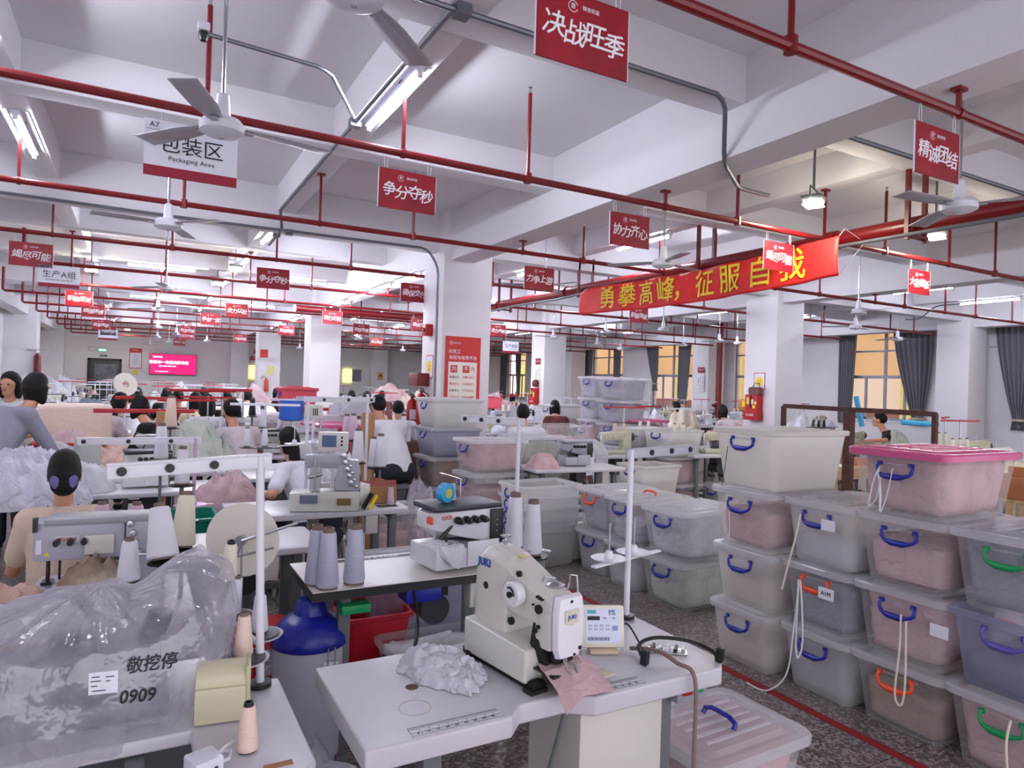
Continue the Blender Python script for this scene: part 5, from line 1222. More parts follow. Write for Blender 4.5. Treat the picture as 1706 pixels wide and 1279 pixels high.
# gear box, cones, pole
t = thing('gear_box', 'cream enamel gear box behind the plastic cover', 'machine part', (.205, 1.80, .768), R(-8)); t.scale = (.85, .85, .85)
b = MB(); b.box(-.075, -.06, 0, .06, .07, .10); b.cyl((-.075, .005, .10), (.06, .005, .10), .055, n=24); b.build('housing', mat('yellowed enamel', (204, 200, 168), .3), t, bevel=.008)
b = MB(); b.box(.058, -.05, .02, .072, .06, .15); b.build('side_cover', mat('yellowed enamel dark', (190, 186, 150), .3), t, bevel=.004)
stand(.31, 1.925, .767, .63, .36, adir=190, tilt=-.03, lab='white thread pole with a perforated arm at the corner of the left front table', discs=0, dz=.2)
cone(.235, 1.60, .767, thr_e, .62, 'cream thread cone with a black core standing alone on the left front table', core=darkp, fat=1.15)
for (u, v, d, m_, l_, ty, dl) in ((432, 1052, 1.98, thr_w, 'white cone around the pole of the left front table', 0, 'upper black felt spool disc at the pole'), (405, 1092, 1.8, thr_e, 'peach thread cone on the lower spool disc', 0, 'lower black felt spool disc with a white rim'), (386, 1022, 2.02, thr_w, 'white cone stacked under the cream one behind the plastic cover', -.12, 'black felt spool disc right behind the plastic cover')):
    p_ = P(u, v, d=d); cone(p_.x, p_.y, p_.z, m_, .66, l_, tilt=(0, ty), fat=1.15)
    t = thing('spool_disc', dl, 'disc', (p_.x, p_.y, p_.z-.014)); b = MB(); b.lathe([(0, 0), (.062, .002), (.067, .008), (.062, .006), (0, .004)], n=32); b.build('rim', whitemetal, t)
    b = MB(); b.lathe([(0, .005), (.057, .0075), (.057, .011), (0, .013)], n=32); b.build('felt_pad', charcoal, t)
    b = MB(); b.cyl((0, 0, -.006), (.31-p_.x, 1.925-p_.y, -.006), .008, n=8); b.build('bracket', whitemetal, t)
p_ = P(380, 965, d=2.02); cone(p_.x, p_.y, p_.z, thr_c, .68, 'cream cone with a black tip stacked behind the plastic cover', tilt=(0, -.12), core=darkp, fat=1.15)
t = thing('phone_charger', 'white cube charger with its coiled lead on the left front table', 'charger', (.14, 1.535, .767), .35)
b = MB(); b.box(-.03, -.03, 0, .03, .03, .045); b.build('body', mat('white charger plastic', (220, 220, 232), .3), t, bevel=.006)
for s in (-1, 1):
    b = MB(); b.box(s*.012-.003, -.034, .014, s*.012+.003, -.03, .028); b.build('socket', charcoal, t)
b = MB(); b.tube([(.03, 0, .015), (.06, .01, .01), (.08, .04, .008), (.04, .06, .008), (0, .05, .008), (.02, .02, .01), (.07, .05, .016), (.10, .07, .01)], .004); b.build('lead', whitemetal, t)
# belts etc. under left table
box_('drive_housing', -.15, 2.0, 0, .6, .3, .72, charcoal, 'dark drive housing below the covered machine', 'motor', bevel=.02)

# ================================================================= second left station: interlock head and seated woman
TL = table(-.95, 2.62, .2, 3.2, .765, 'white table with the grey interlock machine behind the plastic cover', grp='sewing tables', legs=(.3, .15))
IM = base_interlock(mat('lilac grey enamel', (176, 176, 190), .3)); tag(IM, 'grey interlock machine with a red maker plate before the woman in beige', 'sewing machine'); IM.location = (-.11, 2.92, .767); IM.rotation_euler[2] = R(-4); IM.scale = (.84, 1.0, 1.0)
b = MB(); b.box(-.16, -.0575, .225, -.07, -.0555, .25); b.build('maker_plate', mat('pale plate', (210, 206, 208), .4), IM, smooth=False)
text('PEGASUS', .017, mat('maroon ink', (150, 40, 50), .5), IM, facing((-.115, -.0585, .2375), (1, 0, 0)), bold=.02)
b = MB(); b.box(-.225, -.058, .19, -.205, -.0555, .24); b.build('white_tag', signwhite, IM, smooth=False)
b = MB(); b.prism([(-.01, -.008), (.01, -.008), (0, .01)], .001, facing((-.185, -.0565, .19), (1, 0, 0))); b.build('warning_sticker', yellowm, IM)
b = MB(); b.box(.11, -.0625, .11, .15, -.0605, .14); b.build('safety_sticker', yellowm, IM, smooth=False)
b = MB(); b.box(-.235, -.075, .27, -.22, -.05, .32); b.build('clip', darkp, IM)
for k_ in range(4):
    b = MB(); b.cyl((.12+.012*k_, -.085, .285-.035*k_), (.12+.012*k_, -.06, .285-.035*k_), .0125, n=14); b.build('tension_disc', steel, IM, bevel=.002)
heap(-.13, 2.84, .845, .22, .12, .09, 31, mat('tan white cloth', (214, 198, 178), .8, wrinkle=.6, wscale=10, var=.3, var2=(120, 90, 60)), 'cream and brown fabric bunched under the interlock needle', 'fabric', kind=None, name='fabric_piece', fold=.4)
heap(-.42, 2.80, .7, .45, .5, .16, 32, cl_e, 'peach cloth spilling off the table below the interlock machine', 'fabric', kind=None, name='fabric_piece', fold=.3)
heap(-.28, 2.66, .75, .3, .22, .1, 33, cl_w, 'white cloth at the front corner by the plastic cover', 'fabric', kind=None, name='fabric_piece', fold=.4)
for (u, v, d, m_, s_, l_, tl, ft) in ((168, 905, 2.95, thr_p, 1.05, 'pink thread cone beside the back of the woman in beige', None, 1.15), (226, 905, 3.0, thr_p, 1.05, 'second pink thread cone, between the woman and the white cones', None, 1.15), (214, 968, 2.3, thr_w, .85, 'white cone half behind the plastic cover', None, 1.3),
    (272, 932, 2.3, thr_w, 1.1, 'large tilted white cone with a brown core above the cover', (R(4), R(-16)), 1.4), (303, 912, 2.55, thr_c, 1.2, 'large tilted cream cone behind the big white one', (R(2), R(-12)), 1.15)):
    p_ = P(u, v, d=d); cone(p_.x, p_.y, p_.z, m_, s_, l_, tilt=tl, fat=ft)
    t = thing('disc_post', 'short post holding the '+l_, 'disc', (p_.x, p_.y, .76)); b = MB(); b.lathe([(0, p_.z-.775), (.05, p_.z-.773), (.05, p_.z-.768), (0, p_.z-.763)], n=18); b.build('felt_disc', rubber, t); b = MB(); b.cyl((0, 0, 0), (0, 0, p_.z-.775), .008, n=8); b.build('post', greymetal, t)
t = thing('tape_reel', 'large cream paper reel disc on a wire arm', 'reel', (.34, 2.58, 1.02), R(-28))
b = MB(); b.lathe([(0, -.004), (.13, -.004), (.132, 0), (.13, .004), (0, .004)], n=48, A=MX.Rotation(R(90), 4, 'X')); b.build('disc', mat('cream card disc', (222, 216, 202), .6), t)
b = MB(); b.cyl((0, -.03, 0), (0, .03, 0), .02, n=16); b.build('hub', steel, t)
b = MB(); b.tube([(-.36, -.05, -.05), (-.1, -.06, -.05), (.02, -.06, -.04), (.13, -.06, -.01)], .0045); b.tube([(.0, -.05, -.05), (.02, -.06, .01), (.2, -.02, .07)], .005); b.cyl((.0, 0, -.26), (0, 0, 0), .006); b.build('wire_arm', steel, t)
q_ = P(326, 728, d=3.7); stand(q_.x, q_.y, .8, q_.z-.8, .55, adir=178, lab='lilac-poled thread stand with a perforated arm behind the woman in beige', discs=1, dz=.1, m=mat('lilac pole', (206, 168, 206), .4), armm=whitemetal)
table(-.95+.9, 3.45, .85, 3.95, .765, 'table with thread cones right of the woman in beige', grp='sewing tables')
tub(-.75, 3.35, 'black basket beside the woman in beige', darkp, .4, .3, .55)
# ================================================================= people and the stations around them
def at_gd(u, d): x, y = G(u, d); return x, y
def who(u, d, rz, lab, shirt, **kw):
    x, y = G(u, d); return headat(person(x, y, R(rz), lab, shirt, **kw), x, y)
def headat(t, x, y):
    """shift a person so that the head, not the hips, stands at x, y"""
    h = V(t['hd'])*t.scale[0]; a = t.rotation_euler[2]; t.location.x = x-(h.x*math.cos(a)-h.y*math.sin(a)); t.location.y = y-(h.x*math.sin(a)+h.y*math.cos(a)); return t
# woman in beige
x, y = G(112, 3.12)
w1 = person(x, y, R(4), 'person seated with her back to us, beige blouse, hair up with a lilac bow', sh_beige, vox=.009, hair='bun', lean=.10, scale=.9, sleeve='short')
w1.scale = (.78, .9, .9); headat(w1, x, y); hd = V(w1['hd'])
for s in (-1, 1):
    b = MB(); b.lathe([(0, -.01), (.6, -.008), (1, 0), (.6, .008), (0, .01)], n=20); o = b.build('hair_bow', mat('lilac bow cloth', (112, 108, 168), .6, wrinkle=.3), w1); o.location = hd+V((s*.042, -.145, -.01)); o.scale = (.028, 1, .042); o.rotation_euler = (R(90), R(s*25), 0); o.scale = (.024, .036, 1)
b = MB(); b.tube([hd+V((.075*math.cos(a), -.03+.07*math.sin(a), -.165+.02*math.cos(a*2))) for a in [R(180+k*15) for k in range(13)]], .006); b.build('lanyard', darkp, w1)
# white tee woman with ponytail
x, y = G(482, 5.3)
w2 = person(x, y, R(18), 'person seated with a long black ponytail and white tee shirt, back turned', sh_white, vox=.01, hair='tail', lean=.3, scale=.89, arms=(((-.34, .1, .86), (-.30, .42, .84)), ((.26, .2, .84), (.12, .5, .84))))
headat(w2, x, y); x, y = w2.location.x, w2.location.y
b = MB(); b.lathe([(.03, -.008), (.036, 0), (.03, .008)], n=16, c=V(w2['hd'])+V((0, -.11, -.035)), A=MX.Rotation(R(80), 4, 'X')); b.build('hair_tie', mat('pearl tie', (220, 214, 210), .4), w2)
chair(x-.02, y-.0, R(18), 'cream plastic chair carrying the person with the ponytail', mat('cream chair plastic', (212, 206, 200), .35))
# mauve tee
who(386, 7.0, 20, 'person in a pale mauve tee, back turned, working at the grey-green heap', sh_lil, vox=.012, hair='short', lean=.2, arms=(((-.42, .15, .95), (-.45, .42, .86)), ((.28, .2, .85), (.14, .45, .84))))
# standing women
x, y = G(62, 5.15)
w_ = person(x, y, R(-38), 'person standing bent over in a grey sweatshirt and navy trousers', sh_grey, pants=cloth('navy trousers', (30, 34, 66), .4), pose='stand', hair='bob', lean=.30, vox=.011, sleeve='long', arms=(((-.22, .42, 1.12), (-.08, .66, .98)), ((.27, .40, 1.08), (.12, .68, .96))), scale=.91); headat(w_, x, y)
x, y = G(16, 6.0)
w_ = person(x, y, R(160), 'person standing in a white striped tee, facing the room at the left edge', sh_stripe, pose='stand', hair='bob', lean=.02, vox=.012, scale=.91); headat(w_, x, y)
# behind
who(202, 8.2, -35, 'person with a ponytail in a mauve tee turned to the left table', sh_lil, hair='tail', lean=.35, vox=.016)
who(232, 7.4, 30, 'person in black leaning far over the peach cloth', sh_black, hair='bob', lean=.5, vox=.016, sleeve='long')
who(326, 9.6, 10, 'person in a cream blouse with shoulder-length hair', sh_yel, hair='bob', lean=.15, vox=.018)
who(346, 8.6, -8, 'person with long loose dark hair next to the cream blouse', sh_white, hair='long', lean=.2, vox=.018)
who(297, 10.8, 5, 'person in a black top and maroon apron', sh_maroon, hair='short', lean=.1, vox=.02, sleeve='long')
who(378, 10.2, 180, 'person in dark clothes and cap facing this way', sh_black, hair='short', lean=.1, vox=.018, sleeve='long', female=False)
who(278, 12.5, 0, 'small distant person in dark clothes left of the maroon apron', sh_black, hair='bob', vox=.02)
who(214, 11.3, 20, 'small distant person with black hair by the cream tape reel', sh_white, hair='bob', vox=.02)
who(228, 12.6, 0, 'small distant person in grey behind the tape reel', sh_grey, hair='bob', vox=.02)
who(630, 8.2, 12, 'person in a baggy white shirt, back turned, left of the extinguisher column', sh_white, hair='short', lean=.3, vox=.015, female=False, scale=1.05)
who(664, 9.5, -12, 'person in a white tee beside the baggy white shirt', sh_white, hair='short', lean=.15, vox=.015, female=False, scale=.98)
who(700, 12.0, 10, 'person in pale blue mostly hidden by the fire extinguisher', sh_blue, hair='bob', vox=.02)
for u, d, sh_, l_ in ((586, 17, sh_lil, 'tiny distant person in mauve beside the second column'), (611, 16, sh_black, 'tiny distant person in black beyond the white bags'), (636, 18, sh_maroon, 'tiny distant person in dark red near the warning notice'), (460, 17, sh_black, 'tiny distant person right of the wall extinguisher'), (853, 21, sh_maroon, 'tiny distant person with brown hair by the pink tub'), (340, 14, sh_black, 'tiny distant person in dark clothes under the wide screen'), (1126, 15.5, sh_black, 'tiny distant person lying forward over the table below the middle window'), (925, 12.2, sh_maroon, 'small person bent forward behind the pink-filled bin'), (412, 14, sh_white, 'tiny distant person in white left of the pink tub')):
    who(u, d, rnd.uniform(-30, 30), l_, sh_, hair='bob', lean=.25, vox=.026)
who(872, 8.6, -15, 'person in a white tee behind the clear bins right of the poster column', sh_white, hair='short', lean=.2, vox=.015, female=False)
who(1204, 12.8, -10, 'person in grey mauve on a black chair behind the open milky bin', sh_lil, hair='bob', lean=.2, vox=.018)
who(1062, 11.8, -60, 'person with black hair leaning beside the tallest bin stack', sh_black, hair='bob', lean=.45, vox=.02)
who(1466, 10.8, 25, 'person in a black tee working behind the rusty rack', sh_black, hair='short', lean=.2, vox=.014, arms=(((-.36, .2, .95), (-.34, .42, .93)), ((.26, .2, .85), (.12, .45, .84))))
x, y = G(1204, 12.6); chair(x, y-.05, R(-10), 'black chair under the person in grey mauve', darkp)

# ---- third table with the feed-off machine
T3 = table(.5, 4.28, 1.62, 4.84, .765, 'white table with the coverstitch machine and cardboard box', legs=(.1, .15))
ruler(T3, -.5, .25, -.262, .7652, 60)
b = MB(); b.box(.36, -.2, .7652, .5, -.12, .768); b.build('grey_plate', charcoal, T3, smooth=False)
F = thing('coverstitch_machine', 'cream coverstitch machine with a raised thread head beside the cardboard box', 'sewing machine', (1.07, 4.39, .767), R(-16)); F.scale = (1.08,)*3
cre = mat('coverstitch enamel', (214, 214, 204), .3)
b = MB(); b.loft([[(-.2, -.07, .0), (.2, -.07, .0), (.2, .1, .0), (-.2, .1, .0)], [(-.2, -.08, .11), (.2, -.08, .12), (.2, .1, .12), (-.2, .1, .11)]]); b.build('base', cre, F, bevel=.012)
b = MB(); b.loft([[(.05, -.06, .12), (.2, -.06, .12), (.2, .08, .12), (.05, .08, .12)], [(.07, -.04, .3), (.19, -.04, .3), (.19, .07, .3), (.07, .07, .3)]]); b.box(-.12, -.04, .25, .12, .07, .33); b.build('arm', machg, F, bevel=.015)
b = MB(); b.cyl((.2, .01, .09), (.26, .01, .09), .075, .06, n=24); b.build('pulley_cover', cre, F, bevel=.006)
b = MB(); b.box(-.09, -.05, .12, -.03, .03, .26); b.cyl((-.06, -.06, .1), (-.06, -.06, .32), .006); b.cyl((-.1, -.05, .2), (-.02, -.05, .22), .012); b.build('needle_group', steel, F)
for k_ in range(5):
    b = MB(); b.cyl((.10+.012*k_, -.075, .33-.04*k_), (.10+.012*k_, -.05, .33-.04*k_), .016, n=14); b.cyl((.13+.012*k_, -.09, .31-.04*k_), (.13+.012*k_, -.05, .31-.04*k_), .01, n=12); b.build('tension_disc', steel, F, bevel=.002)
b = MB(); b.box(-.14, -.085, .05, -.04, -.075, .1); b.build('blue_guide', mat('steel blue guide', (110, 120, 140), .4), F)
b = MB(); b.box(.07, -.085, .04, .15, -.08, .08); b.build('rating_plate', mat('brass plate', (150, 130, 80), .3, .7), F)
b = MB(); b.cyl((.22, -.09, .02), (.27, -.08, .11), .014); b.build('brush_handle', rubber, F); b = MB(); b.cyl((.26, -.1, .02), (.30, -.09, .10), .010); b.build('yellow_stick', yellowm, F)
t = thing('display_unit', 'small white screen unit above the coverstitch machine', 'display', (1.17, 4.62, 1.12), R(-15))
b = MB(); b.box(-.10, -.03, 0, .10, .05, .13); b.build('housing', creamm, t, bevel=.008)
b = MB(); b.box(-.075, -.033, .03, .02, -.029, .11); b.build('screen', mat('blue lcd', (66, 92, 130), .2), t)
for i in range(3):
    b = MB(); b.cyl((.055, -.034, .045+i*.025), (.055, -.028, .045+i*.025), .008); b.build('button', darkp, t)
b = MB(); b.cyl((0, .02, -.3), (0, .02, .0), .012); b.build('post', whitemetal, t)
t = thing('counter_unit', 'white counter box with three black strokes above the screen unit', 'display', (1.06, 4.75, 1.34), R(-10))
b = MB(); b.box(-.06, -.03, 0, .06, .05, .09); b.build('housing', creamm, t, bevel=.006); text('|||', .05, ink, t, facing((.01, -.031, .045), (1, 0, 0)), bold=.04)
b = MB(); b.cyl((0, .02, -.55), (0, .02, 0), .010); b.build('post', whitemetal, t)
stand(1.0, 4.66, .767, .72, .55, adir=20, lab='white thread pole rising behind the coverstitch machine', discs=2, dz=.4)
t = thing('thread_rack', 'tall perforated thread bar beside the grey-green bins', 'thread stand', (1.62, 5.35, 0), R(12))
b = MB(); b.cyl((0, 0, 0), (0, 0, 1.5), .012); b.build('pole', whitemetal, t); b = MB(); b.box(-.6, -.008, 1.44, .06, .008, 1.475); b.build('guide_arm', mat('pale blue arm', (190, 198, 220), .4), t)
for q in (-.5, -.27, -.05):
    b = MB(); b.cyl((q, -.012, 1.457), (q, .012, 1.457), .014); b.build('guide_eye', darkp, t)
t = thing('cardboard_box', 'open brown cardboard box holding dark red film on the coverstitch table', 'box', (1.47, 4.58, .767), R(-4))
b = MB(); 
b.box(-.12, -.09, 0, .12, -.086, .12); b.box(-.12, .086, 0, .12, .09, .12); b.box(-.12, -.09, 0, -.116, .09, .12); b.box(.116, -.09, 0, .12, .09, .12); b.box(-.12, -.09, 0, .12, .09, .004); b.build('body', cardb, t, smooth=False)
b = MB(); b.add([(-.12, -.088, .12), (.12, -.088, .12), (.13, -.02, .15), (-.13, -.02, .15)], [(0, 1, 2, 3)]); b.build('flap', mat('dark red film', (130, 58, 40), .2), t)
heap(1.47, 4.6, .86, .2, .15, .06, 41, mat('dark red film', (130, 58, 40), .2), 'crumpled dark red film in the cardboard box', 'film', kind=None, name='plastic_film')
cone(1.52, 4.42, .767, thr_p, .75, 'small bright pink thread cone in front of the cardboard box')
for u, v, d, m_, s_, l_ in ((622, 778, 5.6, thr_w, 1.45, 'big white cone on the black disc, rear one'), (633, 778, 5.3, thr_w, 1.5, 'big white cone on the black disc, front one'), (568, 772, 5.2, thr_w, 1.35, 'tall white cone above the screen unit, left'), (596, 770, 5.2, thr_w, 1.5, 'tall white cone beside the upright cardboard'), (577, 733, 5.9, thr_p, 1.3, 'pale pink cone, left of the pair above the coverstitch table'), (588, 733, 5.8, thr_p, 1.3, 'pale pink cone, right of the pair above the coverstitch table'),
    (303, 806, 3.45, thr_w, 1.1, 'white cone on the black disc under the perforated arm'), (268, 765, 4.6, thr_w, 1.4, 'white cone behind the raised arm of the second pole'), (284, 712, 5.2, thr_e, 1.4, 'peach cone beside the brown card tube'), (438, 712, 7.3, thr_w, 1.2, 'white cone right of the black cone'), (420, 693, 7.6, thr_b, 1.2, 'black thread cone in the middle distance'), (387, 693, 7.8, thr_b, 1.2, 'second black thread cone near the mauve tee'), (598, 690, 9.2, thr_e, 1.0, 'peach cone between the white shirts')):
    p_ = P(u, v, d=d); cone(p_.x, p_.y, p_.z, m_, s_, l_)
    t = thing('disc_post', 'black disc post holding the '+l_, 'disc', (p_.x, p_.y, 0)); b = MB(); b.lathe([(0, p_.z-.012), (.06, p_.z-.01), (.062, p_.z-.004), (0, p_.z-.001)], n=18); b.build('felt_disc', rubber, t)
    b = MB(); b.cyl((0, 0, 0), (0, 0, p_.z-.012), .010, n=8); b.build('post', greymetal, t)
p_ = P(612, 740, d=6.1); box_('cardboard_tube', p_.x, p_.y, 0, .10, .09, 1.32, cardb, 'upright brown cardboard stick beside the tall white cones', 'cardboard')
p_ = P(270, 715, d=5.6); box_('cardboard_tube', p_.x, p_.y, 0, .09, .08, 1.3, cardb, 'upright brown cardboard stick among the left machines', 'cardboard')
# blue spool drum, pink bins
p_ = P(486, 682, d=7.4); t = thing('ribbon_drum', 'bright blue ribbon drum with white straps', 'drum', (p_.x, p_.y, 0)); b = MB(); b.cyl((0, 0, p_.z-.11), (0, 0, p_.z+.1), .13, n=24); b.build('drum', mat('cobalt drum', (34, 96, 196), .4), t)
b = MB(); b.cyl((0, 0, 0), (0, 0, p_.z-.11), .014); b.lathe([(0, p_.z-.13), (.14, p_.z-.12), (0, p_.z-.11)]); b.build('post', whitemetal, t)
x, y = G(497, 9.2); box_('covered_bench', x+.3, y, 0, 1.7, .8, 1.14, mat('white cloth cover', (222, 216, 220), .8, wrinkle=.3, wscale=4), 'white cloth-covered bench carrying the pink tub', 'bench', bevel=.03)
bin_(x-.02, y, 1.14, R(3), L=.46, W=.44, H=.34, body='pinkbody', lid='pinkbody', lab='bright pink tub on the white covered bench before the second column')
x, y = G(560, 8.0); stack(x, y, R(4), [dict(body='frost', fillm=cl_w, fill=.5), dict(body='clear', fillm=cl_p, fill=.9), dict(body='pinkbody', fillm=cl_p, fill=.7, lid='pinklid')], 'the pink-lidded stack behind the screen unit', L=.6, W=.7, H=.35)
x, y = G(430, 8.4); stack(x, y, R(4), [dict(body='clear', fillm=cl_w, fill=.6), dict(body='frost', fillm=cl_g, fill=.9), dict(body='clear', fillm=cl_p, fill=.7)], 'the stack among the black cones left of the pink tub', L=.5, W=.5, H=.35)
x, y = G(520, 7.6); stack(x, y, R(4), [dict(body='clear', fillm=cl_w, fill=.6), dict(body='frost', fillm=cl_p, fill=.9), dict(body='clear', fillm=cl_w, fill=.7)], 'the stack with pink handles under the ribbon drum', L=.45, W=.45, H=.34, handle=pinkplast)
# white bags on bench
for u, d, sx, h, l_ in ((575, 9.4, .5, .22, 'white plastic bag, left one on the bench behind the white shirts'), (595, 9.2, .45, .18, 'white plastic bag, right one on the bench behind the white shirts')):
    x, y = G(u, d); heap(x, y, 1.14, sx, .4, h, int(u), whitebag, l_, 'bag', kind=None, name='plastic_bag')
x, y = G(862, 9.6); heap(x, y, 0, .5, .4, 1.25, 51, whitebag, 'tall white bag beside the bins past the poster column', 'bag', kind=None, name='plastic_bag', fold=.15)
x, y = G(1025, 11.5); 
# big heaps
def H_(u, d, z, sx, sy, h, seed, m, lab, **kw): x, y = G(u, d); return heap(x, y, z, sx, sy, h, seed, m, lab, **kw)
H_(42, 4.3, .76, .75, .6, .30, 61, mat('white lilac cloth', (212, 210, 224), .9, wrinkle=.8, wscale=6, var=.2, vscale=8), 'large heap of white-grey garments left of the woman in beige', fold=.36, nu=130, nv=44, fs=8)
H_(98, 5.9, .76, .55, .5, .2, 62, whitebag, 'white plastic bag before the grey sweatshirt', cat='bag', kind=None, name='plastic_bag')
H_(322, 6.6, .76, .85, .7, .34, 63, cl_gr, 'grey-green heap of garments at the elbow of the mauve tee', fold=.38, nu=110, nv=36, fs=7)
H_(165, 6.6, .76, .6, .5, .16, 64, cl_e, 'peach heap of cloth under the black sleeves'); H_(230, 6.2, .76, .5, .4, .12, 65, cl_e, 'second peach heap beside the grey machine')
H_(150, 9.5, .76, .8, .6, .42, 66, mat('pale teal cloth', (160, 182, 192), .9, wrinkle=.8, var=.2), 'pale teal heap in front of the dark door')
H_(385, 4.9, .64, .5, .4, .26, 67, cl_p, 'pink garments piled in a grey tub behind the perforated arm'); x, y = G(388, 4.9); tub(x, y, 'pale grey tub of pink garments behind the perforated arm', greyplast, .6, .45, .66)
H_(205, 5.4, .76, .4, .35, .1, 68, cl_w, 'white pieces beside the teal tub'); 
x, y = G(300, 4.3); tub(x, y, 'teal-green tub under the white cone', mat('teal plastic', (0, 128, 110), .4), .45, .4, .72)
x, y = G(110, 6.9); t = thing('upholstered_bench', 'peach fabric-covered bench end catching the light', 'bench', (x, y, 0), R(20))
b = MB(); b.box(-.38, -.2, .7, .38, .2, 1.28); b.build('padded_top', mat('peach cover cloth', (238, 216, 200), .8, wrinkle=.4, wscale=5), t, bevel=.05, seg=4); b = MB(); b.box(-.36, -.18, 0, .36, .18, .7); b.build('frame', greymetal, t)
x, y = G(122, 6.1); tub(x, y, 'red tub with pink cloth in front of the peach bench', redplast, .55, .4, .22, z=.76); H_(118, 6.15, .9, .4, .3, .16, 69, cl_p, 'pink cloth in the red tub before the peach bench')
x, y = G(148, 5.3); t = thing('covered_machine', 'machine under a pale grey plastic hood left of the perforated arms', 'sewing machine', (x, y, .76), R(5)); b = MB(); b.loft([[(p1, p2, z_) for p1, p2 in rrect(w_, .2, .05)] for z_, w_ in ((0, .36), (.05, .35), (.12, .2), (.3, .17), (.33, .15))]); b.build('hood', mat('grey green hood', (176, 180, 176), .4), t)
b = MB(); b.box(-.17, -.09, 0, .17, .09, .03); b.build('bed', machg, t)

# ---- station helper
tabP = None
def station(x, y, rz=0, mach='lock', lab=None, heapm=None, side=1, st=None, cones=0, cm=None, grp='sewing stations', hz=None, z=.76):
    global tabP
    if tabP is None:
        t = table(-.55, -.28, .55, .28, .76, 'station table'); tabP = Proto(t)
    tabP.put((x, y, 0), rz, 'white sewing table '+lab, 'sewing tables')
    c, s = math.cos(rz), math.sin(rz); L = lambda a, q: (x+a*c-q*s, y+a*s+q*c)
    if mach: q = L(.08, .03); MACH[mach].put((*q, .762), rz+rnd.uniform(-.08, .08), {'lock': 'olive cream lockstitch machine', 'lockw': 'white lockstitch machine', 'over': 'white overlock machine', 'overg': 'grey overlock machine', 'inter': 'grey interlock machine'}[mach]+' '+lab, 'sewing machines')
    if heapm:
        k = ('hp', heapm.name, int(x*7) % 3)
        if k not in MC: MC[k] = heap_mesh('garment_pile', .46, .34, .14, int(x*7) % 3+len(MC), heapm, nu=40, nv=14)
        q = L(-.36*side, -.05); o = link('garment_pile', MC[k]); o.location = (*q, .762); o.rotation_euler[2] = rnd.random()*6; o.scale[2] = rnd.uniform(.7, 1.6); tag(o, heapm.name+' heap '+lab, 'clothes', 'heaps on the sewing tables', 'stuff')
    if st:
        q = L(.36*side, .2); far_stand(st).put((*q, .762), rz+rnd.uniform(-.5, .5), {'red': 'red-armed', 'white': 'white-armed'}[st]+' thread stand '+lab, 'thread stands')
        for i in range(cones):
            q2 = L(.36*side+(i-1)*.15, .2); cone(q2[0], q2[1]+(.0), .985, cm or thr_w, 1.0, ['left', 'middle', 'right'][i]+' cone on the thread stand '+lab, 'cones on far stands')
S = station
x, y = G(218, 5.0); S(x+.05, y, 0, 'over', 'beyond the woman in beige', cl_g, 1, None)
x, y = G(245, 6.3); S(x, y, 0, 'overg', 'left of the brown card stick', cl_e, 1, 'red', 3, thr_e)
x, y = G(290, 7.4); S(x, y, 0, 'lock', 'behind the grey-green heap', cl_k, 1, 'red', 3, thr_w)
x, y = G(440, 7.5); S(x, y, 0, 'over', 'right of the mauve tee', cl_g, 1, 'white', 3, thr_w)
x, y = G(395, 6.3); S(x, y, 0, None, 'at the elbow of the mauve tee', cl_gr)
x, y = G(500, 6.1); S(x+.1, y, 0, 'lockw', 'before the person with the ponytail', cl_w, -1, 'white', 2, thr_w)
x, y = G(955, 7.3); S(x, y, R(-6), 'overg', 'beside the clear bins, with the olive machine', cl_p, 1, None)
x, y = G(1010, 8.8); S(x+.1, y, 0, 'lock', 'at the foot of the tallest bin stack', cl_g, 1, 'red', 2, thr_e)
x, y = G(1190, 9.4); S(x, y, R(-4), 'lock', 'behind the open milky bin', cl_k, -1, 'white', 2, thr_c)
x, y = G(1145, 10.2); S(x-.2, y, R(-4), 'lock', 'left of the grey mauve person', cl_w, -1, 'red', 2, thr_w)
x, y = G(1420, 10.9); S(x, y, R(0), 'lock', 'behind the left half of the rusty rack', cl_t, -1, None)
x, y = G(1500, 10.6); S(x, y, R(0), None, 'behind the right half of the rusty rack', cl_gr, 1, None); heap(x-.1, y, .76, .6, .4, .3, 91, cl_gr, 'sage green heap behind the rusty rack')
x, y = G(1660, 7.9); S(x, y, R(0), 'lockw', 'at the right edge under the far curtain', cl_e, -1, 'red', 3, thr_c)
x, y = G(1600, 9.0); S(x+.4, y, R(0), 'lock', 'second from the right edge', cl_p, -1, 'red', 2, thr_c)
x, y = G(1360, 12.2); S(x, y, R(0), 'over', 'beside the big column at the right', cl_d, 1, 'white', 3, thr_b)
H_(1440, 10.2, .76, .9, .5, .16, 92, cl_t, 'tan and brown scraps in front of the person in the black tee')
H_(1690, 7.4, .76, .9, .5, .16, 93, cl_k, 'beige scraps on the table at the right edge')
x, y = G(975, 7.9); chair(x, y-.3, R(190), 'white moulded chair in front of the olive machine', whitemetal); stool(x+.0, y-.9, 'low red stool beside the white moulded chair', h=.3)
for u, d, l_ in ((1040, 8.6, 'pink-lidded wide bin behind the tallest stack'),):
    x, y = G(1075, 12.5); bin_(x, y, .4, 0, L=.9, W=.6, H=.5, body='clear', lid='pinklid', fillm=cl_p, lab=l_)
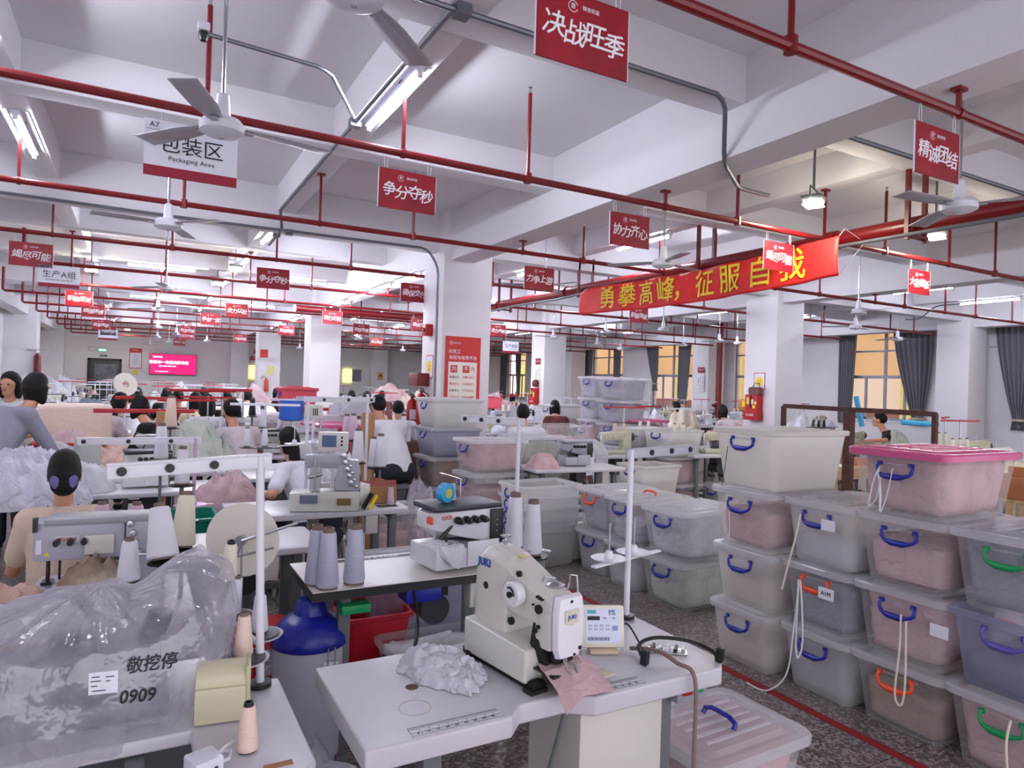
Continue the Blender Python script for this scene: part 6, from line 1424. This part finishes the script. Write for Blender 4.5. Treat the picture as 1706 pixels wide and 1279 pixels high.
# rusty rack, trolleys, blue lamp bars
t = thing('rusty_rack', 'rusty slotted-angle rack frame behind the pink-lidded bin', 'rack', (0, 0, 0))
def rk(u0, v0, u1, v1, d0, d1, w_=.03):
    a, c = P(u0, v0, d=d0), P(u1, v1, d=d1); b = MB(); b.cyl(a, c, w_, n=4); b.build('angle_bar', rust, t, smooth=False); return a, c
a, c = rk(1306, 676, 1558, 690, 6.6, 5.7); a2 = a+V((0, .5, 0)); 
for q in (a, c):
    b = MB(); b.cyl((q.x, q.y, 0), (q.x, q.y, q.z), .026, n=4); b.build('upright', rust, t, smooth=False)
q = a.lerp(c, .47); b = MB(); b.cyl((q.x, q.y, 0), (q.x, q.y, q.z), .05, n=4); b.build('upright', rust, t, smooth=False)
b = MB(); b.cyl(c, c+V((.5, .6, 0)), .026, n=4); b.build('angle_bar', rust, t, smooth=False)
def lampbar(u0, v0, u1, v1, d, lab):
    b = MB(); b.cyl(P(u0, v0, d=d), P(u1, v1, d=d), .035, n=8); tag(b.build('blue_tube', mat('sky blue sleeve', (70, 176, 226), .4), bevel=0), lab, 'tube')
lampbar(1426, 660, 1436, 710, 9.5, 'sky blue tube leaning before the wide window'); lampbar(1502, 703, 1562, 707, 9.0, 'sky blue tube lying level over the sage heap')
def trolley(x, y, rz, L, W, h, lab):
    t = thing('wooden_trolley', lab, 'trolley', (x, y, 0), rz)
    b = MB(); b.box(-L/2, -W/2, h, L/2, W/2, h+.03); b.build('shelf', woodm, t, bevel=.003)
    for s in (-1, 1):
        b = MB(); b.box(-L/2, s*W/2-.015, h+.03, L/2, s*W/2+.015, h+.14); b.build('side_rail', woodm, t, bevel=.003)
        b = MB(); b.box(s*L/2-.015, -W/2, h+.03, s*L/2+.015, W/2, h+.2); b.build('end_panel', mat('orange brown wood', (170, 104, 62), .6), t, bevel=.003)
        for q in (-1, 1):
            b = MB(); b.box(s*(L/2-.04)-.03, q*(W/2-.04)-.03, 0, s*(L/2-.04)+.03, q*(W/2-.04)+.03, h); b.build('leg', woodm, t, bevel=.003)
x, y = G(1385, 7.5); trolley(x, y, R(-3), .9, .6, .72, 'pale wooden trolley between the milky bin and the pink-lidded bin')
x, y = G(1690, 5.6); trolley(x+.1, y, R(0), 1.0, .6, .82, 'pale wooden trolley at the right edge')
x, y = G(1372, 6.2); stool(x-.1, y-.1, 'dark red stool under the wooden trolley', mat('dark red stool plastic', (120, 20, 26), .4), .5)
H_(1385, 7.4, .75, .6, .4, .12, 94, cl_w, 'white folded goods on the wooden trolley')
x, y = G(1362, 7.5); heap(x, y, .76, .4, .3, .14, 95, cl_w, 'white bags beside the pink-lidded bin on the trolley rail', 'bag', kind=None, name='plastic_bag')
# ================================================================= things on walls and columns
def poster(c, xd, w, h, lab, name='poster', up=(0, 0, 1)):
    t = thing(name, lab, 'poster'); return t, facing(c, xd, up)
def rect(t, A, x0, y0, x1, y1, m, nm, z0=0, z1=.003):
    b = MB(A); b.box(x0, y0, z0, x1, y1, z1); return b.build(nm, m, t, smooth=False)
prd = mat('poster red', (206, 40, 38), .45)
t, A = poster((4.245, 9.262, 1.72), (1, 0, 0), .58, 1.2, 'tall red and cream staff poster on the near column')
rect(t, A, -.29, -.62, .29, .60, prd, 'board', 0, .006); rect(t, A, -.235, -.52, .235, .22, mat('poster cream', (240, 234, 222), .5), 'panel', .006, .007); rect(t, A, -.29, -.56, .12, -.50, mat('poster cream', (240, 234, 222), .5), 'notch', .006, .0075)
text('对员工', .068, signwhite, t, A @ MX.Translation((-.14, .37, .007)), bold=.015); text('有所为有所不为', .066, signwhite, t, A @ MX.Translation((.0, .28, .007)), bold=.015)
rect(t, A, -.20, .06, -.09, .17, prd, 'square', .007, .0085); rect(t, A, .0, .06, .11, .17, prd, 'square', .007, .0085)
text('为', .085, signwhite, t, A @ MX.Translation((-.145, .115, .0087)), bold=.015); text('不', .085, signwhite, t, A @ MX.Translation((.055, .115, .0087)), bold=.015); text('为', .075, redink, t, A @ MX.Translation((.165, .115, .0087)), bold=.015)
for i, (a, c) in enumerate((('尊重员工', '不敷衍员工'), ('帮助员工', '不歧视员工'), ('关爱员工', '不打骂员工'), ('公平公正', '不徇私舞弊'))):
    text(a, .042, redink if i % 2 else ink, t, A @ MX.Translation((-.13, -.01-i*.1, .0075)), bold=.01); text(c, .042, redink, t, A @ MX.Translation((.1, -.01-i*.1, .0075)), bold=.01)
b = MB(A); b.lathe([(.026, .007), (.03, .007), (.03, .009), (.026, .009), (.026, .007)], (-.2, .5, 0), 20); b.build('logo_ring', signwhite, t); text('晋', .035, signwhite, t, A @ MX.Translation((-.2, .5, .0075))); text('锦杏织造', .03, signwhite, t, A @ MX.Translation((-.1, .5, .0075)))
# wide screen
t = thing('wide_screen', 'glowing magenta screen on the far back wall', 'screen', (1.4, 36.55, 2.14))
b = MB(); b.box(-1.02, -.08, -.5, 1.02, 0, .5); b.build('frame', charcoal, t, bevel=.01)
b = MB(); b.box(-.99, -.085, -.47, .99, -.08, .47); b.build('display', mat('magenta screen glow', (232, 8, 84), .4, emit=.75), t)
tw = mat('white screen glow', (255, 220, 240), emit=1.2)
text('锦杏织造', .1, tw, t, facing((-.68, -.088, .33), (1, 0, 0))); text('致敬每一位最美劳动者', .17, tw, t, facing((-.18, -.088, .08), (1, 0, 0)), bold=.02, cx='CENTER'); text('安全 品质 效率 协作', .085, tw, t, facing((-.25, -.088, -.1), (1, 0, 0))); text('二零二四年度生产动员', .06, tw, t, facing((-.5, -.088, -.36), (1, 0, 0)))
# exit sign
t = thing('exit_sign', 'green glowing exit sign above the dark double door', 'sign', (-1.55, 36.54, 2.68)); gg = mat('green glow', (30, 170, 90), emit=3)
b = MB(); b.box(-.16, -.03, -.06, .16, 0, .06); b.build('housing', darkp, t); b = MB(); b.box(-.15, -.033, -.05, .15, -.03, .05); b.build('lit_panel', gg, t); text('安全出口', .07, tw, t, facing((0, -.035, 0), (1, 0, 0)))
t = thing('exit_sign', 'dim green notice just above the double door', 'sign', (-1.5, 36.56, 2.42)); b = MB(); b.box(-.14, -.02, -.04, .14, 0, .04); b.build('plate', mat('dim green', (20, 90, 60), .4), t); text('EXIT', .05, whiteink, t, facing((0, -.022, 0), (1, 0, 0)))
for i, x in enumerate((-1.95,)):
    t = thing('emergency_light', 'white twin emergency lamp beside the exit sign', 'lamp', (x, 36.56, 2.72)); b = MB(); b.box(-.12, -.05, -.08, .12, 0, .06); b.build('housing', whitemetal, t, bevel=.006)
    for s in (-1, 1): b = MB(); b.cyl((s*.07, -.08, .06), (s*.07, -.02, .08), .03); b.build('lamp_head', whitemetal, t)
def small_poster(c, xd, w, h, m, lab, lines=(), head=None, hm=None):
    t, A = poster(c, xd, w, h, lab); rect(t, A, -w/2, -h/2, w/2, h/2, m, 'board')
    if head: rect(t, A, -w/2+.03, -h/2+.03, w/2-.03, h/2-.22*h, signwhite, 'panel', .003, .004); text(head, h*.085, signwhite, t, A @ MX.Translation((0, h*.4, .0035)))
    for i, s in enumerate(lines): text(s, h*.055, ink, t, A @ MX.Translation((0, h*.14-i*h*.11, .0045)))
    return t
small_poster((-.2, 36.57, 2.36), (1, 0, 0), .52, .95, prd, 'tall red rules poster beside the magenta screen', ('为 不为', '尊重员工', '帮助员工', '关爱员工', '公平公正'), '对员工')
small_poster((-.2, 36.57, 1.70), (1, 0, 0), .2, .2, yellowm, 'small yellow notice below the red rules poster')
small_poster((5.1, 36.57, 2.25), (1, 0, 0), .42, .95, prd, 'red rules poster on the far wall past the second column', ('为 不为', '尊重员工', '帮助员工', '公平公正'), '对员工')
small_poster((5.7, 36.57, 2.95), (1, 0, 0), 1.3, .22, prd, 'long red and yellow banner on the far wall past the second column')
small_poster((4.1, 26.985, 2.55), (1, 0, 0), .28, .3, prd, 'small red square notice high on the third column')
small_poster((4.35, 26.985, 1.92), (1, 0, 0), .26, .34, mat('pale yellow notice', (226, 220, 150), .5), 'cream warning notice above the far wall extinguisher')
b = MB()
t, A = poster((11.5, 35.785, 1.92), (1, 0, 0), .3, .4, 'yellow warning triangle notice on the furthest column'); rect(t, A, -.15, -.2, .15, .2, mat('amber notice', (206, 170, 70), .5), 'board'); b = MB(A); b.prism([(-.09, -.02), (.09, -.02), (0, .13)], .002, MX.Translation((0, 0, .003))); b.build('warning_triangle', ink, t)
# calligraphy strips and red tabs on the right-hand columns
for (cx, cy, u_, lab) in ((11.09, 18.45, 0, 'third'), (18.04, 18.4, 0, 'wall')):
    t, A = poster((cx, cy, 2.42), (0, -1, 0), .4, .3, 'small red tab notice on the '+lab+' column face'); rect(t, A, -.16, -.1, .16, .1, signred, 'board'); text('企业文化', .06, signwhite, t, A @ MX.Translation((0, 0, .0035)))
    t, A = poster((cx, cy, 1.95), (0, -1, 0), .4, .8, 'vertical black calligraphy sheet below the red tab on the '+lab+' column'); rect(t, A, -.17, -.32, .17, .32, mat('white wall sheet', (228, 226, 230), .7), 'sheet', 0, .002)
    for k, s in enumerate(('今天工作不努力', '明天努力找工作', '品质第一')):
        for j, ch in enumerate(s): text(ch, .062, ink, t, A @ MX.Translation((.11-k*.11, .25-j*.075-k*.06, .0025)))
def extinguisher_box(c, xd, lab, bag=True, note=True):
    t = thing('extinguisher_cabinet', lab, 'fire cabinet'); A = facing(c, xd)
    rect(t, A, -.16, -.27, .16, .22, mat('cabinet red', (176, 20, 26), .35), 'cabinet', 0, .16)
    rect(t, A, -.17, -.30, .17, -.12, mat('cabinet red', (176, 20, 26), .35), 'hopper', 0, .2)
    for i, x in enumerate((-.09, .02, .1)): rect(t, A, x-.03, .02, x+.03, .16-.04*i, [yellowm, signwhite, yellowm][i], 'sticker', .16, .163)
    rect(t, A, .03, -.06, .1, .0, yellowm, 'sticker', .16, .163); rect(t, A, -.02, -.05, 0, .2, rubber, 'hose', .16, .18)
    text('灭火器箱', .05, whiteink, t, A @ MX.Translation((0, -.2, .202)), bold=.01)
    return A
A = extinguisher_box((11.1, 9.72, 1.37), (0, -1, 0), 'red fire extinguisher cabinet on the big column at the right')
t = thing('hanging_bag', 'brown handbags hung above the red extinguisher cabinet', 'bag', (11.0, 9.66, 1.66)); b = MB(); b.loft([[(x, y*k, z*k+dz) for y, z in rrect(.3, .17, .05)] for x, k, dz in ((-.07, .9, 0), (0, 1, 0), (.07, .85, 0))]); b.build('bag', mat('brown leather', (110, 58, 50), .4, var=.3), t); b = MB(); b.tube([(0, -.1, .06), (.02, -.06, .16), (.02, .06, .16), (0, .1, .06)], .008); b.build('strap', mat('brown leather', (110, 58, 50), .4, var=.3), t)
t = thing('wall_pouch', 'small yellow and red pouch beside the extinguisher cabinet', 'pouch', (11.05, 10.0, 1.38)); b = MB(); b.box(-.06, -.14, -.13, .05, .1, .1); b.build('pouch', mat('pouch orange', (196, 120, 40), .5), t, bevel=.01); b = MB(); b.box(-.063, -.12, -.05, -.06, .0, .08); b.build('print', yellowm, t)
def smiley(c, xd, lab):
    t, A = poster(c, xd, .3, .36, lab); rect(t, A, -.14, -.18, .14, .18, redink, 'border', 0, .002); rect(t, A, -.125, -.165, .125, .165, signwhite, 'sheet', .002, .003)
    b = MB(A); b.lathe([(0, .003), (.095, .003), (.095, .005), (0, .005)], (0, 0, 0), 28); b.build('yellow_disc', mat('notice yellow', (240, 206, 30), .5), t)
    b = MB(A); b.box(-.045, .01, .005, -.02, .02, .006); b.box(.02, .01, .005, .045, .02, .006); b.box(-.01, -.06, .005, .01, -.02, .006); b.build('hush_mark', ink, t)
smiley((11.094, 9.66, 1.86), (0, -1, 0), 'yellow round notice above the brown bags on the right column')
smiley((3.895, 9.72, 1.86), (0, -1, 0), 'yellow round notice above the extinguisher on the poster column')
A = extinguisher_box((11.1, 18.5, 1.35), (0, -1, 0), 'red extinguisher cabinet on the third column by the white bins')
t = thing('hanging_bag', 'dark red bag on the distant extinguisher cabinet', 'bag', (11.02, 18.45, 1.72)); b = MB(); b.lathe([(0, -.12), (.1, -.1), (.12, 0), (.08, .1), (0, .13)]); b.build('bag', mat('wine leather', (100, 40, 40), .5), t)
# extinguishers hung on the left side of the poster column
t = thing('fire_cabinet', 'dark red cabinet panel beside the poster column', 'fire cabinet', (3.86, 9.9, 1.3)); b = MB(); b.box(-.16, -.2, .26, .03, .2, .46); b.build('cabinet', mat('deep cabinet red', (110, 20, 22), .35), t, bevel=.01)
for i, (x, y, z) in enumerate(((3.74, 9.62, .98), (3.66, 9.8, .9))):
    t = thing('fire_extinguisher', ['red fire extinguisher in front of the poster column edge', 'second red extinguisher partly behind the first'][i], 'fire extinguisher', (x, y, z))
    b = MB(); b.lathe([(0, 0), (.075, .004), (.08, .03), (.08, .38), (.06, .44), (.025, .47), (.025, .5), (0, .5)], n=26); b.build('cylinder', mat('extinguisher red', (160, 14, 20), .25), t)
    b = MB(); b.box(-.02, -.08, .5, .02, .06, .515); b.tube([(0, -.08, .53), (0, 0, .56), (0, .05, .53)], .01); b.cyl((0, 0, .49), (0, 0, .53), .02); b.build('valve', darkp, t)
    b = MB(); b.tube([(.02, 0, .5), (.1, -.03, .45), (.1, -.05, .2), (.085, -.05, .06)], .011); b.build('hose', rubber, t)
    b = MB(); b.box(-.06, -.085, .15, .04, -.078, .3); b.build('sticker', signwhite, t); 
t = thing('alarm_box', 'small red alarm box high on the poster column', 'alarm', (3.86, 9.7, 2.42)); b = MB(); b.box(-.08, -.07, -.09, .04, .07, .09); b.build('case', redplast, t, bevel=.01); b = MB(); b.cyl((-.1, 0, 0), (-.08, 0, 0), .03); b.build('button', darkp, t)
t = thing('side_cabinet', 'narrow brown cabinet with a red ribbon cord at the foot of the poster column', 'cabinet', (3.35, 8.9, 0)); b = MB(); b.box(-.2, -.2, 0, .2, .2, .8); b.build('body', mat('brown cabinet', (92, 58, 50), .5), t, bevel=.01); b = MB(); b.tube([(-.22, -.22, .85-.03*i) if i % 2 else (-.27, -.2, .85-.03*i) for i in range(22)], .008); b.build('cord_coil', redplast, t)
t = thing('fire_extinguisher', 'small wall extinguisher on the distant third column', 'fire extinguisher', (4.2, 26.88, 1.1)); b = MB(); b.lathe([(0, 0), (.08, .01), (.08, .42), (.03, .5), (0, .5)]); b.build('cylinder', mat('extinguisher orange', (190, 60, 30), .3), t); b = MB(); b.tube([(0, 0, .5), (-.1, 0, .6), (-.2, 0, .5)], .012); b.build('hose', rubber, t)
t = thing('fire_extinguisher', 'dark red extinguishers on a bracket on the left wall column', 'fire extinguisher', (-2.95, 26.9, 1.5)); b = MB(); b.lathe([(0, 0), (.1, .01), (.1, .6), (.03, .7), (0, .7)]); b.build('cylinder', mat('deep cabinet red', (110, 20, 22), .35), t); b = MB(); b.box(-.3, -.02, .8, .3, .1, .82); b.build('bracket', steel, t)
t = thing('yellow_panel', 'bright yellow lit panel on the far wall behind the white shirts', 'panel', (9.9, 36.55, 1.9)); b = MB(); b.box(-.22, -.03, -.35, .22, 0, .35); b.build('panel', mat('yellow light panel', (245, 240, 120), emit=1.0), t); b = MB(); b.box(.25, -.03, -.3, .75, 0, .35); b.build('grey_panel', mat('grey notice', (120, 126, 136), .5), t)
t = thing('yellow_panel', 'bright yellow doorway panel on the far wall left of the third column', 'panel', (5.3, 36.55, 1.9)); b = MB(); b.box(-.45, -.03, -.3, -.1, 0, .35); b.build('panel', mat('yellow light panel', (245, 240, 120), emit=1.0), t)
t = thing('floor_fan_reel', 'cream tape reel on a tripod among the far left machines', 'reel', (*G(208, 9.8), 0)); b = MB(); b.lathe([(.05, -.02), (.17, -.02), (.17, .02), (.05, .02), (.05, -.02)], (0, 0, 1.45), 24, A=MX.Rotation(R(75), 4, 'X') @ MX.Rotation(R(30), 4, 'Y')); b.build('reel', mat('cream card disc', (222, 216, 202), .6), t)
b = MB(); b.cyl((0, 0, 0), (0, 0, 1.45), .02); b.build('stand', creamm, t)
# red-armed stands in the left middle
for u, v, d, w_, rz, l_ in ((243, 682, 5.9, .78, 4, 'long red thread bar in front of the black sleeves'), (244, 661, 7.4, .6, -3, 'shorter red thread bar behind the long one'), (338, 649, 8.6, .8, 6, 'red thread bar over the far cream blouse'), (384, 648, 8.2, .5, 0, 'thin red thread bar left of the pink tub'), (515, 679, 7.4, .42, -20, 'red T-shaped thread bar over the coverstitch table')):
    p_ = P(u, v, d=d); t = thing('thread_stand', l_, 'thread stand', (p_.x, p_.y, 0), R(rz)); b = MB(); b.box(-w_/2, -.015, p_.z-.03, w_/2, .015, p_.z+.005); b.build('guide_arm', redplast, t, bevel=.003); b = MB(); b.cyl((w_*.3, .02, 0), (w_*.3, .02, p_.z), .012); b.build('pole', steel, t)
# ---- distant rows of stations
rnd.seed(21)
PP = [(o.location.x+0, o.location.y+.3) for o in bpy.data.objects if o.get('category') == 'person']
def free(x, y): return all(abs(x-a) > .8 or abs(y-c) > .62 for a, c in PP)
hm = [cl_g, cl_w, cl_p, cl_k, cl_e, cl_gr, cl_l]; mk = ['lock', 'over', 'overg', 'inter', 'lockw']
for j, y in enumerate((9.8, 11.4, 13.0, 14.6, 16.4, 18.8, 21, 23.5, 26, 29, 32)):
    for i, x in enumerate((-2.0, -.55, .95, 2.2)):
        if (x > 2 and y < 14) or not free(x, y): continue
        S(x+rnd.uniform(-.1, .1), y, 0, mk[(i*3+j*2) % 5], 'in left block, %s row, %s from wall' % (ORD[j], ORD[i]), hm[(i+j*3) % 7], rnd.choice((-1, 1)), 'red' if (i+j) % 3 == 0 else 'white', 2 if y < 20 else 0, rnd.choice((thr_w, thr_p, thr_e, thr_b)))
for j, y in enumerate((10.8, 12.6, 14.4, 16.6, 19.5, 22, 25, 28.5, 32)):
    for i, x in enumerate((5.3, 6.8, 8.3, 9.8, 12.6, 14.1, 15.6, 17.0)):
        if y > 20 and i % 2: continue
        u_ = 853+FPX*((V((x, y, 1))-CAM).dot(cr))/((V((x, y, 1))-CAM).dot(fw))
        if abs(x-7) < 1.6 and y < 12.5: continue
        if (y < 12 and x > 9) or not free(x, y): continue
        S(x+rnd.uniform(-.15, .15), y, 0, mk[(i*2+j) % 5], 'in right block, %s row, %s from aisle' % (ORD[j], ORD[i]), hm[(i*2+j) % 7], rnd.choice((-1, 1)), 'red' if (i+j) % 2 == 0 else 'white', 2 if y < 17 else 0, rnd.choice((thr_w, thr_c, thr_e)))
        if (i+j) % 3 == 0:
            bin_(x+.2, y+.75, 0, rnd.uniform(-.1, .1), body='clear', fillm=hm[(i+j) % 7], lab='floor bin behind the %s row of the right block, %s from the aisle' % (ORD[j], ORD[i]), grp='bins among the far tables')
            bin_(x+.2, y+.75, .35, rnd.uniform(-.1, .1), body='clear', fillm=hm[(i+j+2) % 7], lab='upper bin behind the %s row of the right block, %s from the aisle' % (ORD[j], ORD[i]), grp='bins among the far tables')
for (u, d, sx, h, m_, l_) in ((40, 16, 1.4, 1.0, cl_p, 'heaped pinkish bundles along the left wall'), (95, 20, 1.5, 1.2, cl_w, 'white bundles beside the far left column'), (70, 14, 1.2, .9, cl_g, 'grey bundles behind the striped tee'), (700, 20, 2, 1.1, cl_k, 'cream bundles beyond the white shirts'), (650, 22, 2, 1.2, cl_p, 'pinkish bundles on the far tables'), (1085, 13.5, 1.2, .95, cl_w, 'white bundles below the middle window'), (1140, 14, 1.0, 1.0, cl_k, 'pale bundles beside the red riser pipe'), (1330, 12.5, 1.0, 1.0, cl_w, 'white bundles left of the rusty rack'), (830, 19, 1.5, 1.1, cl_p, 'pink bundles by the furthest window'), (300, 18, 2.0, 1.1, cl_w, 'white bundles under the magenta screen'), (420, 20, 1.6, 1.1, cl_p, 'pink bundles between the two far columns')):
    x, y = G(u, d); heap(x, y, 0, sx, .9, h+.1, int(u), m_, l_, nu=48, nv=16, fold=.3)
for (u, d, l_) in ((508, 12, 'white cloth pack left of the second column'),): H_(u, d, 0, .8, .6, 1.1, 71, cl_w, l_)
x, y = G(1068, 10.9); box_('low_bench', x, y, 0, 1.2, .7, .72, tablew, 'plain white bench under the pink-rimmed bin', 'bench'); bin_(x, y, .72, R(3), L=.8, W=.5, H=.4, body='clear', lid='pinklid', fillm=cl_p, lab='wide pink-rimmed bin on a table behind the white open bins')
x, y = G(1116, 9.6); x, y = G(1124, 9.2); bin_(x, y+.6, .77, R(3), L=.7, W=.5, H=.3, body='milk', lid=None, fillm=cl_w, fill=.9, lab='white open bin level with the cream machine')
x, y = G(815, 18); bin_(x, y, 1.0, 0, L=.6, W=.5, H=.3, body='pinkbody', lid=None, lab='hot pink tub before the furthest window')
x, y = G(940, 12.5); bin_(x, y, .95, 0, L=.8, W=.5, H=.33, body='milk', fillm=cl_g, fill=.3, lab='white lidded bin left of the tallest stack at the window wall')
for o in list(bpy.data.objects):
    if 'hd' in o: del o['hd']
